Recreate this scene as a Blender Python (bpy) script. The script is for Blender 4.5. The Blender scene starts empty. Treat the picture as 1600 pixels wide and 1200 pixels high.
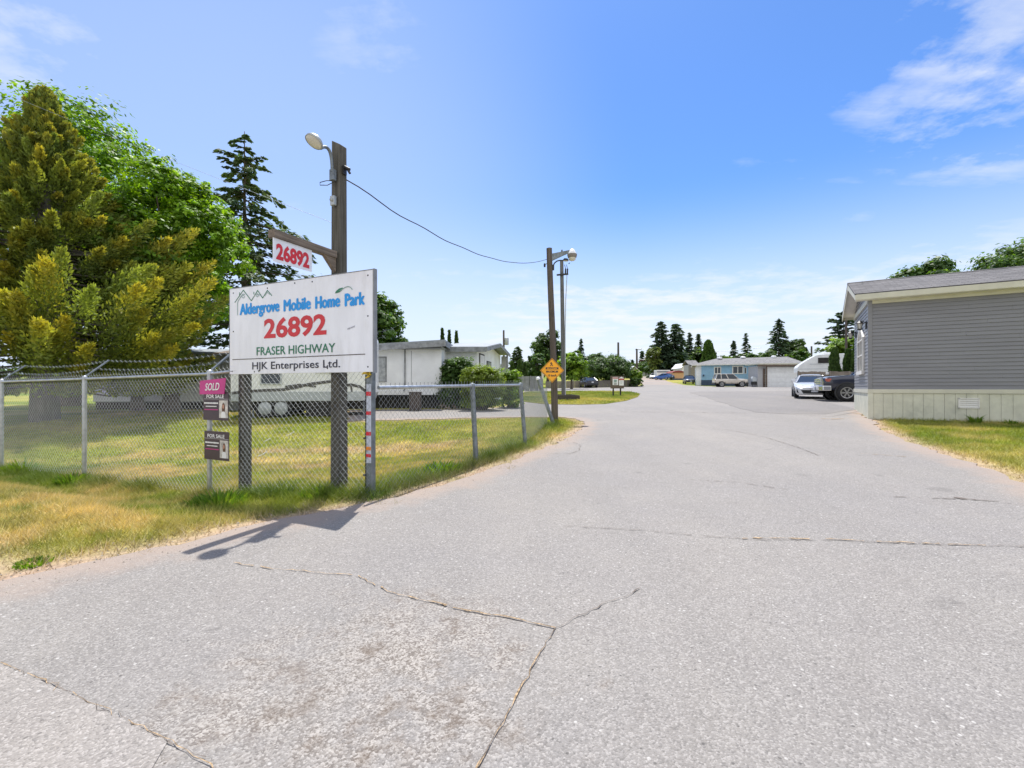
import bpy, bmesh, math, random
import numpy as np
from mathutils import Vector, Matrix
from mathutils.geometry import delaunay_2d_cdt

R = math.radians
SC = bpy.context.scene
COL = SC.collection
random.seed(7)
# ------------------------------------------------------------------ camera, sky, sun, exposure
EYE = 1.45
FPX = 720.0            # focal length in pixels of the 1600 x 1200 frame
HZ = 605.0             # pixel row of the eye level
cam = bpy.data.cameras.new("camera")
cam.sensor_width = 36.0
cam.lens = 36.0 * FPX / 1600.0
cam.shift_y = (HZ - 600.0) / 1600.0
cam.clip_start = 0.05
cam.clip_end = 6000.0
camo = bpy.data.objects.new("camera", cam)
camo.location = (0, 0, EYE)
camo.rotation_euler = (R(90), 0, 0)
COL.objects.link(camo)
SC.camera = camo

SUN_EL = 66.5
sun = bpy.data.lights.new("sun", 'SUN')
sun.energy = 3.7
sun.angle = R(0.53)
sun.color = (1.0, 0.965, 0.90)
suno = bpy.data.objects.new("sun", sun)
suno.rotation_euler = (R(-(90 - SUN_EL)), 0, 0)
suno.location = (0, 30, 60)
COL.objects.link(suno)

SC.view_settings.view_transform = 'Standard'
SC.view_settings.look = 'None'
SC.view_settings.gamma = 1.0
SC.view_settings.exposure = 0.78
SC.view_settings.use_curve_mapping = False
SC.cycles.max_bounces = 6
SC.cycles.transparent_max_bounces = 6

world = bpy.data.worlds.new("World")
SC.world = world
world.use_nodes = True


class NT:
    """small helper round a node tree"""
    def __init__(s, tree):
        s.t = tree
        s.n = tree.nodes
        s.l = tree.links

    def new(s, typ, **kw):
        n = s.n.new(typ)
        for k, v in kw.items():
            setattr(n, k, v)
        return n

    def put(s, sock, v):
        if v is None:
            return
        if hasattr(v, 'is_linked'):
            s.l.new(v, sock)
        else:
            try:
                sock.default_value = v
            except Exception:
                sock.default_value = (*v, 1.0)

    def math(s, op, a, b=None, c=None, clamp=False):
        n = s.new('ShaderNodeMath', operation=op, use_clamp=clamp)
        s.put(n.inputs[0], a)
        s.put(n.inputs[1], b)
        s.put(n.inputs[2], c)
        return n.outputs[0]

    def vmath(s, op, a, b=None, out=0):
        n = s.new('ShaderNodeVectorMath', operation=op)
        s.put(n.inputs[0], a)
        s.put(n.inputs[1], b)
        return n.outputs[out]

    def mix(s, f, a, b, blend='MIX'):
        n = s.new('ShaderNodeMix', data_type='RGBA', blend_type=blend)
        s.put(n.inputs[0], f)
        for k, v in ((6, a), (7, b)):
            if not hasattr(v, 'is_linked') and len(v) == 3:
                v = (*v, 1.0)
            s.put(n.inputs[k], v)
        return n.outputs[2]

    def ramp(s, f, lo, hi):
        n = s.new('ShaderNodeMapRange', interpolation_type='SMOOTHSTEP')
        s.put(n.inputs[0], f)
        n.inputs[1].default_value = lo
        n.inputs[2].default_value = hi
        return n.outputs[0]

    def noise(s, vec, scale, detail=4, rough=.55, out=0):
        n = s.new('ShaderNodeTexNoise')
        s.put(n.inputs['Vector'], vec)
        n.inputs['Scale'].default_value = scale
        n.inputs['Detail'].default_value = detail
        n.inputs['Roughness'].default_value = rough
        return n.outputs[out]


def build_sky():
    w = NT(world.node_tree)
    for n in list(w.n):
        w.n.remove(n)
    out = w.new('ShaderNodeOutputWorld')
    bg = w.new('ShaderNodeBackground')
    w.l.new(bg.outputs[0], out.inputs[0])
    sky = w.new('ShaderNodeTexSky', sky_type='NISHITA')
    sky.sun_disc = False
    sky.sun_elevation = R(SUN_EL)
    sky.sun_rotation = R(0)
    sky.air_density = 1.0
    sky.dust_density = 0.4
    sky.ozone_density = 2.0
    bg.inputs[1].default_value = 0.10
    tc = w.new('ShaderNodeTexCoord')
    d = tc.outputs['Generated']
    sep = w.new('ShaderNodeSeparateXYZ')
    w.l.new(d, sep.inputs[0])
    X, Y, Z = sep.outputs
    zc = w.math('MAXIMUM', Z, 0.0)
    den = w.math('ADD', zc, 0.10)
    cmb = w.new('ShaderNodeCombineXYZ')
    w.put(cmb.inputs[0], w.math('DIVIDE', X, den))
    w.put(cmb.inputs[1], w.math('DIVIDE', Y, den))
    pv = cmb.outputs[0]

    def dirpx(px, py):
        v = Vector(((px - 800) / FPX, 1.0, (HZ - py) / FPX))
        return v.normalized()

    def blob(px, py, r0, r1):           # soft disc of directions: 1 inside r1, 0 outside r0 (cosines of degrees)
        dot = w.vmath('DOT_PRODUCT', d, tuple(dirpx(px, py)), 'Value' if False else 1)
        return w.ramp(dot, math.cos(R(r0)), math.cos(R(r1)))
    n1 = w.noise(pv, 1.35, 9, .60)
    # wispier stretched noise
    mp = w.new('ShaderNodeMapping')
    mp.inputs['Rotation'].default_value = (0, 0, R(35))
    mp.inputs['Scale'].default_value = (0.7, 3.4, 1)
    mp.inputs['Location'].default_value = (3.1, 1.7, 0)
    w.l.new(pv, mp.inputs[0])
    n2 = w.noise(mp.outputs[0], 1.2, 8, .58)
    # region weights
    big = w.math('MULTIPLY', w.math('MAXIMUM', blob(1570, 95, 14, 3), w.math('MULTIPLY', blob(1420, 80, 10, 2), .95)), .95)
    az = w.math('DIVIDE', X, w.math('MAXIMUM', Y, .05))
    low = w.math('MULTIPLY', w.ramp(Z, .32, .17), w.ramp(az, -.45, .10))
    tl = w.math('MULTIPLY', blob(0, 60, 12, 0), .9)
    tm = w.math('MULTIPLY', blob(590, 60, 10, 0), .62)
    sm = w.math('MULTIPLY', blob(1320, 325, 5, 1), .5)
    ww = w.math('MULTIPLY', blob(1225, 235, 8, 1), .40)
    lf = w.math('MULTIPLY', blob(660, 390, 10, 2), .55)
    reg = big
    for k in (tl, tm, sm, ww, lf):
        reg = w.math('MAXIMUM', reg, k)
    reg = w.math('MAXIMUM', reg, w.math('MULTIPLY', low, 1.02))
    reg = w.math('MAXIMUM', reg, .27)
    rg = w.noise(pv, 3.2, 6, .62)
    reg = w.math('MULTIPLY', reg, w.math('ADD', .42, w.math('MULTIPLY', w.ramp(rg, .32, .62), .62)))
    nn = w.math('ADD', w.math('MULTIPLY', n1, .48), w.math('MULTIPLY', n2, .52))
    thr = w.math('SUBTRACT', .69, w.math('MULTIPLY', reg, .34))
    m = w.math('DIVIDE', w.math('SUBTRACT', nn, thr), .23, clamp=True)
    m = w.math('MULTIPLY', m, w.math('ADD', .35, w.math('MULTIPLY', reg, .65)))
    m = w.math('MULTIPLY', m, w.ramp(Z, -.01, .05))
    # blue of the open sky, paler to the horizon
    hs = w.new('ShaderNodeHueSaturation')
    hs.inputs['Saturation'].default_value = SKY_SAT
    hs.inputs['Value'].default_value = SKY_VAL
    w.l.new(sky.outputs[0], hs.inputs['Color'])
    skyc = hs.outputs[0]
    skyc = w.mix(1.0, skyc, SKY_TINT, 'MULTIPLY')
    haze = w.ramp(Z, .40, .05)
    skyc = w.mix(w.math('MULTIPLY', haze, .9), skyc, (5.1, 5.55, 6.5))
    skyc = w.mix(w.math('MULTIPLY', blob(300, 430, 50, 2), .42), skyc, (4.6, 5.4, 6.8))
    col = w.mix(w.math('MULTIPLY', m, .80), skyc, (5.5, 5.7, 6.0))
    # unseen bright cloud added behind the camera to fill the shaded fronts
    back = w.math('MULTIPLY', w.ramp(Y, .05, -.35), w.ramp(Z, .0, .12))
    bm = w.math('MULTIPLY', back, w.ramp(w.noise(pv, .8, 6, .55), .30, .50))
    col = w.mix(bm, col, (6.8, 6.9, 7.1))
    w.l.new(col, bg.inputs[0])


SKY_SAT, SKY_VAL, SKY_TINT = 1.12, 1.0, (.66, .85, 1.12)
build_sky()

# ------------------------------------------------------------------ terrain
FD = np.array((.915, -.404))        # direction of the tall fence, and of the highway
FN = np.array((-.404, -.915))       # its normal, towards the highway
F0 = np.array((-4.5, 6.72))         # foot of the post with the sale signs


def sst(x, a, b):
    t = np.clip((np.asarray(x, float) - a) / (b - a), 0, 1)
    return t * t * (3 - 2 * t)


def ground(X, Y):
    X = np.asarray(X, float)
    Y = np.asarray(Y, float)
    z = np.interp(Y, [-60, 0, 40, 66, 160, 400], [-1.0, 0, .9, 1.212, 5.2, 5.2])
    z = z + .018 * np.clip(X - 2, 0, 14)
    rx, ry = X - F0[0], Y - F0[1]
    u = rx * FD[0] + ry * FD[1]
    s = rx * FN[0] + ry * FN[1]
    dip = np.interp(u, [-12, -6.3, -3.16, 0, .86, 2.5, 3.2], [.47, .46, .39, .315, .22, .03, 0])
    dip = dip * (1 - sst(s, .5, 1.8)) * (1 - sst(Y, 9.5, 18))
    return z - dip


def gz(x, y):
    return float(ground(x, y))


def G(px, py):
    """the ground point seen at a pixel of the 1600 x 1200 photograph"""
    a, b = (px - 800) / FPX, (HZ - py) / FPX
    lo = .8
    y = lo
    while y < 400:
        if EYE + b * y < gz(a * y, y):
            break
        lo = y
        y *= 1.03
    hi = y
    for _ in range(40):
        mid = (lo + hi) / 2
        if EYE + b * mid < gz(a * mid, mid):
            hi = mid
        else:
            lo = mid
    return (a * hi, hi)


def at(px, py, Y):
    """world point on the line of sight of a pixel at distance Y"""
    return Vector(((px - 800) / FPX * Y, Y, EYE + (HZ - py) / FPX * Y))


def hsh(ix, iy, seed):
    n = np.sin(ix * 127.1 + iy * 311.7 + seed * 74.7) * 43758.5453
    return n - np.floor(n)


def vnoise(x, y, seed=0):
    x = np.asarray(x, float)
    y = np.asarray(y, float)
    ix, iy = np.floor(x), np.floor(y)
    fx, fy = x - ix, y - iy
    fx = fx * fx * (3 - 2 * fx)
    fy = fy * fy * (3 - 2 * fy)
    a = hsh(ix, iy, seed)
    b = hsh(ix + 1, iy, seed)
    c = hsh(ix, iy + 1, seed)
    d = hsh(ix + 1, iy + 1, seed)
    return (a * (1 - fx) + b * fx) * (1 - fy) + (c * (1 - fx) + d * fx) * fy


def fbm(x, y, seed=0, o=4):
    t, a, s = 0, .5, 0
    for k in range(o):
        t = t + a * vnoise(np.asarray(x) * 2 ** k, np.asarray(y) * 2 ** k, seed + k * 3)
        s += a
        a *= .5
    return t / s


# ------------------------------------------------------------------ mesh helpers
def link(o, parent=None):
    COL.objects.link(o)
    if parent is not None:
        o.parent = parent
    return o


def tag(o, label=None, cat=None, group=None, kind=None):
    for k, v in (('label', label), ('category', cat), ('group', group), ('kind', kind)):
        if v:
            o[k] = v
    return o


def thing(name, label, cat, loc=(0, 0, 0), rz=0.0, group=None):
    o = bpy.data.objects.new(name, None)
    o.empty_display_size = .3
    o.location = loc
    o.rotation_euler = (0, 0, rz)
    link(o)
    return tag(o, label, cat, group)


def copy_tree(o, parent=None):
    c = o.copy()
    link(c, parent)
    for ch in list(o.children):
        copy_tree(ch, c)
    return c


class MB:
    def __init__(s):
        s.V, s.F, s.M, s.S = [], [], [], []
        s.X = None

    def add(s, vs, fs, mi=0, smooth=False):
        b = len(s.V)
        if s.X is not None:
            vs = [s.X @ Vector(v) for v in vs]
        s.V.extend([tuple(v) for v in vs])
        for f in fs:
            s.F.append(tuple(b + i for i in f))
            s.M.append(mi)
            s.S.append(smooth)
        return s

    def box(s, x0, x1, y0, y1, z0, z1, mi=0):
        v = [(x, y, z) for z in (z0, z1) for y in (y0, y1) for x in (x0, x1)]
        return s.add(v, [(0, 2, 3, 1), (4, 5, 7, 6), (0, 1, 5, 4), (2, 6, 7, 3), (0, 4, 6, 2), (1, 3, 7, 5)], mi)

    def cbox(s, c, d, mi=0):
        return s.box(c[0] - d[0] / 2, c[0] + d[0] / 2, c[1] - d[1] / 2, c[1] + d[1] / 2, c[2] - d[2] / 2, c[2] + d[2] / 2, mi)

    def bar(s, a, b, w, h, up=(0, 0, 1), mi=0):
        """rectangular bar from a to b; w across, h along up"""
        a, b = Vector(a), Vector(b)
        d = (b - a).normalized()
        u = Vector(up)
        sd = d.cross(u)
        if sd.length < 1e-6:
            sd = d.cross(Vector((0, 1, 0)))
        sd.normalize()
        u = sd.cross(d).normalized()
        v = []
        for p in (a, b):
            for i, j in ((-1, -1), (1, -1), (1, 1), (-1, 1)):
                v.append(p + sd * (i * w / 2) + u * (j * h / 2))
        return s.add(v, [(3, 2, 1, 0), (4, 5, 6, 7), (0, 1, 5, 4), (1, 2, 6, 5), (2, 3, 7, 6), (3, 0, 4, 7)], mi)

    def extr(s, pts, vec, mi=0, smooth=False):
        """closed polygon of 3-D points swept along vec"""
        n = len(pts)
        vec = Vector(vec)
        v = [Vector(p) for p in pts] + [Vector(p) + vec for p in pts]
        f = [tuple(reversed(range(n))), tuple(range(n, 2 * n))]
        f += [(i, (i + 1) % n, n + (i + 1) % n, n + i) for i in range(n)]
        return s.add(v, f, mi, smooth)

    def tube(s, pts, r, n=8, mi=0, caps=True, smooth=True):
        pts = [Vector(p) for p in pts]
        m = len(pts)
        rs = r if isinstance(r, (list, tuple)) else [r] * m
        v = []
        ref = None
        for i, p in enumerate(pts):
            t = (pts[min(i + 1, m - 1)] - pts[max(i - 1, 0)])
            t.normalize()
            if ref is None:
                ref = t.cross(Vector((0, 0, 1)))
                if ref.length < .05:
                    ref = t.cross(Vector((0, 1, 0)))
            ref = (ref - t * ref.dot(t))
            ref.normalize()
            bn = t.cross(ref)
            for k in range(n):
                a = 2 * math.pi * k / n
                v.append(p + (ref * math.cos(a) + bn * math.sin(a)) * rs[i])
        f = []
        for i in range(m - 1):
            for k in range(n):
                k2 = (k + 1) % n
                f.append((i * n + k, i * n + k2, (i + 1) * n + k2, (i + 1) * n + k))
        s.add(v, f, mi, smooth)
        if caps:
            s.add(v[:n], [tuple(reversed(range(n)))], mi)
            s.add(v[-n:], [tuple(range(n))], mi)
        return s

    def lathe(s, prof, o=(0, 0, 0), ax=(0, 0, 1), n=16, mi=0, smooth=True):
        """profile of (radius, height) turned round ax through o"""
        ax = Vector(ax).normalized()
        a1 = ax.orthogonal().normalized()
        a2 = ax.cross(a1)
        o = Vector(o)
        v = []
        for (r, h) in prof:
            for k in range(n):
                a = 2 * math.pi * k / n
                v.append(o + ax * h + (a1 * math.cos(a) + a2 * math.sin(a)) * r)
        f = []
        for i in range(len(prof) - 1):
            for k in range(n):
                k2 = (k + 1) % n
                f.append((i * n + k, i * n + k2, (i + 1) * n + k2, (i + 1) * n + k))
        return s.add(v, f, mi, smooth)

    def quad(s, a, b, c, d, mi=0):
        return s.add([a, b, c, d], [(0, 1, 2, 3)], mi)

    def build(s, name, mats, parent=None, bevel=0, loc=None):
        me = bpy.data.meshes.new(name)
        me.from_pydata(s.V, [], s.F)
        if not isinstance(mats, (list, tuple)):
            mats = [mats]
        for m in mats:
            me.materials.append(m)
        me.polygons.foreach_set('material_index', s.M)
        me.polygons.foreach_set('use_smooth', s.S)
        me.update()
        planar_uv(me)
        o = bpy.data.objects.new(name, me)
        link(o, parent)
        if loc is not None:
            o.location = loc
        if bevel:
            md = o.modifiers.new('bevel', 'BEVEL')
            md.width = bevel
            md.segments = 2
            md.limit_method = 'ANGLE'
        return o


def planar_uv(me):
    """metres in the plane of each face: u level, v up the slope"""
    n = len(me.polygons)
    if n == 0:
        return
    nl = len(me.loops)
    nor = np.empty(n * 3, np.float32)
    me.polygons.foreach_get('normal', nor)
    nor = nor.reshape(-1, 3)
    tot = np.empty(n, np.int32)
    me.polygons.foreach_get('loop_total', tot)
    vi = np.empty(nl, np.int32)
    me.loops.foreach_get('vertex_index', vi)
    co = np.empty(len(me.vertices) * 3, np.float32)
    me.vertices.foreach_get('co', co)
    co = co.reshape(-1, 3)
    t1 = np.stack([-nor[:, 1], nor[:, 0], np.zeros(n)], 1)
    ln = np.linalg.norm(t1, axis=1)
    t1[ln < 1e-3] = (1, 0, 0)
    ln[ln < 1e-3] = 1
    t1 = t1 / ln[:, None]
    t2 = np.cross(nor, t1)
    fi = np.repeat(np.arange(n), tot)
    p = co[vi]
    uv = np.stack([(p * t1[fi]).sum(1), (p * t2[fi]).sum(1)], 1).astype(np.float32)
    l = me.uv_layers.new(name='UVMap')
    l.data.foreach_set('uv', uv.ravel())


def npmesh(name, V, k, mat, parent=None, col=None, smooth=False):
    """mesh of faces with k corners each (k = 3 or 4), V = (faces*k, 3); col = one colour per face"""
    V = np.asarray(V, np.float32)
    nv = len(V)
    nf = nv // k
    me = bpy.data.meshes.new(name)
    me.vertices.add(nv)
    me.vertices.foreach_set('co', V.ravel())
    me.loops.add(nv)
    me.loops.foreach_set('vertex_index', np.arange(nv, dtype=np.int32))
    me.polygons.add(nf)
    me.polygons.foreach_set('loop_start', np.arange(0, nv, k, dtype=np.int32))
    me.polygons.foreach_set('loop_total', np.full(nf, k, np.int32))
    if col is not None:
        at_ = me.attributes.new('Col', 'FLOAT_COLOR', 'FACE')
        c = np.ones((nf, 4), np.float32)
        c[:, :3] = col
        at_.data.foreach_set('color', c.ravel())
    me.materials.append(mat)
    me.update(calc_edges=True)
    me.validate()
    o = bpy.data.objects.new(name, me)
    link(o, parent)
    return o


def segs(name, P0, P1, r, mat, parent=None):
    """many straight thin wires as three-sided rods"""
    P0 = np.asarray(P0, float)
    P1 = np.asarray(P1, float)
    d = P1 - P0
    d /= np.linalg.norm(d, axis=1)[:, None] + 1e-9
    ref = np.tile((.31, .77, .21), (len(d), 1))
    a = np.cross(d, ref)
    a /= np.linalg.norm(a, axis=1)[:, None] + 1e-9
    b = np.cross(d, a)
    ring = [a * math.cos(t) * r + b * math.sin(t) * r for t in (0, 2.094, 4.189)]
    q = []
    for i in range(3):
        j = (i + 1) % 3
        q.append(np.stack([P0 + ring[i], P0 + ring[j], P1 + ring[j], P1 + ring[i]], 1))
    V = np.concatenate(q, 0).reshape(-1, 3)
    return npmesh(name, V, 4, mat, parent)


_cap = {}


def text_mesh(txt, bold=0.0, spacing=1.0, shear=0.0):
    cu = bpy.data.curves.new('lettering', 'FONT')
    cu.body = txt
    cu.size = 1.0
    cu.offset = bold
    cu.space_character = spacing
    cu.shear = shear
    cu.resolution_u = 3
    ob = bpy.data.objects.new('lettering', cu)
    COL.objects.link(ob)
    bpy.context.view_layer.update()
    dg = bpy.context.evaluated_depsgraph_get()
    me = bpy.data.meshes.new_from_object(ob.evaluated_get(dg))
    V = [v.co.copy() for v in me.vertices]
    F = [tuple(p.vertices) for p in me.polygons]
    bpy.data.objects.remove(ob)
    bpy.data.curves.remove(cu)
    bpy.data.meshes.remove(me)
    return V, F


def add_text(mb, txt, org, right, up, width, cap, mi=0, bold=0.0, lift=.004, spacing=1.0, shear=0.0, fat=0.0):
    """letters lying on a face: org = left end of the baseline; fat = stroke thickening in metres"""
    V, F = text_mesh(txt, bold, spacing, shear)
    if not V:
        return
    if bold not in _cap:
        hv, _ = text_mesh('H', bold)
        _cap[bold] = max(v.y for v in hv) - min(v.y for v in hv)
    x0 = min(v.x for v in V)
    x1 = max(v.x for v in V)
    sx = (width - 2 * fat) / (x1 - x0)
    sy = (cap - fat) / _cap[bold]
    right = Vector(right).normalized()
    up = Vector(up).normalized()
    nn = right.cross(up)
    org = Vector(org)
    k = 0
    for dx, dy in (((0, 0), (fat, 0), (2 * fat, 0), (fat, fat * .6), (fat, -fat * .6)) if fat else ((0, 0),)):
        mb.add([org + right * ((v.x - x0) * sx + dx) + up * (v.y * sy + dy + fat * .5) + nn * (lift + k * .0004) for v in V], F, mi)
        k += 1


def ribbon(mb, pts, w, org, right, up, mi=0, lift=.004):
    """flat painted line through 2-D points on a face"""
    right = Vector(right)
    up = Vector(up)
    nn = right.cross(up)
    P = [Vector(org) + right * a + up * b + nn * lift for a, b in pts]
    for i in range(len(P) - 1):
        d = (P[i + 1] - P[i])
        if d.length < 1e-6:
            continue
        d.normalize()
        sd = nn.cross(d) * (w / 2)
        e = d * (w * .3)
        k = nn * (.0004 * (i % 2))
        mb.quad(P[i] - sd - e + k, P[i + 1] - sd + e + k, P[i + 1] + sd + e + k, P[i] + sd - e + k, mi)


# ------------------------------------------------------------------ materials
def newmat(name):
    m = bpy.data.materials.new(name)
    m.use_nodes = True
    t = NT(m.node_tree)
    b = t.n['Principled BSDF']
    return m, t, b


def pmat(name, col, rough=.6, metal=0.0, var=.12, scale=5.0, bump=0.0, bscale=40.0, coat=0.0, stretch=(1, 1, 1), spec=.5, dirt=None, dirt_scale=1.3, dirt_amt=.5):
    m, t, b = newmat(name)
    tc = t.new('ShaderNodeTexCoord')
    mp = t.new('ShaderNodeMapping')
    mp.inputs['Scale'].default_value = stretch
    t.l.new(tc.outputs['Object'], mp.inputs[0])
    v = mp.outputs[0]
    f = t.noise(v, scale, 5, .6)
    lo = tuple(c * (1 - var * 1.6) for c in col)
    hi = tuple(min(1, c * (1 + var * 1.6)) for c in col)
    c = t.mix(t.ramp(f, .25, .75), lo, hi)
    if dirt:
        f2 = t.noise(v, dirt_scale, 6, .65)
        c = t.mix(t.math('MULTIPLY', t.ramp(f2, .48, .72), dirt_amt), c, dirt)
    t.l.new(c, b.inputs['Base Color'])
    b.inputs['Roughness'].default_value = rough
    b.inputs['Metallic'].default_value = metal
    b.inputs['Specular IOR Level'].default_value = spec
    b.inputs['Coat Weight'].default_value = coat
    if bump:
        bp = t.new('ShaderNodeBump')
        bp.inputs['Strength'].default_value = bump
        bp.inputs['Distance'].default_value = .01
        t.l.new(t.noise(v, bscale, 4, .6), bp.inputs['Height'])
        t.l.new(bp.outputs[0], b.inputs['Normal'])
    return m


def leafmat(name, trans=.35, rough=.55, tint=(1.25, 1.25, .55)):
    m, t, b = newmat(name)
    a = t.new('ShaderNodeAttribute', attribute_name='Col')
    t.l.new(a.outputs['Color'], b.inputs['Base Color'])
    b.inputs['Roughness'].default_value = rough
    b.inputs['Specular IOR Level'].default_value = .35
    tr = t.new('ShaderNodeBsdfTranslucent')
    t.l.new(t.mix(1.0, a.outputs['Color'], tint, 'MULTIPLY'), tr.inputs[0])
    mx = t.new('ShaderNodeMixShader')
    mx.inputs[0].default_value = trans
    t.l.new(b.outputs[0], mx.inputs[1])
    t.l.new(tr.outputs[0], mx.inputs[2])
    t.l.new(mx.outputs[0], t.n['Material Output'].inputs[0])
    return m


def asphaltmat(name, base, patch=True):
    m, t, b = newmat(name)
    geo = t.new('ShaderNodeNewGeometry')
    p = geo.outputs['Position']
    sc = lambda k: tuple(min(1, x * k) for x in base)
    big = t.noise(p, .30, 6, .62)
    mid = t.noise(p, 2.1, 6, .68)
    # traffic lanes: noise drawn out along the drive
    mp = t.new('ShaderNodeMapping')
    mp.inputs['Rotation'].default_value = (0, 0, R(14))
    mp.inputs['Scale'].default_value = (1.1, .09, 1)
    t.l.new(p, mp.inputs[0])
    lane = t.noise(mp.outputs[0], 1.0, 3, .5)
    vo = t.new('ShaderNodeTexVoronoi')
    t.l.new(p, vo.inputs['Vector'])
    vo.inputs['Scale'].default_value = 118.0
    sep = t.new('ShaderNodeSeparateColor')
    t.l.new(vo.outputs['Color'], sep.inputs[0])
    stone = sep.outputs[0]
    vo2 = t.new('ShaderNodeTexVoronoi')
    t.l.new(p, vo2.inputs['Vector'])
    vo2.inputs['Scale'].default_value = 44.0
    sep2 = t.new('ShaderNodeSeparateColor')
    t.l.new(vo2.outputs['Color'], sep2.inputs[0])
    c = t.mix(t.ramp(big, .3, .7), (base[0] * .92, base[1] * .92, base[2] * .94), (base[0] * 1.09, base[1] * 1.07, base[2] * 1.03))
    c = t.mix(t.math('MULTIPLY', t.ramp(lane, .38, .66), .52), c, sc(.86))
    c = t.mix(t.math('MULTIPLY', t.ramp(mid, .42, .74), .42), c, (base[0] * .82, base[1] * .80, base[2] * .79))
    c = t.mix(t.math('MULTIPLY', t.ramp(stone, .60, 1.0), .55), c, sc(1.65))
    c = t.mix(t.math('MULTIPLY', t.ramp(stone, .32, .0), .50), c, sc(.52))
    c = t.mix(t.math('MULTIPLY', t.math('GREATER_THAN', sep2.outputs[1], .972), t.ramp(vo2.outputs['Distance'], .42, .22)), c, (.44, .42, .395))
    c = t.mix(t.math('MULTIPLY', t.math('MULTIPLY', t.math('LESS_THAN', sep2.outputs[1], .030), t.ramp(vo2.outputs['Distance'], .36, .2)), .7), c, sc(.35))
    if patch:
        # dust and fine soil washed in from the verge
        at_ = t.new('ShaderNodeAttribute', attribute_name='Edge')
        e = t.math('ADD', at_.outputs['Fac'], t.math('MULTIPLY', t.math('SUBTRACT', t.noise(p, 2.4, 5, .65), .5), .9))
        c = t.mix(t.math('MULTIPLY', t.ramp(e, .60, .02), .75), c, (.34, .265, .215))
        # worn, gravelly ground where the top coat has gone
        for (qx, qy, r0, w_) in ((660, 1000, 1.0, .8), (520, 1075, 1.1, .9), (700, 1110, .8, .9), (330, 1120, .6, .5)):
            cx, cy = G(qx, qy)
            d = t.vmath('DISTANCE', p, (cx, cy, gz(cx, cy)), 1)
            f = t.math('MULTIPLY', t.ramp(t.math('ADD', d, t.math('MULTIPLY', t.math('SUBTRACT', t.noise(p, 3.0, 6, .7), .5), 2.2)), r0 * .75, .0), w_)
            worn = t.mix(t.ramp(t.math('ADD', t.math('MULTIPLY', stone, .7), t.math('MULTIPLY', sep2.outputs[0], .3)), .15, .85), (.145, .120, .10), (.42, .385, .345))
            c = t.mix(t.math('MULTIPLY', f, .62), c, worn)
            st = t.noise(p, 6.5, 5, .65)
            c = t.mix(t.math('MULTIPLY', f, t.math('MULTIPLY', t.ramp(st, .50, .66), .6)), c, (.125, .092, .068))
    # oil spots
    sp = t.noise(p, 1.9, 2, .4)
    c = t.mix(t.math('MULTIPLY', t.ramp(sp, .69, .78), .38), c, sc(.52))
    sp2 = t.noise(p, 5.5, 2, .4)
    c = t.mix(t.math('MULTIPLY', t.ramp(sp2, .74, .80), .45), c, sc(.45))
    t.l.new(c, b.inputs['Base Color'])
    b.inputs['Roughness'].default_value = .88
    b.inputs['Specular IOR Level'].default_value = .3
    bp = t.new('ShaderNodeBump')
    bp.inputs['Strength'].default_value = .7
    bp.inputs['Distance'].default_value = .006
    t.l.new(t.math('ADD', t.math('MULTIPLY', vo.outputs['Distance'], -1.0), t.math('MULTIPLY', vo2.outputs['Distance'], -.6)), bp.inputs['Height'])
    t.l.new(bp.outputs[0], b.inputs['Normal'])
    return m


def soilmat():
    m, t, b = newmat('turf')
    a = t.new('ShaderNodeAttribute', attribute_name='Col')
    geo = t.new('ShaderNodeNewGeometry')
    p = geo.outputs['Position']
    n = t.noise(p, 14, 6, .7)
    n2 = t.noise(p, 70, 3, .7)
    f = t.math('ADD', t.math('MULTIPLY', n, .6), t.math('MULTIPLY', n2, .4))
    c = t.mix(t.ramp(f, .3, .7), (.55, .55, .50), (1.35, 1.3, 1.25))
    c = t.mix(1.0, a.outputs['Color'], c, 'MULTIPLY')
    t.l.new(c, b.inputs['Base Color'])
    b.inputs['Roughness'].default_value = .95
    b.inputs['Specular IOR Level'].default_value = .1
    bp = t.new('ShaderNodeBump')
    bp.inputs['Strength'].default_value = .6
    bp.inputs['Distance'].default_value = .03
    t.l.new(f, bp.inputs['Height'])
    t.l.new(bp.outputs[0], b.inputs['Normal'])
    return m


def shinglemat(name, base, bw=.32, rh=.14):
    m, t, b = newmat(name)
    uv = t.new('ShaderNodeUVMap', uv_map='UVMap')
    br = t.new('ShaderNodeTexBrick')
    t.l.new(uv.outputs[0], br.inputs['Vector'])
    br.inputs['Scale'].default_value = 1.0
    br.inputs['Brick Width'].default_value = bw
    br.inputs['Row Height'].default_value = rh
    br.inputs['Mortar Size'].default_value = .010
    br.inputs['Mortar Smooth'].default_value = .4
    br.inputs['Bias'].default_value = 0
    br.inputs['Color1'].default_value = (*[x * .72 for x in base], 1)
    br.inputs['Color2'].default_value = (*[x * 1.28 for x in base], 1)
    br.inputs['Mortar'].default_value = (*[x * .45 for x in base], 1)
    n = t.noise(uv.outputs[0], 45, 4, .7)
    c = t.mix(t.ramp(n, .3, .7), (.7, .7, .7), (1.3, 1.3, 1.3))
    c = t.mix(1.0, br.outputs[0], c, 'MULTIPLY')
    t.l.new(c, b.inputs['Base Color'])
    b.inputs['Roughness'].default_value = .92
    bp = t.new('ShaderNodeBump')
    bp.inputs['Strength'].default_value = .5
    bp.inputs['Distance'].default_value = .01
    t.l.new(br.outputs['Fac'], bp.inputs['Height'])
    bp.invert = True
    t.l.new(bp.outputs[0], b.inputs['Normal'])
    return m


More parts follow.
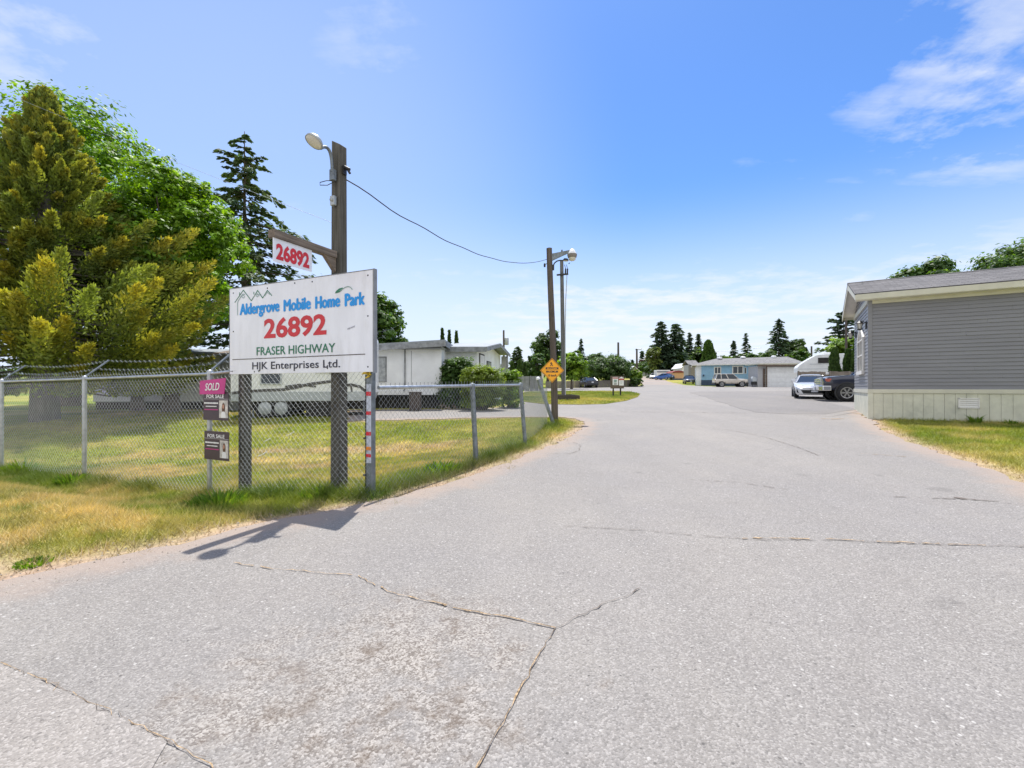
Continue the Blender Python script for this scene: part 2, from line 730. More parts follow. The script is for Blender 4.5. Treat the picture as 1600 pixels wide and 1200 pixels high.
def woodmat(name, c0, c1, along=2):
    m, t, b = newmat(name)
    tc = t.new('ShaderNodeTexCoord')
    mp = t.new('ShaderNodeMapping')
    sc = [38, 38, 38]
    sc[along] = 1.4
    mp.inputs['Scale'].default_value = sc
    t.l.new(tc.outputs['Object'], mp.inputs[0])
    n = t.noise(mp.outputs[0], 1.0, 6, .65)
    n2 = t.noise(tc.outputs['Object'], 2.2, 4, .6)
    c = t.mix(t.ramp(n, .3, .7), c0, c1)
    c = t.mix(t.math('MULTIPLY', t.ramp(n2, .45, .75), .45), c, tuple(x * .55 for x in c0))
    t.l.new(c, b.inputs['Base Color'])
    b.inputs['Roughness'].default_value = .85
    b.inputs['Specular IOR Level'].default_value = .25
    bp = t.new('ShaderNodeBump')
    bp.inputs['Strength'].default_value = .5
    bp.inputs['Distance'].default_value = .004
    t.l.new(n, bp.inputs['Height'])
    t.l.new(bp.outputs[0], b.inputs['Normal'])
    return m


def glassmat(name, col=(.025, .032, .038), rough=.06):
    m, t, b = newmat(name)
    b.inputs['Base Color'].default_value = (*col, 1)
    b.inputs['Roughness'].default_value = rough
    b.inputs['Specular IOR Level'].default_value = .7
    return m


MT = {}
MT['asphalt'] = asphaltmat('asphalt', (.250, .234, .219))
MT['asphalt_dark'] = asphaltmat('asphalt_resurfaced', (.212, .198, .186), False)
MT['asphalt_light'] = asphaltmat('asphalt_highway', (.282, .260, .240), False)
MT['soil'] = soilmat()
MT['grass'] = leafmat('grass_blade', .30, .6, (1.2, 1.15, .6))
MT['leaf'] = leafmat('leaf', .48, .5, (1.5, 1.5, .45))
MT['needle'] = leafmat('needle', .32, .6, (1.2, 1.2, .6))
MT['spray'] = leafmat('cedar_spray', .38, .55, (1.4, 1.3, .5))
MT['bark'] = woodmat('bark', (.085, .065, .05), (.17, .14, .115))
MT['bark_grey'] = woodmat('bark_grey', (.13, .115, .10), (.25, .225, .20))
MT['post_wood'] = woodmat('weathered_timber', (.065, .060, .048), (.135, .126, .108))
MT['beam_wood'] = woodmat('weathered_beam', (.13, .105, .085), (.26, .21, .17), 1)
MT['pole_wood'] = woodmat('utility_pole_wood', (.075, .06, .05), (.15, .125, .11))
MT['pole_grey'] = woodmat('grey_pole_wood', (.11, .11, .11), (.19, .19, .19))
MT['fence_wood'] = woodmat('fence_boards', (.16, .135, .115), (.27, .235, .20))
MT['fence_grey'] = woodmat('grey_fence_boards', (.20, .21, .21), (.31, .32, .32))
MT['galv'] = pmat('galvanised_steel', (.46, .48, .50), .42, .75, .14, 9, .1, 60)
MT['galv_dull'] = pmat('dull_galvanised_steel', (.20, .225, .245), .55, .5, .2, 11, .15, 50)
MT['wire'] = pmat('galvanised_wire', (.33, .35, .36), .6, .3, .1, 20)
MT['cable'] = pmat('black_cable', (.02, .02, .02), .6)
MT['iron'] = pmat('dark_iron', (.03, .03, .032), .5, .3)
MT['sign_white'] = pmat('white_sign_sheet', (.80, .81, .87), .38, 0, .05, 1.5, 0, 40, .15, dirt=(.50, .49, .47), dirt_scale=3.2, dirt_amt=.22, stretch=(2.2, 2.2, .6))
MT['sign_edge'] = pmat('sign_edge', (.25, .26, .28), .6, .2)
MT['ink_blue'] = pmat('blue_vinyl', (.008, .30, .78), .4, 0, .06)
MT['ink_red'] = pmat('red_vinyl', (.58, .022, .03), .4, 0, .06)
MT['ink_green'] = pmat('green_vinyl', (.02, .18, .09), .4, 0, .1)
MT['ink_sage'] = pmat('grey_green_vinyl', (.22, .34, .30), .4, 0, .1)
MT['ink_navy'] = pmat('black_vinyl', (.022, .022, .04), .4, 0, .1)
MT['ink_line'] = pmat('brown_line', (.08, .06, .055), .5, 0, .2)
MT['ink_grey'] = pmat('grey_marker', (.35, .35, .40), .6, 0, .2, 90)
MT['ink_white'] = pmat('white_vinyl', (.78, .78, .80), .4, 0, .04)
MT['magenta'] = pmat('magenta_sheet', (.52, .03, .23), .4, 0, .06)
MT['plum'] = pmat('plum_sheet', (.055, .035, .05), .4, 0, .1)
MT['photo_bg'] = pmat('portrait_backdrop', (.55, .52, .50), .4, 0, .25, 12)
MT['skin'] = pmat('portrait_skin', (.50, .26, .18), .5, 0, .1)
MT['hair'] = pmat('portrait_hair', (.11, .05, .03), .5, 0, .3, 40)
MT['refl_red'] = pmat('red_reflector', (.60, .015, .03), .3, 0, .1)
MT['refl_orange'] = pmat('orange_reflector', (.75, .22, .015), .3, 0, .1)
MT['refl_white'] = pmat('white_reflector', (.50, .54, .62), .3, 0, .06)
MT['yellow_tape'] = pmat('yellow_tape', (.60, .42, .02), .5, 0, .2, 30)
MT['warn'] = pmat('amber_sign_sheet', (.92, .40, .012), .4, 0, .06, 3)
MT['lamp_metal'] = pmat('lamp_housing', (.40, .42, .42), .45, .5, .12)
MT['lamp_glass'] = pmat('lamp_lens', (.62, .60, .54), .25, 0, .08, 9)
MT['siding'] = pmat('grey_violet_siding', (.210, .208, .224), .36, 0, .05, 2.5, 0, 40, dirt=(.145, .14, .16), dirt_scale=.9, dirt_amt=.35, stretch=(.35, .35, 3.0))
MT['trim_cream'] = pmat('cream_trim', (.58, .56, .46), .5, 0, .05, 3)
MT['trim_white'] = pmat('white_trim', (.72, .70, .66), .5, 0, .05, 3)
MT['skirt'] = pmat('sage_skirting', (.61, .60, .49), .6, 0, .07, 3, dirt=(.30, .31, .25), dirt_scale=1.6, dirt_amt=.4)
MT['roof_grey'] = shinglemat('grey_shingles', (.125, .118, .118))
MT['roof_pale'] = shinglemat('pale_shingles', (.205, .20, .20))
MT['roof_flat'] = pmat('pale_membrane_roof', (.27, .29, .31), .7, 0, .1, 2)
MT['stucco'] = pmat('white_house_wall', (.84, .855, .88), .7, 0, .05, 1.2, .08, 60, dirt=(.48, .46, .42), dirt_scale=.8, dirt_amt=.3)
MT['fascia_grey'] = pmat('weathered_fascia', (.25, .26, .275), .75, 0, .25, 4)
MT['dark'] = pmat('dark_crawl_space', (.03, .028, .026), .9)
MT['win'] = glassmat('window_glass')
MT['win_pale'] = pmat('curtained_window', (.36, .38, .40), .15, 0, .2, 6)
MT['blue_wall'] = pmat('blue_siding', (.26, .45, .62), .6, 0, .05, 3)
MT['blue_base'] = pmat('navy_skirting', (.04, .07, .13), .6, 0, .15, 3)
MT['white_panel'] = pmat('white_panel', (.82, .83, .85), .5, 0, .05, 2)
MT['brown_trim'] = pmat('brown_fascia', (.12, .085, .065), .6, 0, .2, 3)
MT['rv_white'] = pmat('trailer_shell', (.74, .75, .75), .35, 0, .05, 2, 0, 40, .2)
MT['rv_stripe'] = pmat('trailer_stripe', (.07, .065, .06), .4, 0, .15)
MT['rv_grey'] = pmat('trailer_lower_panel', (.42, .45, .47), .4, 0, .08)
MT['tan_wall'] = pmat('tan_wall', (.60, .36, .20), .7, 0, .08)
MT['grey_wall'] = pmat('grey_wall', (.40, .40, .41), .7, 0, .06)
MT['taupe_wall'] = pmat('taupe_wall', (.22, .195, .175), .7, 0, .08)
MT['maroon'] = pmat('maroon_cover', (.22, .045, .045), .7, 0, .15)
MT['red_roof'] = pmat('red_roofing', (.42, .10, .085), .7, 0, .15)
MT['concrete'] = pmat('concrete', (.33, .32, .30), .85, 0, .12, 6, .3, 40)
MT['planter'] = woodmat('planter_timber', (.05, .045, .04), (.10, .09, .08), 0)
MT['rock'] = pmat('heap_of_stones', (.30, .24, .19), .9, 0, .45, 9, .6, 20)
MT['box_brown'] = woodmat('brown_boards', (.075, .062, .055), (.13, .11, .10))
MT['rubber'] = pmat('tyre_rubber', (.022, .022, .023), .8, 0, .2, 20, .2, 60)
MT['alloy'] = pmat('alloy_rim', (.55, .55, .56), .3, .8, .05)
MT['chrome'] = pmat('chrome', (.72, .72, .74), .12, 1.0, .03)
MT['headlamp'] = pmat('headlamp_lens', (.62, .60, .58), .1, .1, .2, 14)
MT['amber'] = pmat('amber_lens', (.55, .14, .09), .2, 0, .1)
MT['taillamp'] = pmat('tail_lamp_lens', (.35, .01, .01), .2, 0, .1)
MT['black_plastic'] = pmat('black_plastic', (.025, .025, .027), .6)
MT['plate'] = pmat('licence_plate', (.62, .64, .68), .4)
MT['dirt'] = pmat('dirt', (.30, .23, .18), .95, 0, .2, 9, .4, 30)
MT['crack_dark'] = pmat('crack_filler', (.165, .138, .117), .95, 0, .3, 30)
MT['crack_moss'] = pmat('dry_moss', (.32, .225, .13), .95, 0, .45, 60, .4, 90)


def paint(name, col, metal=.25):
    return pmat(name, col, .28, metal, .03, 2, 0, 40, .8)

# ------------------------------------------------------------------ ground, asphalt, grass
def spaced(lo, hi, near0, near1, step, grow=1.22):
    a = list(np.arange(near0, near1 + 1e-6, step))
    s, x = step, near1
    while x < hi:
        s = min(s * grow, 120)
        x += s
        a.append(x)
    s, x = step, near0
    b = []
    while x > lo:
        s = min(s * grow, 120)
        x -= s
        b.append(x)
    return np.array(b[::-1] + a)


XS = spaced(-1600, 1600, -14, 18, .25)
YS = np.unique(np.concatenate([spaced(-60, 2200, 0, 24, .25), [40, 66, 160]]))

A_NEAR = [(0, 912), (60, 899), (120, 886), (200, 869), (280, 855), (340, 838), (400, 822), (480, 807), (550, 793), (640, 773), (700, 757),
          (745, 742), (800, 721), (850, 702), (885, 686), (908, 671), (914, 662), (900, 655), (870, 652), (780, 653), (700, 655), (600, 657), (545, 659)]
A_POLY = [(-31, 15.4)] + [G(*p) for p in A_NEAR]
A_POLY += [G(545, 641), G(600, 640.5), G(700, 640), G(770, 638), G(803, 634), G(815, 626), (1.1, 46), (1.0, 64.5), (9, 65.0), (16.5, 65.5), (20.2, 71),
           (28.5, 103), (42.6, 150), (46.0, 150), (36.2, 112), (29.8, 86), (27.3, 73), (29, 68.4), (36, 67.2), (52, 67.0), (52, 38), (40, 25), (13.3, 17.9), (10.86, 14.02)]
A_RIGHT = [(1366, 664), (1385, 677), (1412, 688), (1440, 699), (1470, 711), (1500, 720), (1560, 739), (1600, 757), (1680, 790)]
A_POLY += [G(*p) for p in A_RIGHT] + [(9, 3.2), (16, 2.2), (32, 1.0), (32, -12), (-31, -12)]


def densify(poly, step, jit=0.0, seed=1):
    rnd = random.Random(seed)
    out = []
    n = len(poly)
    for i in range(n):
        a, b = poly[i], poly[(i + 1) % n]
        L = math.hypot(b[0] - a[0], b[1] - a[1])
        d = math.hypot((a[0] + b[0]) / 2, (a[1] + b[1]) / 2)
        st = step if d < 16 else step * d / 10
        k = max(1, int(L / st))
        for j in range(k):
            t = j / k
            x, y = a[0] + (b[0] - a[0]) * t, a[1] + (b[1] - a[1]) * t
            if jit and L > .05 and j:
                q = (rnd.random() - .5) * jit * (1 if d < 16 else 2)
                x += -(b[1] - a[1]) / L * q
                y += (b[0] - a[0]) / L * q
            out.append((x, y))
    return out


def inside(px, py, poly):
    px = np.asarray(px, float)
    py = np.asarray(py, float)
    c = np.zeros(px.shape, bool)
    n = len(poly)
    for i in range(n):
        x0, y0 = poly[i]
        x1, y1 = poly[(i + 1) % n]
        if y0 == y1:
            continue
        k = ((y0 > py) != (y1 > py)) & (px < (x1 - x0) * (py - y0) / (y1 - y0) + x0)
        c ^= k
    return c


def edgedist(px, py, poly, near=60):
    px = np.asarray(px, float)
    py = np.asarray(py, float)
    d = np.full(px.shape, 99.0)
    n = len(poly)
    for i in range(n):
        x0, y0 = poly[i]
        x1, y1 = poly[(i + 1) % n]
        dx, dy = x1 - x0, y1 - y0
        L2 = dx * dx + dy * dy
        if L2 < 1e-9:
            continue
        t = np.clip(((px - x0) * dx + (py - y0) * dy) / L2, 0, 1)
        d = np.minimum(d, np.hypot(px - x0 - t * dx, py - y0 - t * dy))
    return d


def sheet(name, poly, off, mat, skirt=.06, jit=.05, step=.22, seed=1):
    """a paved sheet following the terrain, with a small broken edge"""
    b = densify(poly, step, jit, seed)
    xs = np.array([p[0] for p in b])
    ys = np.array([p[1] for p in b])
    gx = XS[(XS > xs.min()) & (XS < xs.max())]
    gy = YS[(YS > ys.min()) & (YS < ys.max())]
    if len(gx) and len(gy):
        mx, my = np.meshgrid(gx, gy)
        mx, my = mx.ravel(), my.ravel()
        k = inside(mx, my, b)
        mx, my = mx[k], my[k]
        k = edgedist(mx, my, b) > .08
        mx, my = mx[k], my[k]
    else:
        mx = my = np.array([])
    n = len(b)
    pts = [Vector(p) for p in b] + [Vector((x, y)) for x, y in zip(mx, my)]
    V, E, F, *_ = delaunay_2d_cdt(pts, [(i, (i + 1) % n) for i in range(n)], [], 1, 1e-5)
    vx = np.array([v.x for v in V])
    vy = np.array([v.y for v in V])
    vz = ground(vx, vy) + off
    mb = MB()
    mb.V = [(float(x), float(y), float(z)) for x, y, z in zip(vx, vy, vz)]
    F = [tuple(f) for f in F]
    F2 = []
    for f in F:
        a, c, d = (V[f[0]], V[f[1]], V[f[2]])
        F2.append(f if (c - a).cross(d - a) > 0 else tuple(reversed(f)))
    mb.F = F2
    mb.M = [0] * len(F2)
    mb.S = [True] * len(F2)
    if skirt:
        cnt = {}
        for f in F2:
            for i in range(len(f)):
                e = (f[i], f[(i + 1) % len(f)])
                cnt[e] = 1
        for (i, j) in list(cnt):
            if (j, i) not in cnt:
                v0, v1 = mb.V[i], mb.V[j]
                mb.add([v1, v0, (v0[0], v0[1], v0[2] - skirt), (v1[0], v1[1], v1[2] - skirt)], [(0, 1, 2, 3)])
    o = mb.build(name, mat)
    if mat.name == 'asphalt':
        co = np.array(mb.V)
        a = o.data.attributes.new('Edge', 'FLOAT', 'POINT')
        a.data.foreach_set('value', edgedist(co[:, 0], co[:, 1], poly).astype(np.float32))
    tag(o, kind='structure')
    return o


asphalt = sheet('driveway', A_POLY, .02, MT['asphalt'], .08, .14, .16)
B_EDGE = [(p[0], p[1]) for p in A_POLY]

sheet('driveway_resurfaced', [G(*p) for p in [(1076, 613), (1150, 612), (1235, 611.5), (1262, 622), (1300, 631), (1342, 641), (1290, 648), (1230, 648), (1180, 645), (1150, 637), (1128, 630)]], .026, MT['asphalt_dark'], .004, .1, .4, 5)
sheet('highway_shoulder', [G(0, 1045), G(60, 1070), G(120, 1098), G(190, 1132), G(262, 1168), (-1.2, 1.2), (-1.0, 0), (-3, -11), (-30, -11), (-30, 9.0), (-8, 4.0)], .026, MT['asphalt_light'], .004, .03, .2, 6)

ISLAND = [G(*p) for p in [(806, 627), (850, 632), (905, 633), (945, 632), (978, 627), (996, 621), (1000, 616.5), (985, 613), (940, 612), (880, 612), (825, 613), (806, 618)]]


def lerp3(a, b, t):
    return np.asarray(a) * (1 - t)[:, None] + np.asarray(b) * t[:, None]


GREEN = (.120, .185, .024)
LIME = (.25, .29, .030)
STRAW = (.60, .455, .20)
TAN = (.44, .32, .19)
DIRTC = (.42, .315, .24)
BP = [(G(650, 700), 1.25, .5), (G(560, 702), 1.2, .55), (G(480, 730), .7, .3), (G(715, 690), .55, .25), (G(440, 705), 1.0, .35)]


def turf(x, y, d=None):
    """colour of the grass at a place, and how bare it is"""
    x = np.asarray(x, float)
    y = np.asarray(y, float)
    if d is None:
        d = edgedist(x, y, B_EDGE)
    s = (x - F0[0]) * FN[0] + (y - F0[1]) * FN[1]
    n1 = fbm(x * .9, y * .9, 3)
    n2 = fbm(x * 3.2 + 5, y * 3.2, 9)
    n3 = fbm(x * .35, y * .35, 21)
    left = x < 2.2
    verge = left & (s > -.1) & (y < 14)
    dry = np.clip(.34 + (n1 - .5) * 2.0 + (n2 - .5) * 1.3, 0, 1)
    dryv = np.clip(.12 + .52 * sst(s, .3, 1.8) + (n1 - .5) * 2.2 + (n2 - .5) * 1.6, 0, 1)
    dry = np.where(verge, dryv, dry)
    strip = sst(y, 11, 13) * left * (y < 17.5)
    dry = dry * (1 - .55 * strip)
    right = (x > 6) & (y < 20)
    dry = np.where(right, np.clip(.22 + .35 * sst(d, .7, .1) + (n1 - .5) * 1.4 + (n2 - .5) * .7, 0, 1), dry)
    dry = np.where(y > 20, np.clip(.10 + (n3 - .5) * 1.3 + (n1 - .5) * .8, 0, 1), dry)
    c = lerp3(GREEN, LIME, np.clip(.55 + (n3 - .5) * 2.2 + .5 * strip, 0, 1))
    c = lerp3(c, STRAW, dry * .92)
    n4 = fbm(x * 7, y * 7, 33, 3)
    c = c * (.62 + .76 * n4)[:, None]
    bare = np.zeros(x.shape)
    for (bx, by), rx, ry in BP:
        q = ((x - bx) / rx) ** 2 + ((y - by) / ry) ** 2
        bare = np.maximum(bare, np.exp(-q) * np.clip(.25 + n2 * 1.1, 0, 1))
    c = lerp3(c, TAN, np.clip(bare * 1.1, 0, .85))
    e = sst(d, .46, .10) * np.clip(.15 + n2 * 1.6, 0, 1)
    e = np.where(y > 14, e * .7, e)
    c = lerp3(c, DIRTC, np.clip(e, 0, 1))
    return c, np.clip(bare * .6 + e * 1.15, 0, 1)


def make_ground():
    mx, my = np.meshgrid(XS, YS)
    z = ground(mx, my)
    nx, ny = len(XS), len(YS)
    V = np.stack([mx, my, z], -1)
    q = np.stack([V[:-1, :-1], V[:-1, 1:], V[1:, 1:], V[1:, :-1]], 2)
    me = bpy.data.meshes.new('ground')
    P = V.reshape(-1, 3).astype(np.float32)
    me.vertices.add(len(P))
    me.vertices.foreach_set('co', P.ravel())
    idx = np.arange(nx * ny).reshape(ny, nx)
    f = np.stack([idx[:-1, :-1], idx[:-1, 1:], idx[1:, 1:], idx[1:, :-1]], -1).reshape(-1, 4).astype(np.int32)
    me.loops.add(f.size)
    me.loops.foreach_set('vertex_index', f.ravel())
    me.polygons.add(len(f))
    me.polygons.foreach_set('loop_start', np.arange(0, f.size, 4, dtype=np.int32))
    me.polygons.foreach_set('loop_total', np.full(len(f), 4, np.int32))
    me.polygons.foreach_set('use_smooth', np.ones(len(f), bool))
    x, y = mx.ravel(), my.ravel()
    c, _ = turf(x, y)
    a = me.attributes.new('Col', 'FLOAT_COLOR', 'POINT')
    cc = np.ones((len(x), 4), np.float32)
    cc[:, :3] = c * .95
    a.data.foreach_set('color', cc.ravel())
    me.materials.append(MT['soil'])
    me.update(calc_edges=True)
    o = bpy.data.objects.new('ground', me)
    link(o)
    tag(o, kind='structure')


make_ground()
isl = sheet('grass_island', ISLAND, .05, MT['soil'], .10, .25, .8, 9)
_me = isl.data
_n = len(_me.vertices)
_co = np.empty(_n * 3, np.float32)
_me.vertices.foreach_get('co', _co)
_co = _co.reshape(-1, 3)
_c, _ = turf(_co[:, 0], _co[:, 1], np.full(_n, 5.0))
_a = _me.attributes.new('Col', 'FLOAT_COLOR', 'POINT')
_cc = np.ones((_n, 4), np.float32)
_cc[:, :3] = _c * .95
_a.data.foreach_set('color', _cc.ravel())

RNG = np.random.default_rng(11)


def blades(name, x, y, z, h, w, col):
    """one bent triangle per blade of grass"""
    n = len(x)
    a = RNG.uniform(0, 2 * np.pi, n)
    lean = RNG.uniform(.3, 1.35, n) * h
    la = RNG.uniform(0, 2 * np.pi, n)
    V = np.empty((n, 3, 3))
    dx, dy = np.cos(a) * w / 2, np.sin(a) * w / 2
    V[:, 0] = np.stack([x - dx, y - dy, z - .01], 1)
    V[:, 1] = np.stack([x + dx, y + dy, z - .01], 1)
    V[:, 2] = np.stack([x + np.cos(la) * lean, y + np.sin(la) * lean, z + h * RNG.uniform(.6, 1.0, n)], 1)
    o = npmesh(name, V.reshape(-1, 3), 3, MT['grass'], None, col)
    tag(o, kind='stuff')
    return o


def scatter(n, x0, x1, y0, y1):
    return RNG.uniform(x0, x1, n), RNG.uniform(y0, y1, n)


FENCE2 = [(-1.69, 5.48), (-.585, 7.66), (.3, 9.83), (1.24, 13.7)]


def polyline_dist(x, y, pts):
    d = np.full(np.shape(x), 99.0)
    for (x0, y0), (x1, y1) in zip(pts[:-1], pts[1:]):
        dx, dy = x1 - x0, y1 - y0
        t = np.clip(((x - x0) * dx + (y - y0) * dy) / (dx * dx + dy * dy), 0, 1)
        d = np.minimum(d, np.hypot(x - x0 - t * dx, y - y0 - t * dy))
    return d


def grow_left():
    parts = []
    for (n, x0, x1, y0, y1, hh, ww) in ((330000, -13, 1.2, 2.6, 9.6, .055, .007), (150000, -16, 2.2, 9.6, 18.5, .06, .013)):
        x, y = scatter(n, x0, x1, y0, y1)
        k = np.abs(x / y) < 1.4
        x, y = x[k], y[k]
        d = edgedist(x, y, B_EDGE)
        creep = np.clip(fbm(x * 2.5, y * 2.5, 71) - .42, 0, 1) * .9
        k = ~inside(x, y, B_EDGE) | ((d < creep) & (y < 12) & (RNG.random(len(x)) < .6))
        x, y, d = x[k], y[k], d[k]
        c, bare = turf(x, y, d)
        k = RNG.random(len(x)) > bare * .85
        x, y, c, d = x[k], y[k], c[k], d[k]
        s = (x - F0[0]) * FN[0] + (y - F0[1]) * FN[1]
        fd = np.minimum(polyline_dist(x, y, FENCE2), np.where(x < -1.6, np.abs(s), 9))
        tall = sst(fd, .35, .05) * np.clip(fbm(x * 2, y * 2, 40) * 2 - .5, 0, 1)
        verge = ((s > 0) | (fd < .5)) & (y < 14)
        h = hh * (1 + .5 * verge) * (.55 + .9 * fbm(x * 6, y * 6, 55, 2)) * RNG.uniform(.5, 1.3, len(x)) * (1 + 2.2 * tall) * np.clip(.5 + d * 2, .5, 1)
        w = ww * RNG.uniform(.7, 1.3, len(x)) * (1 + .4 * tall)
        c = c * (1 - tall[:, None]) + np.array((.085, .15, .022)) * tall[:, None]
        c = c * RNG.uniform(.72, 1.32, (len(x), 1))
        parts.append((x, y, ground(x, y) + .012, h, w, c))
    blades('lawn_grass', *[np.concatenate(q) for q in zip(*parts)])


def grow_right():
    x, y = scatter(190000, 4.5, 16, 5.2, 14.2)
    C = np.array((10.83, 14.0))
    s = (x - C[0]) * (-.53) + (y - C[1]) * (-.848)          # distance in front of the house wall
    k = (s > .02) & (x / y < 1.3) & ~inside(x, y, B_EDGE)
    x, y, s = x[k], y[k], s[k]
    d = edgedist(x, y, B_EDGE)
    c, bare = turf(x, y, d)
    k = RNG.random(len(x)) > bare * .8
    x, y, c, d, s = x[k], y[k], c[k], d[k], s[k]
    h = .07 * RNG.uniform(.5, 1.4, len(x)) * np.clip(.4 + d * 2, .4, 1) * (1 + .8 * sst(s, .25, .05))
    blades('side_grass', x, y, ground(x, y), h, .011 * RNG.uniform(.7, 1.3, len(x)), c * RNG.uniform(.72, 1.32, (len(x), 1)))


def grow_island():
    xs = [p[0] for p in ISLAND]
    ys = [p[1] for p in ISLAND]
    x, y = scatter(40000, min(xs), max(xs), min(ys), max(ys))
    k = inside(x, y, ISLAND)
    x, y = x[k], y[k]
    c, _ = turf(x, y, np.full(len(x), 5.0))
    blades('island_grass', x, y, ground(x, y) + .05, .09 * RNG.uniform(.5, 1.3, len(x)), .04 * RNG.uniform(.7, 1.3, len(x)), c * RNG.uniform(.75, 1.3, (len(x), 1)))


grow_left()
grow_right()
grow_island()


# cracks in the asphalt: thin filled strips lying on it
def crack(mb, pix, w0, seed, mi):
    rnd = random.Random(seed)
    P = [Vector(G(*p)) for p in pix]
    pts = []
    for a, b in zip(P[:-1], P[1:]):
        L = (b - a).length
        k = max(2, int(L / .045))
        nrm = Vector((-(b - a).y, (b - a).x)).normalized()
        for j in range(k):
            q = rnd.gauss(0, .007) if j else 0
            pts.append(a.lerp(b, j / k) + nrm * q)
    pts.append(P[-1])
    ws = [max(.002, w0 * abs(rnd.gauss(.75, .5))) for _ in pts]
    L, Rr = [], []
    for i, p in enumerate(pts):
        d = pts[min(i + 1, len(pts) - 1)] - pts[max(i - 1, 0)]
        n = Vector((-d.y, d.x)).normalized() * ws[i] / 2
        L.append(p + n)
        Rr.append(p - n)
    z = lambda p: (p.x, p.y, gz(p.x, p.y) + .0285)
    for i in range(len(pts) - 1):
        if rnd.random() < .12:
            continue
        mb.add([z(L[i]), z(Rr[i]), z(Rr[i + 1]), z(L[i + 1])], [(0, 1, 2, 3)], mi)


cm = MB()
C1 = [(665, 945), (720, 958), (790, 970), (868, 988)]
crack(cm, C1, .011, 1, 1)
crack(cm, C1, .004, 2, 0)
C2 = [(868, 988), (845, 1025), (828, 1055), (812, 1085), (792, 1125), (770, 1165), (748, 1205), (735, 1240)]
crack(cm, C2, .009, 3, 1)
crack(cm, C2, .004, 4, 0)
crack(cm, [(868, 988), (905, 968), (940, 950), (980, 938), (1005, 920)], .006, 5, 0)
crack(cm, [(365, 884), (420, 893), (500, 900), (560, 905), (605, 930), (665, 945)], .008, 6, 1)
crack(cm, [(880, 825), (940, 829), (1010, 833), (1100, 842), (1200, 848), (1300, 848), (1420, 854), (1600, 858)], .007, 7, 0)
crack(cm, [(1160, 846), (1230, 845.5), (1290, 846.5), (1400, 852), (1540, 857)], .015, 8, 1)
crack(cm, [(1380, 779), (1440, 781), (1500, 783), (1560, 787)], .016, 9, 0)
crack(cm, [(1490, 780.5), (1515, 783), (1545, 786)], .06, 10, 0)
crack(cm, [(968, 644.3), (1060, 645.2), (1165, 646.5)], .05, 11, 0)
crack(cm, [(1000, 671), (1060, 670), (1130, 672), (1190, 683), (1250, 702), (1280, 714)], .014, 12, 0)
crack(cm, [(860, 711), (890, 711), (905, 706), (907, 697), (895, 693)], .012, 13, 0)
crack(cm, [(1080, 752), (1150, 756), (1230, 768)], .012, 14, 0)
crack(cm, [(0, 1043), (60, 1068), (120, 1096), (190, 1130), (255, 1163), (330, 1205), (380, 1240)], .004, 15, 1)
crack(cm, [(0, 1043), (60, 1068), (120, 1096), (190, 1130), (255, 1163), (330, 1205), (380, 1240)], .004, 16, 0)
crack(cm, [(880, 682), (925, 682), (990, 682.5)], .012, 17, 0)
crack(cm, [(1345, 711), (1380, 713), (1416, 716)], .018, 18, 1)
crack(cm, [(1360, 640), (1300, 652), (1250, 650)], .03, 26, 0)
crack(cm, [(1280, 655.5), (1300, 656), (1318, 655.5)], .12, 27, 1)
crack(cm, [(1330, 646), (1345, 648), (1356, 651)], .08, 28, 1)
ck = cm.build('pavement_crack', [MT['crack_dark'], MT['crack_moss']])
tag(ck, kind='structure')


# small stones, twigs and fallen leaves along the broken edge
def pebbles():
    n = 900
    E = densify(A_POLY[1:17], .05, 0)
    rnd = random.Random(5)
    V = []
    cols = []
    for i in range(n):
        x, y = E[rnd.randrange(len(E))]
        x += rnd.gauss(.05, .16)
        y += rnd.gauss(-.03, .16)
        r = rnd.uniform(.004, .012)
        z = gz(x, y) + .022
        up = (x, y, z + r * .6)
        ring = [(x + r * rnd.uniform(.7, 1.2) * math.cos(a), y + r * rnd.uniform(.7, 1.2) * math.sin(a), z - .004) for a in (0, 1.57, 3.14, 4.71)]
        b = rnd.uniform(.22, .52)
        for k in range(4):
            V += [ring[k], ring[(k + 1) % 4], up]
            cols.append((b * 1.05, b * .95, b * .85))
    o = npmesh('loose_gravel', V, 3, MT['soil'], None, cols)
    tag(o, kind='stuff')


pebbles()

# ------------------------------------------------------------------ trees and shrubs
def unit(n, rng):
    v = rng.normal(size=(n, 3))
    return v / np.linalg.norm(v, axis=1)[:, None]


def leafquads(P, A, B, cup=0.0):
    """diamond leaves: centre P, half length A, half width B"""
    V = np.stack([P - A, P - B - A * .1, P + A, P + B - A * .1], 1)
    return V.reshape(-1, 3)


def shade(cols, n, rng, spread=.22):
    """pick leaf colours between the palette entries with a little scatter"""
    cols = np.asarray(cols)
    i = rng.integers(0, len(cols), n)
    return cols[i] * rng.uniform(1 - spread, 1 + spread, (n, 1))


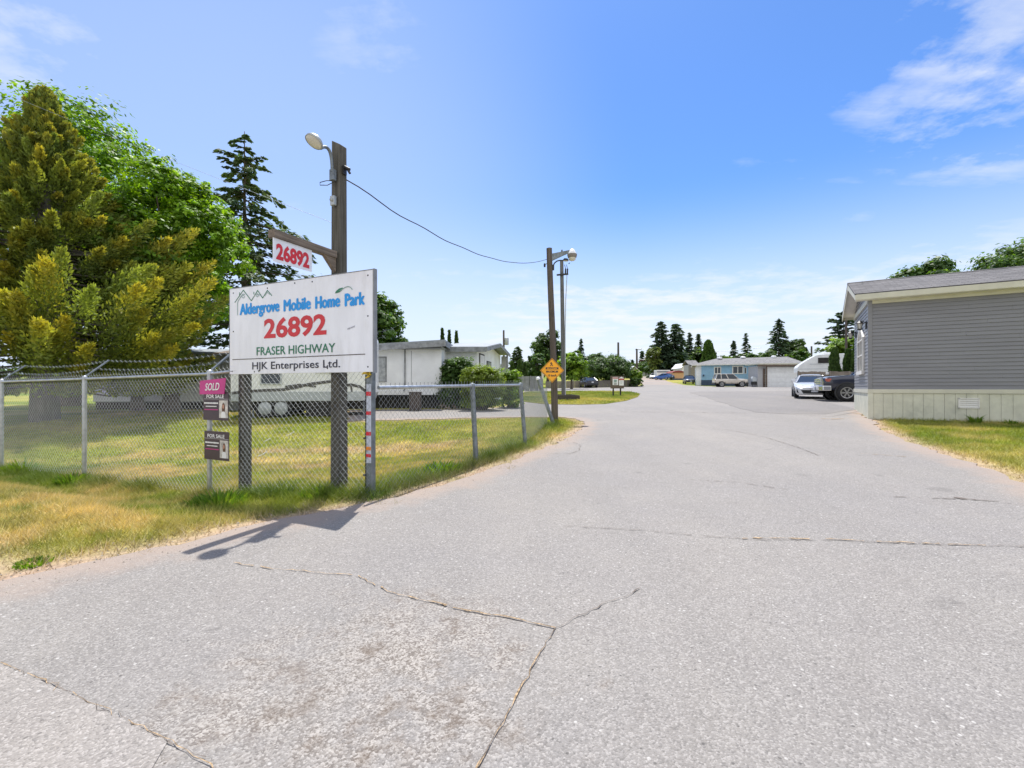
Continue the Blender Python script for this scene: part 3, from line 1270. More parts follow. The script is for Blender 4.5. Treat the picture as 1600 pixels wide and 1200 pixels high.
PAL = {
    'maple': [(.13, .24, .018), (.19, .33, .022), (.09, .175, .018), (.22, .36, .026)],
    'dark': [(.050, .095, .026), (.070, .125, .032), (.090, .150, .036)],
    'mid': [(.075, .145, .028), (.105, .18, .036), (.058, .115, .026)],
    'lime': [(.16, .27, .026), (.22, .33, .036), (.12, .21, .028)],
    'fir': [(.072, .120, .054), (.094, .146, .060), (.084, .124, .046)],
    'firblue': [(.068, .112, .066), (.088, .138, .080), (.076, .118, .066)],
    'cedar': [(.205, .265, .060), (.265, .315, .062), (.160, .215, .054)],
    'column': [(.060, .115, .026), (.080, .14, .028), (.045, .09, .024)],
    'plum': [(.080, .040, .046), (.10, .05, .055), (.06, .04, .04)],
    'weep': [(.14, .18, .045), (.18, .225, .055), (.11, .15, .04)],
    'rhodo': [(.075, .145, .034), (.10, .18, .042), (.058, .112, .03)],
    'box': [(.19, .26, .044), (.145, .205, .038), (.24, .31, .05)],
}


def crown_mesh(name, lobes, nleaf, size, pal, seed, parent, mat, clump=.16, per=26, flat=.0, aspect=.55):
    """leaves gathered in clumps over the lobes of a crown (centre, radii)"""
    rng = np.random.default_rng(seed)
    vol = np.array([l[1][0] * l[1][2] for l in lobes])
    nl = np.maximum((vol / vol.sum() * nleaf / per).astype(int), 3)
    P, C, N = [], [], []
    for (c, r), n in zip(lobes, nl):
        d = unit(n, rng)
        d[:, 2] = np.where(d[:, 2] < -.35, -d[:, 2], d[:, 2])
        rad = rng.uniform(.45, 1.05, n) ** .6
        cc = np.array(c) + d * rad[:, None] * np.array(r)
        hue = rng.uniform(.72, 1.28, n)
        k = rng.integers(0, len(pal), n)
        m = rng.integers(int(per * .5), int(per * 1.5), n)
        i = np.repeat(np.arange(n), m)
        sp = clump * np.mean(r) * rng.uniform(.6, 1.25, n)
        off = rng.normal(size=(len(i), 3))
        P.append(cc[i] + off * sp[i][:, None] * np.array((1, 1, .62)))
        # the leaves of one clump face roughly the same way: outwards and up
        N.append((d * .7 + np.array((0, 0, .55)))[i] + off * .28 + rng.normal(size=(len(i), 3)) * .42)
        base = np.asarray(pal)[k]
        C.append(base[i] * hue[i][:, None] * rng.uniform(.8, 1.2, (len(i), 1)))
    P = np.concatenate(P)
    C = np.concatenate(C)
    N = np.concatenate(N)
    n = len(P)
    A = np.cross(N, unit(n, rng))
    A /= np.linalg.norm(A, axis=1)[:, None] + 1e-9
    B = np.cross(N, A)
    B /= np.linalg.norm(B, axis=1)[:, None] + 1e-9
    s = size * rng.uniform(.6, 1.3, (n, 1)) / 2
    return npmesh(name, leafquads(P, A * s, B * s * aspect), 4, mat, parent, C)


def trunk_mesh(H, r0, r1, lean, seed, parent, mat, limbs=()):
    rnd = random.Random(seed)
    mb = MB()
    pts, rr = [], []
    k = 7
    for i in range(k):
        t = i / (k - 1)
        pts.append((lean[0] * t + rnd.uniform(-.04, .04) * H * .06, lean[1] * t + rnd.uniform(-.04, .04) * H * .06, -.15 + (H + .15) * t))
        rr.append(r0 * (1.35 if i == 0 else 1) * (1 - t) + r1 * t)
    mb.tube(pts, rr, 9)
    for (z, tip, r) in limbs:
        b = Vector((lean[0] * z / H, lean[1] * z / H, z))
        e = Vector(tip)
        m = b.lerp(e, .5) + Vector((0, 0, -.04 * (e - b).length))
        mb.tube([b, m, e], [r, r * .65, r * .2], 6)
    return mb.build('trunk', mat, parent)


def broad_tree(label, px, top, Y, hw, base_frac=.18, pal='mid', nleaf=9000, leaf=.30, seed=1, name='broadleaf_tree', cat='tree', group=None, nlobe=13, X=None, depth=1.0, bark='bark', squash=1.0, x_off=0, round_=0.0, clump=.16):
    rnd = random.Random(seed)
    if X is None:
        X = (px - 800) / FPX * Y
    z0 = gz(X, Y)
    H = EYE + (HZ - top) / FPX * Y - z0
    W = hw / FPX * Y
    root = thing(name, label, cat, (X, Y, z0), 0, group)
    cz0 = H * base_frac
    ch = (H - cz0) / 2
    mid = cz0 + ch
    ch *= 1.10
    W *= 1.06
    lobes = []
    for i in range(nlobe):
        t = (i + .5) / nlobe
        zz = 1 - 2 * t
        a = i * 2.39996 + rnd.uniform(-.3, .3)
        q = math.sqrt(max(0, 1 - zz * zz))
        lr = rnd.uniform(.34, .50)
        k = (1 - lr) * rnd.uniform(.86, 1.08)
        c = (math.cos(a) * q * k * W, math.sin(a) * q * k * W * depth, mid + zz * k * ch * .98)
        lobes.append((c, (lr * W, lr * W * depth, lr * min(ch, W * 1.1) * squash)))
    if round_:
        lobes.append(((0, 0, mid), (W * round_, W * round_ * depth, ch * round_)))
    limbs = [(max(.3, min(c[2] * .62, H * .6)), (c[0] * .85, c[1] * .85, c[2]), .035 + .012 * H * .5) for c, r in lobes[:8]]
    trunk_mesh(H * .72, .05 + .022 * H, .03, (0, 0), seed, root, MT[bark], limbs)
    crown_mesh('crown', lobes, nleaf, leaf, PAL[pal], seed, root, MT['leaf'], clump=clump)
    return root


def fir_tree(label, px, top, Y, hw, pal='fir', whorls=22, per=6, seed=1, spray=.42, droop=.22, base=.10, power=.85, name='fir_tree', cat='tree', group=None, dense=10, X=None, irregular=.35, bark='bark', tops=1, width2=.30, full=1.0):
    """conifer of tiered boughs: each bough carries flat sprays of needles"""
    rng = np.random.default_rng(seed)
    if X is None:
        X = (px - 800) / FPX * Y
    z0 = gz(X, Y)
    H = EYE + (HZ - top) / FPX * Y - z0
    W = hw / FPX * Y
    root = thing(name, label, cat, (X, Y, z0), 0, group)
    P, A, B, C = [], [], [], []
    mb = MB()
    heads = [(0, 0, H)] if tops == 1 else [(-W * .28, 0, H), (W * .36, .3, H * .965)]
    pal_ = np.asarray(PAL[pal])
    for (hx, hy, HH) in heads:
        k = 8
        mb.tube([(hx * min(1, t * 1.4), hy * t, -.2 + (HH + .1) * t) for t in [i / (k - 1) for i in range(k)]], [max(.02, (.07 + .013 * HH) * (1 - i / (k - 1)) ** .9) for i in range(k)], 8)
        for w in range(whorls):
            a0 = rng.uniform(0, 6.28)
            for b in range(per):
                if rng.random() < .12:
                    continue
                t = base + (1 - base) * ((w + rng.uniform(-.5, .5)) / whorls)
                t = min(max(t, base), .99)
                z = HH * t
                Lm = W * min(1.0, (1 - t) / full) ** power * (1.0 if tops == 1 else .8) + W * .03
                a = a0 + b * 6.283 / per + rng.uniform(-.35, .35)
                L = Lm * rng.uniform(1 - irregular * 1.3, 1 + irregular * .5)
                d = np.array((math.cos(a), math.sin(a), 0))
                sd = np.array((-d[1], d[0], 0))
                up = rng.uniform(-.05, .18) * (1.0 if t < .8 else 2.2)
                n = max(3, int(dense * (L / max(W, .1)) ** .8 * rng.uniform(.8, 1.2)))
                u = rng.uniform(.10, 1.0, n) ** .75
                lat = rng.uniform(-1, 1, n) * (width2 * L) * (1.05 - u * .75)
                zz = up * L * u - droop * L * u ** 2.0 + rng.normal(size=n) * .03 * L - np.abs(lat) * .18
                base_p = np.array((hx * min(1, t * 1.4), hy * t, z))
                p = base_p + d * (u * L)[:, None] + sd * lat[:, None]
                p[:, 2] += zz
                s = spray * rng.uniform(.6, 1.35, n)
                dirv = d + sd * (lat / (np.abs(lat).max() + 1e-6) * .8)[:, None] + np.array((0, 0, -.25 - droop * .6)) + rng.normal(size=(n, 3)) * .18
                dirv /= np.linalg.norm(dirv, axis=1)[:, None]
                nrm = np.array((0, 0, 1)) + rng.normal(size=(n, 3)) * .45
                bv = np.cross(dirv, nrm)
                bv /= np.linalg.norm(bv, axis=1)[:, None] + 1e-9
                P.append(p)
                A.append(dirv * (s / 2)[:, None])
                B.append(bv * (s * .30)[:, None])
                ci = pal_[rng.integers(0, len(pal_))] * rng.uniform(.8, 1.25)
                C.append(ci * rng.uniform(.75, 1.3, (n, 1)))
                if H > 6 and L > .5:
                    e = base_p + d * L * .8
                    e[2] += up * L * .8 - droop * L * .64
                    mb.tube([tuple(base_p), tuple(e)], [.02 + .012 * L, .008], 4, caps=False)
    mb.build('trunk', MT[bark], root)
    npmesh('crown', leafquads(np.concatenate(P), np.concatenate(A), np.concatenate(B)), 4, MT['needle'], root, np.concatenate(C))
    return root


def column_tree(label, px, top, Y, hw, pal='column', n=5000, leaf=.16, seed=1, name='columnar_cedar', cat='tree', group=None, X=None, taper=.55, wob=.16):
    rng = np.random.default_rng(seed)
    if X is None:
        X = (px - 800) / FPX * Y
    z0 = gz(X, Y)
    H = EYE + (HZ - top) / FPX * Y - z0
    W = hw / FPX * Y
    root = thing(name, label, cat, (X, Y, z0), 0, group)
    t = rng.uniform(0.02, 1, n)
    prof = np.clip((1 - t) ** taper, 0, 1) * np.clip(t * 9 + .45, 0, 1)
    a = rng.uniform(0, 6.283, n)
    wv = 1 + wob * np.sin(a * 3 + t * 9 + seed) + wob * .8 * np.sin(a * 5 - t * 14)
    r = W * prof * wv * rng.uniform(.55, 1.02, n) ** .5
    P = np.stack([np.cos(a) * r, np.sin(a) * r, t * H], 1)
    A = np.stack([np.cos(a) * .45, np.sin(a) * .45, np.full(n, 1.0)], 1) + rng.normal(size=(n, 3)) * .3
    A /= np.linalg.norm(A, axis=1)[:, None]
    B = np.cross(A, unit(n, rng))
    B /= np.linalg.norm(B, axis=1)[:, None] + 1e-9
    s = leaf * rng.uniform(.6, 1.4, (n, 1)) / 2
    cl = fbm(a * 1.8, t * H * 1.4, seed)
    C = shade(PAL[pal], n, rng) * (.7 + .6 * cl)[:, None]
    trunk_mesh(H * .8, .05 + .012 * H, .02, (0, 0), seed, root, MT['bark'])
    npmesh('crown', leafquads(P, A * s, B * s * .5), 4, MT['needle'], root, C)
    return root


def shrub(label, px, top, Y, hw, pal='rhodo', n=6000, leaf=.10, seed=1, name='shrub', group=None, nlobe=9, depth=.9, boxy=0.0, X=None, cat='shrub'):
    rnd = random.Random(seed)
    if X is None:
        X = (px - 800) / FPX * Y
    z0 = gz(X, Y)
    H = EYE + (HZ - top) / FPX * Y - z0
    W = hw / FPX * Y
    root = thing(name, label, cat, (X, Y, z0), 0, group)
    lobes = []
    for i in range(nlobe):
        a = i * 2.4
        q = math.sqrt((i + .5) / nlobe)
        lr = rnd.uniform(.36, .5)
        k = (1 - lr) * (1.25 if boxy else 1.0)
        c = (math.cos(a) * q * k * W, math.sin(a) * q * k * W * depth, H * (.40 if not boxy else .5) + H * rnd.uniform(-.08, .16) * (1 - q))
        lobes.append((c, (lr * W, lr * W * depth, H * (.5 if not boxy else .48))))
    lobes += [((c[0] * .95, c[1] * .95, c[2] * .42), (r[0], r[1], r[2] * .85)) for c, r in lobes[::1 if boxy else 2]]
    mb = MB()
    for c, r in lobes:
        mb.tube([(c[0] * .2, c[1] * .2, -.05), (c[0] * .6, c[1] * .6, c[2] * .6), (c[0], c[1], c[2])], [.03, .02, .008], 5)
    mb.build('stems', MT['bark'], root)
    crown_mesh('foliage', lobes, n, leaf, PAL[pal], seed, root, MT['leaf'], clump=.13)
    return root


# the large yellow-tipped cedar behind the fence
def big_cedar():
    rng = np.random.default_rng(77)
    Y, px, top = 16.0, 70, 138
    X = (px - 800) / FPX * Y
    z0 = gz(X, Y)
    H = EYE + (HZ - top) / FPX * Y - z0
    W = 4.95
    root = thing('cedar_tree', 'tall bushy cedar with yellow tipped feathery sprays behind the left fence', 'tree', (X, Y, z0))
    P, A, B, C = [], [], [], []
    mb = MB()
    k = 9
    mb.tube([(0, 0, -.2 + (H + .1) * i / (k - 1)) for i in range(k)], [.40 * (1 - i / (k - 1)) ** .9 + .015 for i in range(k)], 10)
    npl = 560
    green = np.asarray(PAL['cedar'])
    gold = np.array((.50, .425, .05))
    for b in range(npl):
        t = .105 + .875 * ((b + rng.random()) / npl) ** .92
        env = W * min(1.0, ((1 - t) / .70) ** 1.22) + .08
        a = b * 2.39996 + rng.uniform(-.5, .5)
        env *= 1 + .16 * math.sin(a * 2 + 1.0) + .12 * math.sin(a * 3 - t * 11)
        d = np.array((math.cos(a), math.sin(a), 0.0))
        r1 = env * rng.uniform(.66, 1.04)
        r0 = r1 * rng.uniform(.46, .72)
        ln = r1 - r0
        rise = rng.uniform(.10, .85) * ln + .25 * (t > .7)
        p0 = d * r0 + np.array((0, 0, H * t - .10 * r1))
        p1 = d * r1 + np.array((0, 0, H * t - .10 * r1 + rise))
        ax = p1 - p0
        L = np.linalg.norm(ax)
        ax = ax / L
        n = int(230 + 520 * L / 2.0)
        u = rng.uniform(0, 1, n) ** .8
        wid = (.25 * L + .10) * np.clip(u * 3 + .3, 0, 1) * (1.08 - u) ** .65
        q = unit(n, rng)
        p = p0 + ax * (u * L)[:, None] + q * (wid * rng.uniform(.3, 1.0, n))[:, None]
        # hanging skirt of the plume
        p[:, 2] -= rng.uniform(0, 1, n) ** 2 * .45 * L * (1 - u)
        p[:, 2] = np.maximum(p[:, 2], .85 + .25 * rng.random(n))
        s = rng.uniform(.07, .21, n)
        dv = ax * .9 + q * .65 + rng.normal(size=(n, 3)) * .36 + np.array((0, 0, .15))
        dv /= np.linalg.norm(dv, axis=1)[:, None]
        nv = q + np.array((0, 0, .5)) + rng.normal(size=(n, 3)) * .5
        bv = np.cross(dv, nv)
        bv /= np.linalg.norm(bv, axis=1)[:, None] + 1e-9
        P.append(p)
        A.append(dv * (s / 2)[:, None])
        B.append(bv * (s * .18)[:, None])
        warm = np.clip(rng.normal(.42, .32) + .25 * math.cos(a - .2) * (t < .6), 0, 1)
        tip = np.clip((u - .45) / .5, 0, 1) * warm * rng.uniform(.4, 1, n)
        base = green[rng.integers(0, 3)] * rng.uniform(.75, 1.3)
        c = base * rng.uniform(.7, 1.3, (n, 1))
        C.append(c * (1 - tip[:, None]) + gold * tip[:, None] * rng.uniform(.8, 1.2, (n, 1)))
        if b % 2 == 0:
            mb.tube([(0, 0, H * t * .97), tuple(p0), tuple(p0 + ax * L * .7)], [.045, .026, .006], 4, caps=False)
    mb.build('trunk', MT['bark_grey'], root)
    npmesh('crown', leafquads(np.concatenate(P), np.concatenate(A), np.concatenate(B)), 4, MT['spray'], root, np.concatenate(C))


big_cedar()
LT = 'leafy trees behind the left fence'
broad_tree('bright green maple with the highest leafy crown, partly behind the cedar', 115, 150, 23, 170, .10, 'maple', 56000, .23, 21, 'maple_tree', group=LT, nlobe=24, clump=.10)
broad_tree('lower bright green maple leaning out to the right of the cedar', 268, 238, 18.8, 105, .17, 'maple', 44000, .19, 22, 'maple_tree', group=LT, nlobe=19, clump=.10)
broad_tree('dark leafy tree low between cedar and fir', 215, 345, 20.0, 105, .24, 'maple', 16000, .24, 24, 'broadleaf_tree', group=LT, nlobe=14)
fir_tree('tall thin fir with sparse drooping tiers rising behind the entrance board', 382, 203, 31, 104, 'fir', 27, 7, 31, .33, .24, .06, .70, irregular=.5, dense=140, width2=.22, full=.55)
broad_tree('round dense green tree showing between board edge and white house roof', 583, 452, 40, 56, .08, 'mid', 13000, .42, 41, nlobe=13)
CB = 'dark columnar cedars behind the white house'
for i, (px, tp, hw) in enumerate([(691, 514, 5.5), (702, 517, 4.5), (713, 518, 5.5)]):
    column_tree(['leftmost and highest dark column tree above the white house roof', 'middle slim dark column tree above the white house roof', 'rightmost dark column tree above the white house roof'][i], px, tp, 46, hw, 'dark', 2600, .34, 50 + i, group=CB)

# beyond the driveway, centre
fir_tree('dense dark fir just right of the white house porch', 809, 541, 78, 25, 'fir', 26, 9, 61, .62, .16, .02, .7, dense=20)
fir_tree('narrow dark fir behind the grey board fence', 828, 560, 72, 11, 'fir', 24, 8, 62, .55, .16, .02, .7, dense=16)
broad_tree('tall dark green tree behind the slow sign pole', 856, 513, 86, 25, .15, 'dark', 14000, .42, 63, nlobe=12)
broad_tree('pale mixed green tree left of the slow sign pole', 838, 548, 70, 17, .05, 'mid', 6000, .42, 64, nlobe=11)
broad_tree('bright lime green tree right of the grey pole', 893, 549, 57, 25, .08, 'lime', 9500, .34, 65, nlobe=13)
fir_tree('small pointed spruce rising above the round trees', 908, 528, 92, 15, 'firblue', 24, 7, 66, .6, .18, .03, dense=18, name='spruce_tree')
broad_tree('mid green tree between spruce and the round hedge tree', 927, 552, 80, 20, .04, 'mid', 10000, .36, 67, nlobe=11)
broad_tree('wide round dark hedge tree behind the notice board', 953, 556, 69, 37, .0, 'dark', 22000, .30, 68, nlobe=18, round_=.75)
shrub('lime green bush at the right end of the dark hedge', 993, 576, 68, 12, 'lime', 3200, .30, 69)
shrub('dark clipped bush under the lime green bush by the road', 992, 589, 66.6, 12, 'dark', 2600, .28, 70, boxy=1)
CR = 'clipped cedar hedge trees behind the board fence'
for i, (px, tp, hw) in enumerate([(800, 566, 6), (812, 563, 6.5), (820, 567, 6)]):
    column_tree(['hedge cedar nearest the porch of the white house', 'highest of the hedge cedars behind the grey boards', 'hedge cedar right of the highest hedge cedar'][i], px, tp, 62, hw, 'dark', 2200, .38, 71 + i, group=CR)

# far end of the road
FT = 'far conifers beyond the blue house'
fir_tree('great dark double topped fir at the end of the road', 1043, 502, 122, 38, 'firblue', 30, 9, 81, 1.0, .20, .02, .62, dense=34, irregular=.4, tops=2, group=FT)
broad_tree('pale weeping tree against the left side of the double fir', 1022, 536, 119, 12, .0, 'weep', 4200, .75, 82, name='weeping_tree', nlobe=9)
fir_tree('slim dark fir just right of the double fir', 1077, 519, 128, 18, 'firblue', 26, 8, 83, .85, .18, .02, .8, dense=20, group=FT)
fir_tree('slim dark fir beside the light green conifer', 1091, 521, 130, 16, 'fir', 26, 8, 84, .85, .18, .02, .7, dense=20, group=FT)
column_tree('light green bushy conifer behind the blue house corner', 1107, 532, 116, 14, 'mid', 7000, .6, 85, name='conifer_tree', taper=.45)
broad_tree('broad dark tree under the slim firs', 1084, 546, 126, 22, .0, 'dark', 6000, .9, 86, nlobe=12)
broad_tree('low dark tree under the double fir', 1048, 548, 124, 30, .0, 'dark', 8000, .85, 87, nlobe=13)
fir_tree('smaller dark fir left of a pair above the blue house roof', 1146, 531, 126, 14, 'firblue', 24, 8, 88, .85, .18, .02, .8, dense=18, group=FT)
fir_tree('taller dark fir right of a pair above the blue house roof', 1165, 520, 126, 17, 'firblue', 24, 7, 89, .85, .10, .02, .8, dense=18, irregular=.45, group=FT)
shrub('pale green bush above the blue house roof', 1139, 552, 112, 12, 'lime', 2600, .6, 90, cat='bush')
fir_tree('wide pointed dark fir above the garage roof', 1217, 497, 105, 31, 'firblue', 32, 9, 91, .75, .18, .02, .72, dense=28, group=FT)
broad_tree('round dark tree leaning on the wide fir', 1241, 524, 108, 20, .0, 'dark', 7000, .7, 92, nlobe=12)
broad_tree('bushy olive tree left of the wide fir', 1204, 541, 100, 13, .0, 'mid', 4200, .6, 93, nlobe=10)
shrub('lime bush above the garage roof', 1226, 550, 92, 13, 'lime', 2600, .5, 94, cat='bush')
shrub('grey green bush between garage roof and camper', 1248, 541, 90, 15, 'mid', 3400, .5, 95, cat='bush')
fir_tree('spreading cedar with level layered boughs beyond the camper', 1318, 486, 76, 47, 'firblue', 17, 7, 96, .65, .04, .16, .5, name='layered_cedar', dense=90, irregular=.45, width2=.22)
broad_tree('yellow green tree behind the camper', 1322, 520, 62, 30, .0, 'lime', 9000, .42, 97, nlobe=13)
shrub('low yellow green bush left of the layered cedar', 1292, 548, 64, 22, 'lime', 4200, .36, 98, cat='bush')
CC = 'columnar cedars in front of the camper'
column_tree('green column cedar standing before the camper window', 1304, 543, 38.4, 8.5, 'column', 6500, .16, 101, group=CC, taper=.28)
column_tree('green column cedar before the rear end of the camper', 1325, 545, 38.4, 7.5, 'column', 5500, .16, 102, group=CC, taper=.28)
column_tree('green column cedar nearest the grey house corner', 1337, 540, 37.6, 7, 'column', 5500, .16, 103, group=CC, taper=.28)
broad_tree('dark tree group leftmost above the grey house roof', 1450, 394, 39, 58, .1, 'mid', 24000, .36, 111, nlobe=13)
broad_tree('small dark tree in the middle above the grey house roof', 1520, 390, 42, 34, .1, 'mid', 15000, .36, 112, nlobe=11)
broad_tree('largest dark tree at the right above the grey house roof', 1604, 360, 40, 84, .1, 'mid', 36000, .36, 113, nlobe=16)
broad_tree('dark rounded tree filling the gap right of the slim firs', 1122, 556, 120, 18, .0, 'dark', 6000, .6, 130, nlobe=11)
broad_tree('low olive tree row left of the wide fir', 1185, 551, 118, 20, .0, 'mid', 6000, .6, 131, nlobe=11)
broad_tree('low dark tree between the fir pair and the lime bush', 1160, 552, 122, 16, .0, 'dark', 5000, .6, 132, nlobe=10)
broad_tree('low green tree left of the double fir behind the pale houses', 1000, 566, 150, 18, .0, 'mid', 4500, .7, 133, nlobe=10)
broad_tree('bushy tree behind the porch fir and board fence', 818, 566, 84, 22, .0, 'dark', 6000, .45, 134, nlobe=11)
fir_tree('hazy far fir behind the road end pole', 1003, 548, 170, 8, 'firblue', 16, 6, 114, 1.7, .2, .02, dense=8)
fir_tree('hazy far fir right of the road end pole', 1013, 545, 172, 8, 'firblue', 16, 6, 115, 1.7, .2, .02, dense=8)
broad_tree('plum coloured tree at the end of the road', 1009, 559, 160, 13, .05, 'plum', 3600, .9, 116, nlobe=9, name='plum_tree')
fir_tree('tiny far fir left of the road end pole', 988, 562, 165, 6, 'firblue', 14, 6, 117, 1.5, .2, .02, dense=8)

# shrubs before the white house
shrub('dark rhododendron bush against the white house wall', 716, 555, 21.2, 37, 'rhodo', 24000, .13, 121, nlobe=14, depth=.6)
shrub('clipped boxy bush with yellow green top before the white house', 753, 573, 19.9, 34, 'box', 34000, .09, 122, nlobe=15, boxy=1, depth=.75)
shrub('loose lime green bush right of the clipped boxy bush', 797, 571, 21.5, 23, 'lime', 9000, .12, 123, nlobe=11)


def weed(label, px, py, r, h, seed, n=260, group='weed clumps at the fence foot'):
    x0, y0 = G(px, py)
    rng = np.random.default_rng(seed)
    a = rng.uniform(0, 6.283, n)
    q = np.sqrt(rng.uniform(0, 1, n)) * r
    x, y = np.cos(a) * q, np.sin(a) * q
    hh = h * rng.uniform(.4, 1.0, n) * (1 - .5 * q / r)
    w = rng.uniform(.006, .014, n)
    b = rng.uniform(0, 6.283, n)
    lean = hh * rng.uniform(.2, .9, n)
    V = np.empty((n, 4, 3))
    dx, dy = np.cos(b) * w, np.sin(b) * w
    mx, my = x + np.cos(a) * lean * .5, y + np.sin(a) * lean * .5
    V[:, 0] = np.stack([x, y, np.full(n, -.01)], 1)
    V[:, 1] = np.stack([mx - dx, my - dy, hh * .65], 1)
    V[:, 2] = np.stack([x + np.cos(a) * lean, y + np.sin(a) * lean, hh], 1)
    V[:, 3] = np.stack([mx + dx, my + dy, hh * .65], 1)
    c = shade([(.14, .24, .028), (.10, .19, .024), (.19, .27, .04)], n, rng)
    root = thing('weed_clump', label, 'weed', (x0, y0, gz(x0, y0)), 0, group)
    npmesh('leaves', V.reshape(-1, 3), 4, MT['leaf'], root, c)


weed('bright green weed clump at the foot of the left board post', 345, 790, .34, .26, 201, 420)
weed('bright green weed clump under the low fence', 692, 737, .26, .24, 202, 380)
weed('green weed clump before the second tall fence post', 112, 757, .22, .28, 203)
weed('green grass tuft at the left picture edge by the fence', 36, 738, .24, .34, 204)
weed('weed clump under the main timber pole', 500, 778, .22, .20, 205)
weed('low weed tuft by the pavement edge at lower left', 52, 882, .11, .07, 206, 110)
weed('small dark weed against the sage skirting', 1524, 662, .10, .34, 207, 120, 'weeds at the skirting')
weed('tiny weed at the right of the sage skirting', 1580, 664, .10, .2, 208, 80, 'weeds at the skirting')

# ------------------------------------------------------------------ chain-link fences
def chain_mesh(name, A, B, zA, zB, hA, hB, parent, pitch=.086, r=.0019, sag=0.0, over=.05, barbs=True, off=Vector((0, 0, 0))):
    """woven wire between two posts: zig-zag wires that hook into their neighbours"""
    A, B = Vector(A), Vector(B)
    L = (B - A).length
    d = (B - A) / L
    n = Vector((-d.y, d.x))
    nc = int(L / pitch)
    rows = int((max(hA, hB) + over) / (pitch / 2))
    P0, P1 = [], []

    def pt(c, row, dep):
        u = c * pitch / 2 / L
        z0 = zA * (1 - u) + zB * u
        h = (hA * (1 - u) + hB * u) - sag * 4 * u * (1 - u)
        v = row / rows
        q = A + d * (c * pitch / 2) + n * dep
        return (q.x + off.x, q.y + off.y, z0 + .03 + v * (h + over - .03))
    for c in range(nc * 2):
        for k in range(rows):
            e = (k + c) % 2
            P0.append(pt(c + e, k, .003 if e else -.003))
            P1.append(pt(c + 1 - e, k + 1, -.003 if e else .003))
        if barbs:
            t = pt(c + ((rows + c) % 2), rows, 0)
            P0.append(t)
            P1.append((t[0] + (.008 if c % 2 else -.008) * d.x, t[1] + .008 * d.y, t[2] + .03))
    o = segs(name, P0, P1, r, MT['wire'], parent)
    return o


def fence_post(mb, x, y, h, r=.035, lean=(0, 0), cap=True):
    z = gz(x, y)
    mb.tube([(x, y, z - .2), (x + lean[0], y + lean[1], z + h)], r, 12)
    if cap:
        mb.lathe([(r * 1.18, -.03), (r * 1.2, .0), (r * .9, .03), (.004, .042)], (x + lean[0], y + lean[1], z + h), n=12)


BACK = Vector((-FN[0], -FN[1]))
FB = Vector((.404, .915)) * .09          # the wire hangs a hand behind the board


def tall_fence():
    root = thing('chain_link_fence', 'tall chain-link fence with slanted barbed wire arms left of the entrance board', 'fence', (0, 0, 0))
    K = [Vector((F0[0], F0[1])) + FB + Vector((FD[0], FD[1])) * k for k in (-13.0, -9.75, -6.57, -3.42, 0)]
    end = Vector((-1.66, 5.545))
    H = 1.83
    for p in K:
        mb = MB()
        fence_post(mb, p.x, p.y, H)
        o = mb.build('post', MT['galv'], root)
        am = MB()
        z = gz(p.x, p.y) + H
        am.bar((p.x, p.y, z + .01), (p.x + BACK.x * .36, p.y + BACK.y * .36, z + .33), .045, .018, (0, 0, 1))
        am.build('barbed_wire_arm', MT['galv_dull'], o)
    rail = MB()
    pts = [(p.x, p.y, gz(p.x, p.y) + H - .02) for p in K] + [(end.x, end.y, gz(end.x, end.y) + H - .12)]
    for a, b in zip(pts[:-1], pts[1:]):
        rail.tube([a, b], .021, 10)
    rail.build('top_rail', MT['galv'], root)
    PP = K + [end]
    for i, (a, b) in enumerate(zip(PP[:-1], PP[1:])):
        chain_mesh('wire_mesh', a, b, gz(a.x, a.y), gz(b.x, b.y), H, H if i < 4 else H - .08, root)
    P0, P1 = [], []
    for f in (.5, .97):
        q = [(p.x + BACK.x * .36 * f, p.y + BACK.y * .36 * f, gz(p.x, p.y) + H + .33 * f) for p in K]
        q.append((end.x + BACK.x * .36 * f, end.y + BACK.y * .36 * f, gz(end.x, end.y) + H + .25 * f))
        for a, b in zip(q[:-1], q[1:]):
            m = 24
            last = None
            for j in range(m + 1):
                t = j / m
                p = Vector(a).lerp(Vector(b), t) - Vector((0, 0, .06 * 4 * t * (1 - t)))
                if last is not None:
                    P0.append(tuple(last))
                    P1.append(tuple(p))
                last = p
                for sx, sz in ((.02, .02), (-.02, .02)):
                    P0.append((p.x - sx, p.y, p.z - sz))
                    P1.append((p.x + sx, p.y, p.z + sz))
    segs('barbed_wire', P0, P1, .0024, MT['galv_dull'], root)
    for (u, zz, L) in ((1.05, .55, .12), (1.18, .75, .07), (1.6, .80, .10)):
        p = K[4] + Vector((FD[0], FD[1])) * u - FB * .12
        z = gz(p.x, p.y) + zz
        tw = MB()
        tw.tube([(p.x, p.y, z), (p.x + L * .5, p.y - .01, z + L * .2), (p.x + L, p.y, z + L * .55)], .005, 5)
        tw.build('tie_wire', MT['ink_white'], root)


tall_fence()


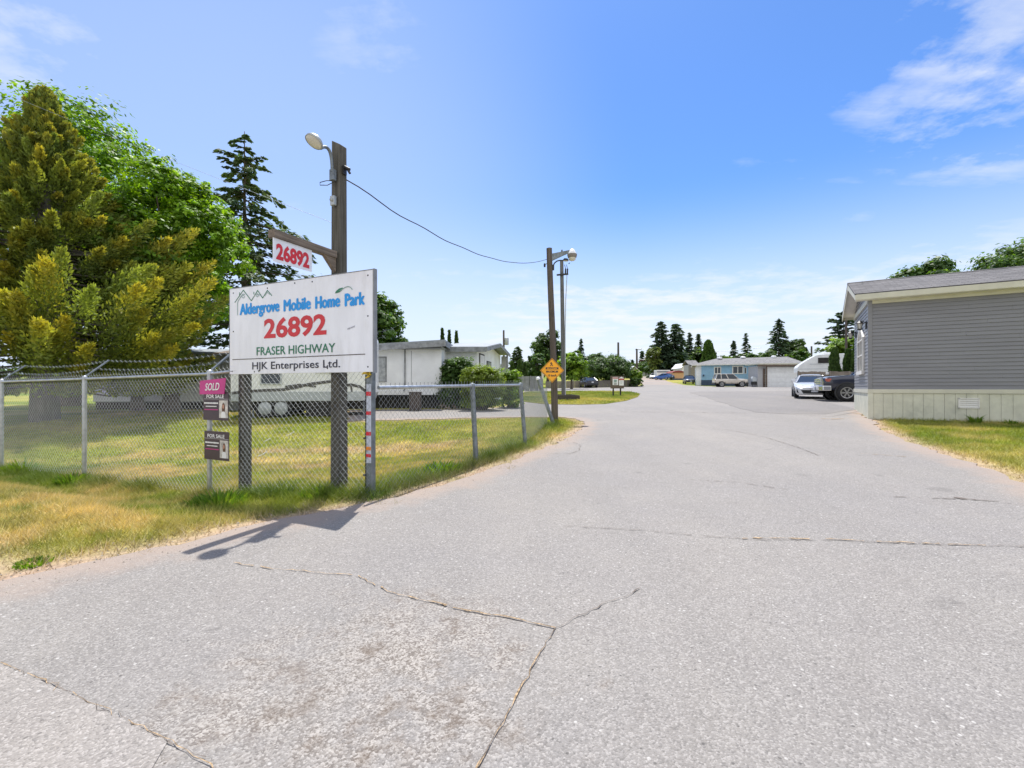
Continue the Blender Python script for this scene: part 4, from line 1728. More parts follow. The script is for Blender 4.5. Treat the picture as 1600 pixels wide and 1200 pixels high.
def gate_post():
    x, y = -1.722, 5.625
    z = gz(x, y)
    root = thing('marker_post', 'tall grey steel post with red and orange reflector bands at the board edge', 'post', (x, y, z), math.atan2(FD[1], FD[0]))
    mb = MB()
    mb.box(-.045, .045, -.035, .035, -.2, 2.85 - z)
    mb.build('post', MT['galv_dull'], root, bevel=.006)
    Y = 5.56
    zz = lambda py: EYE + (HZ - py) / FPX * Y - z
    mb = MB()
    mb.box(-.034, .034, -.041, -.035, zz(724), zz(600))
    mb.build('reflective_sheet', MT['refl_white'], root)
    for a, b, m in ((612, 618.5, 'refl_red'), (643, 648.5, 'refl_red'), (675, 681, 'refl_red'), (710, 715, 'refl_red'), (698.5, 704, 'refl_orange')):
        mb = MB()
        mb.box(-.035, .035, -.0445, -.0405, zz(b), zz(a))
        mb.build('reflector_band', MT[m], root)
    mb = MB()
    rnd = random.Random(3)
    for i in range(9):
        a = rnd.uniform(0, 6.28)
        c = Vector((-.03 + rnd.uniform(-.02, .06), -.05, zz(584) + rnd.uniform(-.03, .03)))
        mb.tube([c, c + Vector((rnd.uniform(-.06, .06), -.02, rnd.uniform(-.05, .05)))], [.014, .006], 5)
    mb.build('tape_knot', MT['yellow_tape'], root)
    mb = MB()
    mb.tube([(-.075, 0, .02), (-.075, 0, zz(585))], .011, 8)
    for q in (.25, .7, 1.15, 1.5):
        mb.box(-.08, -.04, -.045, .04, q, q + .022)
    mb.build('tension_bar', MT['iron'], root)


gate_post()


def low_fence():
    root = thing('chain_link_fence', 'low chain-link fence with a bright top rail along the driveway edge', 'fence', (0, 0, 0))
    P = [Vector((-1.64, 5.66)), Vector((-.585, 7.66)), Vector((.3, 9.83))]
    H = [1.335, 1.31, 1.29]
    lean = [(0, 0), (-.075, 0), (-.12, 0)]
    for i in (1, 2):
        mb = MB()
        fence_post(mb, P[i].x, P[i].y, H[i], .042, lean[i])
        mb.build('post', MT['galv_dull'], root)
    rail = MB()
    T = [(p.x + l[0], p.y + l[1], gz(p.x, p.y) + h - .01) for p, l, h in zip(P, lean, H)]
    rail.tube(T, .024, 10)
    rail.build('top_rail', MT['galv'], root)
    for a, b in ((0, 1), (1, 2)):
        chain_mesh('wire_mesh', P[a] + Vector(lean[a]) * .5, P[b] + Vector(lean[b]) * .5, gz(*P[a]), gz(*P[b]), 1.30, 1.30, root)


low_fence()


def bent_fence():
    root = thing('chain_link_fence', 'slack unrailed chain-link panel between corner post and leaning steel post', 'fence', (0, 0, 0))
    a, b = Vector((.26, 9.88)), Vector((1.05, 13.62))
    chain_mesh('wire_mesh', a, b, gz(*a), gz(*b), 1.28, 1.15, root, sag=.12, over=.02)
    bx, by = 1.24, 13.7
    z = gz(bx, by)
    mb = MB()
    mb.tube([(bx + .08, by, z - .2), (.77, by, 1.716)], .055, 12)
    mb.build('leaning_post', MT['galv_dull'], root)
    mb = MB()
    mb.lathe([(.062, -.04), (.062, .0), (.04, .035), (.004, .045)], (.77, by, 1.716), (-.32, 0, .95), 12)
    mb.build('post_cap', MT['ink_white'], root)


bent_fence()

# ------------------------------------------------------------------ entrance board
BL = Vector((-4.036, 6.59, 0))
BR = Vector((-1.652, 5.48, 0))
BW = (BR - BL).length
BZ0, BZ1 = 1.633, 2.85
BH = BZ1 - BZ0


def entrance_board():
    ang = math.atan2(BR.y - BL.y, BR.x - BL.x)
    base = BL.lerp(BR, .5)
    z = gz(base.x, base.y)
    root = thing('entrance_sign', 'large white entrance board with blue, red and green lettering on two timber posts', 'sign', (base.x, base.y, z), ang)
    h0 = BZ0 - z
    hw = BW / 2
    mb = MB()
    mb.box(-hw, hw, 0, .028, h0, h0 + BH)
    bd = mb.build('board', MT['sign_white'], root, bevel=.003)
    mb = MB()
    mb.box(hw, hw + .022, -.006, .045, h0 - .01, h0 + BH + .01)
    mb.box(-hw - .008, -hw, -.003, .030, h0 - .004, h0 + BH + .004)
    mb.box(-hw, hw, -.004, .030, h0 + BH, h0 + BH + .008)
    mb.build('edge_channel', MT['sign_edge'], bd)
    O = lambda u, v: (-hw + u * BW, 0, h0 + BH * (1 - v))
    rt, up = (1, 0, 0), (0, 0, 1)
    for wd, u0, u1, v in (('Aldergrove', .083, .392, .318), ('Mobile', .420, .612, .326), ('Home', .640, .803, .331), ('Park', .830, .954, .336)):
        t = MB()
        add_text(t, wd, O(u0, v), rt, up, (u1 - u0) * BW, .158, 0, 0, fat=.011)
        t.build('park_name_lettering', MT['ink_blue'], bd)
    t = MB()
    add_text(t, '26892', O(.275, .596), rt, up, .440 * BW, .262, 0, .032)
    t.build('street_number', MT['ink_red'], bd)
    t = MB()
    add_text(t, 'FRASER HIGHWAY', O(.218, .791), rt, up, .553 * BW, .112, 0, .0, fat=.0022)
    t.build('road_name_lettering', MT['ink_green'], bd)
    t = MB()
    add_text(t, 'HJK Enterprises Ltd.', O(.184, .948), rt, up, .618 * BW, .098, 0, .0, fat=.0022)
    t.build('owner_lettering', MT['ink_navy'], bd)
    t = MB()
    ribbon(t, [(.025 * BW, -.828 * BH), (.62 * BW, -.826 * BH), (.954 * BW, -.824 * BH)], .010, O(0, 0), rt, up)
    t.build('ruled_line', MT['ink_line'], bd)
    # roof outlines: crop pixels of the photograph turned into board units

    def bu(cx, cy):
        s = (cx - 158) / 1147.0
        u = 1.203 * s / (1 + .203 * s)
        top = 370 - 160 * s
        hh = 710 + 130 * s
        return (u * BW, -(cy - top) / hh * BH)
    t = MB()
    ribbon(t, [bu(*p) for p in [(200, 480), (268, 378), (332, 466), (382, 380), (422, 444), (460, 380), (496, 423)]], .011, O(0, 0), rt, up)
    ribbon(t, [bu(238, 428), bu(238, 398)], .012, O(0, 0), rt, up, lift=.005)
    ribbon(t, [bu(352, 412), bu(352, 394)], .010, O(0, 0), rt, up, lift=.005)
    t.build('roof_outline', MT['ink_green'], bd)
    t = MB()
    ribbon(t, [bu(*p) for p in [(222, 586), (222, 480), (230, 462), (262, 412), (280, 412)]], .010, O(0, 0), rt, up, lift=.0055)
    ribbon(t, [bu(*p) for p in [(345, 440), (375, 402), (400, 422)]], .007, O(0, 0), rt, up, lift=.0055)
    ribbon(t, [bu(*p) for p in [(440, 425), (460, 396), (480, 416)]], .007, O(0, 0), rt, up, lift=.0055)
    for cx, cy, q in ((268, 432, 11), (380, 424, 9)):
        ribbon(t, [bu(cx + q * math.cos(a), cy + q * math.sin(a)) for a in [k * .785 for k in range(9)]], .007, O(0, 0), rt, up, lift=.0065)
    t.build('roof_shadow_outline', MT['ink_sage'], bd)
    t = MB()
    lf = [(1000, 406), (1012, 385), (1035, 366), (1066, 358), (1056, 382), (1035, 398), (1015, 404)]
    P = [bu(*p) for p in lf]
    t.add([Vector(O(0, 0)) + Vector((a, -.004, b)) for a, b in P], [tuple(reversed(range(len(P))))])
    t.build('leaf_emblem', MT['ink_green'], bd)
    t = MB()
    ribbon(t, [bu(*p) for p in [(1040, 385), (1062, 372), (1085, 356), (1105, 350), (1125, 356), (1140, 374)]], .010, O(0, 0), rt, up, lift=.0055)
    t.build('leaf_stalk', MT['ink_sage'], bd)
    t = MB()
    ribbon(t, [bu(1100 + i * 5, 700 - i * 2 + (6 if i % 2 else -5)) for i in range(13)], .006, O(0, 0), rt, up)
    t.build('marker_scrawl', MT['ink_grey'], bd)
    for u, v in ((.03, .05), (.3, .045), (.62, .04), (.97, .05), (.97, .45), (.03, .5), (.97, .95), (.02, .965), (.2, .975), (.72, .955), (.72, .93), (.5, .03)):
        t = MB()
        t.lathe([(.010, 0), (.010, .003), (.001, .005)], O(u, v), (0, -1, 0), 8)
        t.build('screw_head', MT['iron'], bd)
    # battens behind the board and the two posts
    mb = MB()
    for hz_ in (h0 + .35, h0 + BH - .15):
        mb.box(-hw + .12, hw - .1, .03, .115, hz_, hz_ + .09)
    mb.build('batten', MT['post_wood'], root)
    inv = Matrix.Rotation(-ang, 4, 'Z')
    for px, py, w, top in ((383, 778, .125, BZ1 - .05), (530, 777, .150, None)):
        r = (px - 800) / FPX
        # where the sight line crosses the line of posts behind the wire
        dx, dy = BR.x - BL.x, BR.y - BL.y
        nb = Vector((.404, .915)) * .20
        ox, oy = BL.x + nb.x, BL.y + nb.y
        tt = (r * oy - ox) / (dx - r * dy)
        p = Vector((ox + dx * tt, oy + dy * tt, 0))
        lp = inv @ (p - Vector((base.x, base.y, 0)))
        zb = gz(p.x, p.y) - z
        m = MB()
        if top:
            m.box(lp.x - w / 2, lp.x + w / 2, lp.y - w / 2, lp.y + w / 2, zb - .2, top - z)
        else:
            zt = EYE + (HZ - 221) / FPX * p.y - z
            a, b = w / 2, w / 2 * .9
            v = []
            for zz, k in ((zb - .2, 1.08), (zt, .92)):
                for i, j in ((-1, -1), (1, -1), (1, 1), (-1, 1)):
                    v.append((lp.x + i * a * k, lp.y + j * b * k, zz - (.075 if (i > 0 and zz == zt) else 0)))
            m.add(v, [(3, 2, 1, 0), (4, 5, 6, 7), (0, 1, 5, 4), (1, 2, 6, 5), (2, 3, 7, 6), (3, 0, 4, 7)])
            globals()['POLE'] = p.copy()
        m.build('timber_post', MT['post_wood'], root, bevel=.008)
    return root


ENT = entrance_board()


def pole_fittings():
    P = POLE
    fn = Vector((FN[0], FN[1], 0))
    rt = -fn
    z0 = gz(P.x, P.y)
    # number sign hanging from a beam
    root = thing('number_sign', 'small white number sign with red digits under a timber beam on the tall post', 'sign', (P.x, P.y, z0), math.atan2(-FN[0], FN[1]) + math.pi)
    ang = root.rotation_euler.z
    # local y runs along -fn (away from the highway); the beam runs to -y
    zb = 3.14 - z0
    mb = MB()
    mb.box(-.05, .05, -1.0, -.082, zb - .043, zb + .043)
    mb.build('beam', MT['beam_wood'], root, bevel=.004)
    mb = MB()
    mb.extr([(-.03, -.083, zb - .045), (-.03, -.26, zb - .045), (-.03, -.083, zb - .22)], (.06, 0, 0))
    mb.build('gusset', MT['beam_wood'], root)
    mb = MB()
    mb.box(.018, .026, -.995, -.465, 2.835 - z0, zb - .044)
    pl = mb.build('panel', MT['sign_white'], root)
    t = MB()
    add_text(t, '26892', (.026, -.96, 2.875 - z0), (0, 1, 0), (0, 0, 1), .455, .178, 0, .045, .003)
    t.build('digits', MT['ink_red'], pl)
    # lamp on a gooseneck
    L = thing('street_lamp', 'round lamp on a curved gooseneck at the top of the tall timber post', 'street lamp', (P.x, P.y, z0), ang)
    Y = P.y - .1
    zz = lambda py: EYE + (HZ - py) / FPX * (P.y - .12) - z0
    mb = MB()
    mb.box(-.035, .035, -.135, -.08, zz(281), zz(264))
    mb.build('bracket', MT['galv_dull'], L, bevel=.004)
    tip = Vector((0, -.31, 4.40 - z0))
    a0 = Vector((0, -.12, zz(268)))
    pts = []
    for i in range(11):
        t = i / 10
        p = a0 * (1 - t) ** 2 + Vector((0, -.12, zz(222) + .02)) * (2 * t * (1 - t)) + tip * t ** 2
        pts.append(p)
    mb = MB()
    mb.tube(pts, .020, 10)
    mb.build('gooseneck', MT['galv_dull'], L)
    ax = Vector((.16, .46, .87)).normalized()
    c = tip + Vector((0, -.10, .035))
    mb = MB()
    mb.lathe([(0.0008, 0.0697), (0.0492, 0.0672), (0.0820, 0.0476), (0.1033, 0.0197), (0.1074, -0.0115), (0.1000, -0.0131)], c, ax, 24)
    mb.lathe([(0.0008, 0.0943), (0.0246, 0.0918), (0.0279, 0.0574)], c, ax, 12)
    mb.tube([tip - Vector((0, .0, .0)), c + ax * .03], .026, 8)
    hd = mb.build('lamp_housing', MT['lamp_metal'], L)
    mb = MB()
    mb.lathe([(0.0984, -0.0107), (0.0820, -0.0246), (0.0492, -0.0344), (0.0008, -0.0385)], c, ax, 24)
    mb.build('lens', MT['lamp_glass'], L)
    mb = MB()
    q = Vector((0, -.12, zz(282)))
    mb.tube([q, q + Vector((-.04, -.05, -.01)), q + Vector((-.07, -.13, -.06)), q + Vector((-.06, -.14, -.10)), q + Vector((-.03, -.05, -.07)), q + Vector((0, .02, -.01))], .005, 6)
    mb.build('cable_loop', MT['cable'], L)
    # small boxes on the post
    b = thing('junction_box', 'small grey box on the left side of the tall timber post', 'box', (P.x, P.y, z0), ang)
    mb = MB()
    mb.box(-.035, .035, -.125, -.078, zz(320), zz(305))
    mb.build('case', MT['lamp_metal'], b, bevel=.006)
    mb = MB()
    mb.lathe([(.02, 0), (.02, .02), (.005, .03)], (0, -.125, zz(312)), (0, -1, 0), 10)
    mb.build('gland', MT['lamp_metal'], b)
    c_ = thing('cable_clamp', 'dark cable clamp on the right side of the tall timber post top', 'clamp', (P.x, P.y, z0), ang)
    mb = MB()
    mb.box(.076, .10, -.03, .03, zz(268), zz(255))
    mb.tube([(.09, 0, zz(256)), (.17, .0, zz(262))], .022, 8)
    mb.tube([(.13, 0, zz(259)), (.18, .0, zz(268))], .016, 8)
    mb.build('clamp_body', MT['iron'], c_)


pole_fittings()


def wire_span(name, label, a, b, sag, r=.008, wob=0.0, cat='cable', group=None, n=40, mat='cable'):
    a, b = Vector(a), Vector(b)
    rnd = random.Random(4)
    pts = []
    for i in range(n + 1):
        t = i / n
        p = a.lerp(b, t) - Vector((0, 0, sag * 4 * t * (1 - t)))
        if wob and 0 < i < n:
            p += Vector((0, 0, math.sin(t * 40) * wob * (1 - t) ** 2))
        pts.append(p)
    mb = MB()
    mb.tube(pts, r, 5)
    o = mb.build(name, MT[mat])
    tag(o, label, cat, group)
    return o


P1 = G(867, 656)
P1T = (at(859, 388, P1[1]).x, P1[1], at(859, 388, P1[1]).z)
wire_span('overhead_cable', 'black overhead cable sagging from the tall timber post to the slow sign pole', (POLE.x + .05, POLE.y + .1, at(545, 275, POLE.y).z), (P1T[0] - .1, P1T[1], at(857, 405, P1[1]).z), .50, .0085, .022)
wire_span('overhead_cable', 'thin pale overhead wire running from the tall timber post into the left treetops', (POLE.x - .06, POLE.y + .06, at(520, 348, POLE.y).z), tuple(at(-120, 88, 27)), .12, .0028, 0, mat='lamp_metal')


def sale_sign(cpx, cpy, w, h, label, seed, sold=False):
    p = Vector((F0[0], F0[1], 0)) + Vector((FD[0], FD[1], 0)) * cpx + Vector((FN[0], FN[1], 0)) * -.005
    z = cpy
    root = thing('for_sale_sign', label, 'sign', (p.x, p.y, gz(p.x, p.y)), math.atan2(FD[1], FD[0]) + (.02 if seed % 2 else -.03), 'signs on the fence post')
    b = z - root.location.z
    mb = MB()
    mb.box(-w / 2, w / 2, 0, .008, b, b + h)
    pn = mb.build('panel', MT['plum'], root)
    mb = MB()
    mb.tube([(-w * .30, .008, b + h * .85), (-w * .30, .10, b + h * .85)], .006, 6)
    mb.build('cable_tie', MT['iron'], root)
    mb = MB()
    mb.tube([(-w * .30, .008, b + h * .2), (-w * .30, .10, b + h * .2)], .006, 6)
    mb.build('cable_tie', MT['iron'], root)
    t = MB()
    add_text(t, 'FOR SALE', (-w * .36, 0, b + h * .775), (1, 0, 0), (0, 0, 1), w * .70, h * .125, 0, 0, .003, fat=.0035)
    # two lines of small print, too small to read in the photograph, and a rule
    ribbon(t, [(-w * .46, 0), (w * .5, 0)], .003, (0, 0, b + h * .745), (1, 0, 0), (0, 0, 1))
    rnd = random.Random(seed)
    for (v, x0, x1, hh) in ((.60, -.44, .10, .055), (.485, -.38, .04, .035)):
        x = x0 * w
        while x < x1 * w:
            l = rnd.uniform(.012, .028)
            ribbon(t, [(x, 0), (x + l, 0)], h * hh * rnd.uniform(.75, 1), (0, 0, b + h * v), (1, 0, 0), (0, 0, 1))
            x += l + .007
    t.build('lettering', MT['ink_white'], pn)
    t = MB()
    ribbon(t, [(-w * .44, 0), (w * .10, 0)], h * .030, (0, 0, b + h * .37), (1, 0, 0), (0, 0, 1))
    t.build('pink_rule', MT['magenta'], pn)
    t = MB()
    x0, x1, z0, z1 = w * .15, w * .485, b + h * .09, b + h * .70
    t.box(x0, x1, -.003, 0, z0, z1, 0)
    cx = (x0 + x1) / 2 + .004
    cz = z0 + (z1 - z0) * .60

    def ell(cx, cz, rx, rz, y, mi, n=16):
        t.add([(cx + rx * math.cos(k * 2 * math.pi / n), y, cz + rz * math.sin(k * 2 * math.pi / n)) for k in range(n)], [tuple(range(n))], mi)
    ell(cx, cz - .012, .034, .078, -.0045, 1)
    t.add([(cx - .052, -.006, z0 + .002), (cx + .052, -.006, z0 + .002), (cx + .040, -.006, z0 + .075), (cx + .015, -.006, z0 + .092), (cx - .015, -.006, z0 + .092), (cx - .040, -.006, z0 + .075)], [(0, 1, 2, 3, 4, 5)], 2)
    ell(cx, cz + .012, .020, .030, -.0075, 3)
    t.build('portrait_photo', [MT['photo_bg'], MT['hair'], MT['ink_white'], MT['skin']], pn)
    return root


sale_sign(.262, .975, .53, .41, 'upper dark for sale sign with portrait under the pink rider', 1)
sale_sign(.280, .405, .56, .41, 'lower dark for sale sign with portrait on the fence post', 2)


def sold_rider():
    p = Vector((F0[0], F0[1], 0)) + Vector((FD[0], FD[1], 0)) * .215 + Vector((FN[0], FN[1], 0)) * .012
    root = thing('sold_sign', 'slanted magenta SOLD rider above the upper for sale sign', 'sign', (p.x, p.y, gz(p.x, p.y)), math.atan2(FD[1], FD[0]), 'signs on the fence post')
    b = 1.345 - root.location.z
    mb = MB()
    mb.extr([(-.285, 0, b + .0), (.255, 0, b + .008), (.29, 0, b + .235), (-.245, 0, b + .20), (-.28, 0, b + .19)], (0, .007, 0))
    pn = mb.build('panel', MT['magenta'], root)
    mb = MB()
    mb.tube([(-.20, .007, b + .1), (-.20, .10, b + .1)], .006, 6)
    mb.build('cable_tie', MT['iron'], root)
    t = MB()
    add_text(t, 'SOLD', (-.155, 0, b + .055), (1, .0, .03), (0, 0, 1), .32, .105, 0, 0, .004, shear=.22, fat=.004)
    t.build('lettering', MT['ink_white'], pn)


sold_rider()

# ------------------------------------------------------------------ poles along the driveway
def slow_sign_pole():
    x, y = P1
    z = gz(x, y)
    root = thing('lamp_pole', 'brown timber pole with two lamps, nearest the driveway', 'lamp pole', (x, y, z))
    tx, tz = P1T[0] - x, P1T[2] - z
    mb = MB()
    pts, rr = [], []
    for i in range(9):
        t = i / 8
        pts.append((tx * t + .02 * math.sin(t * 5), 0, -.3 + (tz + .3) * t))
        rr.append(.118 * (1 - t) + .095 * t)
    mb.tube(pts, rr, 14)
    mb.build('pole', MT['pole_wood'], root)
    Q = lambda px, py, dy=0: Vector((at(px, py, y).x - x, dy, at(px, py, y).z - z))
    mb = MB()
    a, b, c, d = Q(861, 397), Q(861, 408), Q(896, 389.5), Q(896, 391.5)
    mb.extr([a + Vector((0, -.05, 0)), b + Vector((0, -.05, 0)), d + Vector((0, -.02, 0)), c + Vector((0, -.02, 0))], (0, .10, 0))
    mb.lathe([(.03, 0), (.03, .05), (.012, .07)], Q(878, 393), (0, 0, 1), 8)
    mb.build('bracket_arm', MT['galv_dull'], root)
    o = Q(894, 392)
    mb = MB()
    mb.lathe([(.001, .06), (.06, .055), (.10, .0), (.155, -.11), (.16, -.13)], o, (0, 0, 1), 20)
    hs = mb.build('lamp_housing', MT['ink_white'], root)
    mb = MB()
    mb.lathe([(.165, -.115), (.168, -.14), (.15, -.22), (.13, -.24)], o, (0, 0, 1), 20)
    mb.build('lamp_collar', MT['taupe_wall'], root)
    mb = MB()
    mb.lathe([(.128, -.235), (.115, -.31), (.06, -.34), (.001, -.345)], o, (0, 0, 1), 20)
    mb.build('lens', MT['lamp_glass'], root)
    mb = MB()
    g = Q(863.5, 421), Q(863.5, 415)
    mb.box(g[0].x - .03, g[0].x + .05, -.06, .06, g[0].z - .02, g[1].z + .02)
    mb.tube([Q(864.5, 416), Q(866, 411.5), Q(870, 408), Q(875, 406.8), Q(881, 407)], .022, 8)
    mb.build('gooseneck', MT['iron'], root)
    c = Q(884, 406.3)
    mb = MB()
    mb.lathe([(.001, .06), (.06, .055), (.095, .01), (.10, -.02)], c, (.1, -.2, 1), 16)
    mb.build('small_lamp_housing', MT['iron'], root)
    mb = MB()
    mb.lathe([(.098, -.02), (.07, -.045), (.001, -.055)], c, (.1, -.2, 1), 16)
    mb.build('small_lens', MT['lamp_glass'], root)
    mb = MB()
    mb.tube([Q(856.5, 411), Q(852, 413)], .012, 6)
    mb.lathe([(.03, -.06), (.035, 0), (.03, .06)], Q(851, 414.5), (0, 0, 1), 8)
    mb.tube([Q(857, 401), Q(854, 401)], .012, 6)
    mb.build('insulator', MT['iron'], root)
    # the sign on it
    sc = Q(862, 579, -.15)
    s = thing('slow_sign', 'amber diamond slow sign on the brown pole', 'sign', (x, y, z))
    h = .415
    mb = MB()
    mb.extr([sc + Vector((0, 0, -h)), sc + Vector((h * .97, 0, 0)), sc + Vector((0, 0, h)), sc + Vector((-h * .97, 0, 0))], (0, .012, 0))
    pn = mb.build('panel', MT['warn'], s)
    rt, up = (1, 0, 0), (0, 0, 1)
    t = MB()
    for i in range(4):
        k0 = [(0, -h), (h * .97, 0), (0, h), (-h * .97, 0)][i]
        k1 = [(h * .97, 0), (0, h), (-h * .97, 0), (0, -h)][i]
        ribbon(t, [(k0[0] * .93, k0[1] * .93), (k1[0] * .93, k1[1] * .93)], .012, sc, rt, up, 0, .002)
    t.add([sc + Vector((a, -.004, b)) for a, b in ((-.215, .035), (.215, .035), (.215, .105), (-.215, .105))], [(0, 1, 2, 3)], 0)
    add_text(t, 'MAXIMUM', sc + Vector((-.20, 0, -.075)), rt, up, .40, .075, 0, .03)
    add_text(t, '10 km/h', sc + Vector((-.14, 0, -.205)), rt, up, .29, .075, 0, .03)
    # walking figure
    f = sc + Vector((-.02, 0, .22))
    t.lathe([(.020, 0), (.020, .002), (.001, .002)], f + Vector((-.012, -.003, .045)), (0, -1, 0), 10)
    ribbon(t, [(-.01, .03), (.0, -.02), (.045, -.07)], .022, f, rt, up)
    ribbon(t, [(.0, -.02), (-.04, -.07)], .022, f, rt, up, 0, .005)
    ribbon(t, [(-.05, .0), (-.01, .02), (.035, .0)], .016, f, rt, up, 0, .006)
    t.build('black_lettering', MT['ink_navy'], pn)
    t = MB()
    add_text(t, 'SLOW', sc + Vector((-.175, 0, .045)), rt, up, .35, .05, 0, .03, .007)
    t.build('amber_lettering', MT['warn'], pn)
    mb = MB()
    mb.box(sc.x - .02, sc.x + .02, sc.y + .012, .0, sc.z - .3, sc.z - .26)
    mb.box(sc.x - .02, sc.x + .02, sc.y + .012, .0, sc.z + .26, sc.z + .3)
    mb.build('bracket', MT['iron'], s)
    mb = MB()
    v = [sc + Vector(p) for p in ((-.36, .02, -.05), (-.27, .02, -.15), (-.30, .02, -.32), (-.35, .02, -.22))]
    mb.extr(v, (0, .006, 0))
    mb.build('torn_flap', MT['trim_cream'], s)


slow_sign_pole()


def grey_pole():
    x, y = G(881, 622.5)
    z = gz(x, y)
    root = thing('utility_pole', 'grey utility pole with a short crossarm standing in the timber planter', 'utility pole', (x, y, z))
    Q = lambda px, py, dy=0: Vector((at(px, py, y).x - x, dy, at(px, py, y).z - z))
    tp = Q(877.6, 408)
    mb = MB()
    mb.tube([(0, 0, -.3), (tp.x * .5, 0, tp.z * .5), tuple(tp)], [.15, .135, .115], 14)
    mb.build('pole', MT['pole_grey'], root)
    mb = MB()
    mb.bar(Q(869.5, 430.5, -.14), Q(887.5, 429, -.14), .09, .10)
    mb.build('crossarm', MT['iron'], root)
    mb = MB()
    for px in (883, 886):
        a = Q(px, 429, -.14)
        mb.tube([a, a + Vector((.02, 0, .35))], .05, 8)
        mb.tube([a + Vector((.02, 0, .35)), a + Vector((-.06, 0, .62))], .018, 6)
    mb.tube([Q(888, 413, -.14), Q(890, 411.5, -.14)], .03, 6)
    mb.build('fuse_cutout', MT['iron'], root)
    mb = MB()
    mb.tube([Q(885.5, 431, -.14), Q(883.5, 470, -.16), Q(882.5, 520, -.22), Q(882.7, 617, -.22)], .028, 6)
    mb.build('riser_cable', MT['rv_grey'], root)
    # planter
    px0, py0 = G(888, 626)
    pl = thing('planter', 'low dark timber planter box around the grey pole', 'planter', (px0, py0, gz(px0, py0) + .04))
    w, h, d = 36 / FPX * py0, .28, y - py0 + .9
    mb = MB()
    mb.box(-w / 2, w / 2, 0, .09, -.05, h)
    mb.box(-w / 2, w / 2, d - .09, d, -.05, h)
    mb.box(-w / 2, -w / 2 + .09, .09, d - .09, -.05, h)
    mb.box(w / 2 - .09, w / 2, .09, d - .09, -.05, h)
    mb.build('timber_sides', MT['planter'], pl)
    mb = MB()
    mb.box(-w / 2 + .09, w / 2 - .09, .09, d - .09, -.05, h - .06)
    mb.build('soil', MT['dirt'], pl)


grey_pole()


def far_pole(label, px, top, Y, r=.14, arm=None, transformer=False, grp=None, base=None):
    X = (px - 800) / FPX * Y
    z = gz(X, Y)
    H = EYE + (HZ - top) / FPX * Y - z
    root = thing('utility_pole', label, 'utility pole', (X, Y, z), 0, grp)
    mb = MB()
    mb.tube([(0, 0, -.3), (.02, 0, H * .5), (0, 0, H)], [r * 1.15, r, r * .85], 10)
    mb.build('pole', MT['pole_wood'], root)
    if arm:
        mb = MB()
        mb.bar((-arm * .3, -.15, H - .35), (arm, -.15, H - .18), .14, .12)
        mb.build('crossarm', MT['pole_wood'], root)
        mb = MB()
        mb.lathe([(.06, 0), (.09, .08), (.03, .25)], (arm * .9, -.15, H - .1), n=8)
        mb.lathe([(.06, 0), (.09, .08), (.03, .25)], (-arm * .2, -.15, H - .25), n=8)
        mb.build('insulator', MT['iron'], root)
    if transformer:
        mb = MB()
        mb.lathe([(.001, .9), (.22, .88), (.25, .8), (.25, .05), (.22, 0), (.001, 0)], (.38, -.05, H - 1.85), n=14)
        mb.box(.1, .3, -.1, 0, H - 1.6, H - 1.5)
        mb.build('transformer', MT['lamp_metal'], root)
    return root


UP = 'bare utility poles in the distance'
far_pole('dark utility pole with a grey transformer can behind the white house', 787, 516, 58, .13, None, True)
far_pole('short bare pole rising out of the dark hedge tree', 966, 535, 92, .22, None, False, UP)
far_pole('distant pole with a crossarm at the end of the road', 995, 545, 135, .30, 1.6, False, UP)
far_pole('pale utility pole beside the grey house eave', 1322, 499, 52, .13, None, False, UP)
far_pole('small dark pole behind the camper', 1268, 541, 88, .17, None, False, UP)
wire_span('power_line', 'upper of two far power lines crossing before the double fir', at(995, 545, 134), at(1190, 543, 118), 1.0, .05, 0, 'power line', 'far power lines', 30, 'lamp_metal')
wire_span('power_line', 'lower of two far power lines crossing before the double fir', at(995, 561, 134), at(1190, 561, 118), .6, .05, 0, 'power line', 'far power lines', 30, 'lamp_metal')


def notice_board():
    x, y = G(964.5, 619.5)
    z = gz(x, y) + .05
    root = thing('notice_board', 'dark two-legged notice board with two red headed posters on the grass island', 'notice board', (x, y, z))
    s = y / FPX
    Z = lambda py: EYE + (HZ - py) * s - z
    mb = MB()
    mb.box(-.46, .46, 0, .05, Z(607), Z(587.5))
    bd = mb.build('backboard', MT['brown_trim'], root)
    for px in (958.6, 970):
        mb = MB()
        xx = (px - 964.5) * s
        mb.box(xx - .045, xx + .045, .05, .13, -.15, Z(589))
        mb.build('leg', MT['iron'], root)
    for x0, x1, t0, t1, gable in ((957.2, 965.8, 589.2, 601.6, 0), (967.2, 974.6, 590.6, 602.4, 1)):
        a, b = (x0 - 964.5) * s, (x1 - 964.5) * s
        mb = MB()
        mb.box(a, b, -.012, 0, Z(t1), Z(t0), 0)
        if gable:
            mb.extr([(a, -.012, Z(t0)), (b, -.012, Z(t0)), ((a + b) / 2, -.012, Z(t0 - 2))], (0, .012, 0), 0)
            mb.box(a - .02, b + .03, -.016, -.0125, Z(t0 + 3.4), Z(t0 + .8), 1)
        else:
            mb.box(a + .01, b - .01, -.016, -.0125, Z(t0 + 2.4), Z(t0 + .6), 1)
            mb.box(a + .08, b - .09, -.016, -.0125, Z(t1 - 1), Z(t1 - 2.4), 2)
            mb.box(a + .10, b - .10, -.016, -.0125, Z(t1 - 4), Z(t0 + 4), 3)
        for k in range(3):
            mb.box(a + .05, b - .07 - .02 * k, -.0165, -.0128, Z(t0 + 5.2 + k * 1.7), Z(t0 + 4.8 + k * 1.7), 4)
        mb.build('poster', [MT['ink_white'], MT['red_roof'], MT['ink_navy'], MT['ink_sage'], MT['ink_grey']], bd)


notice_board()


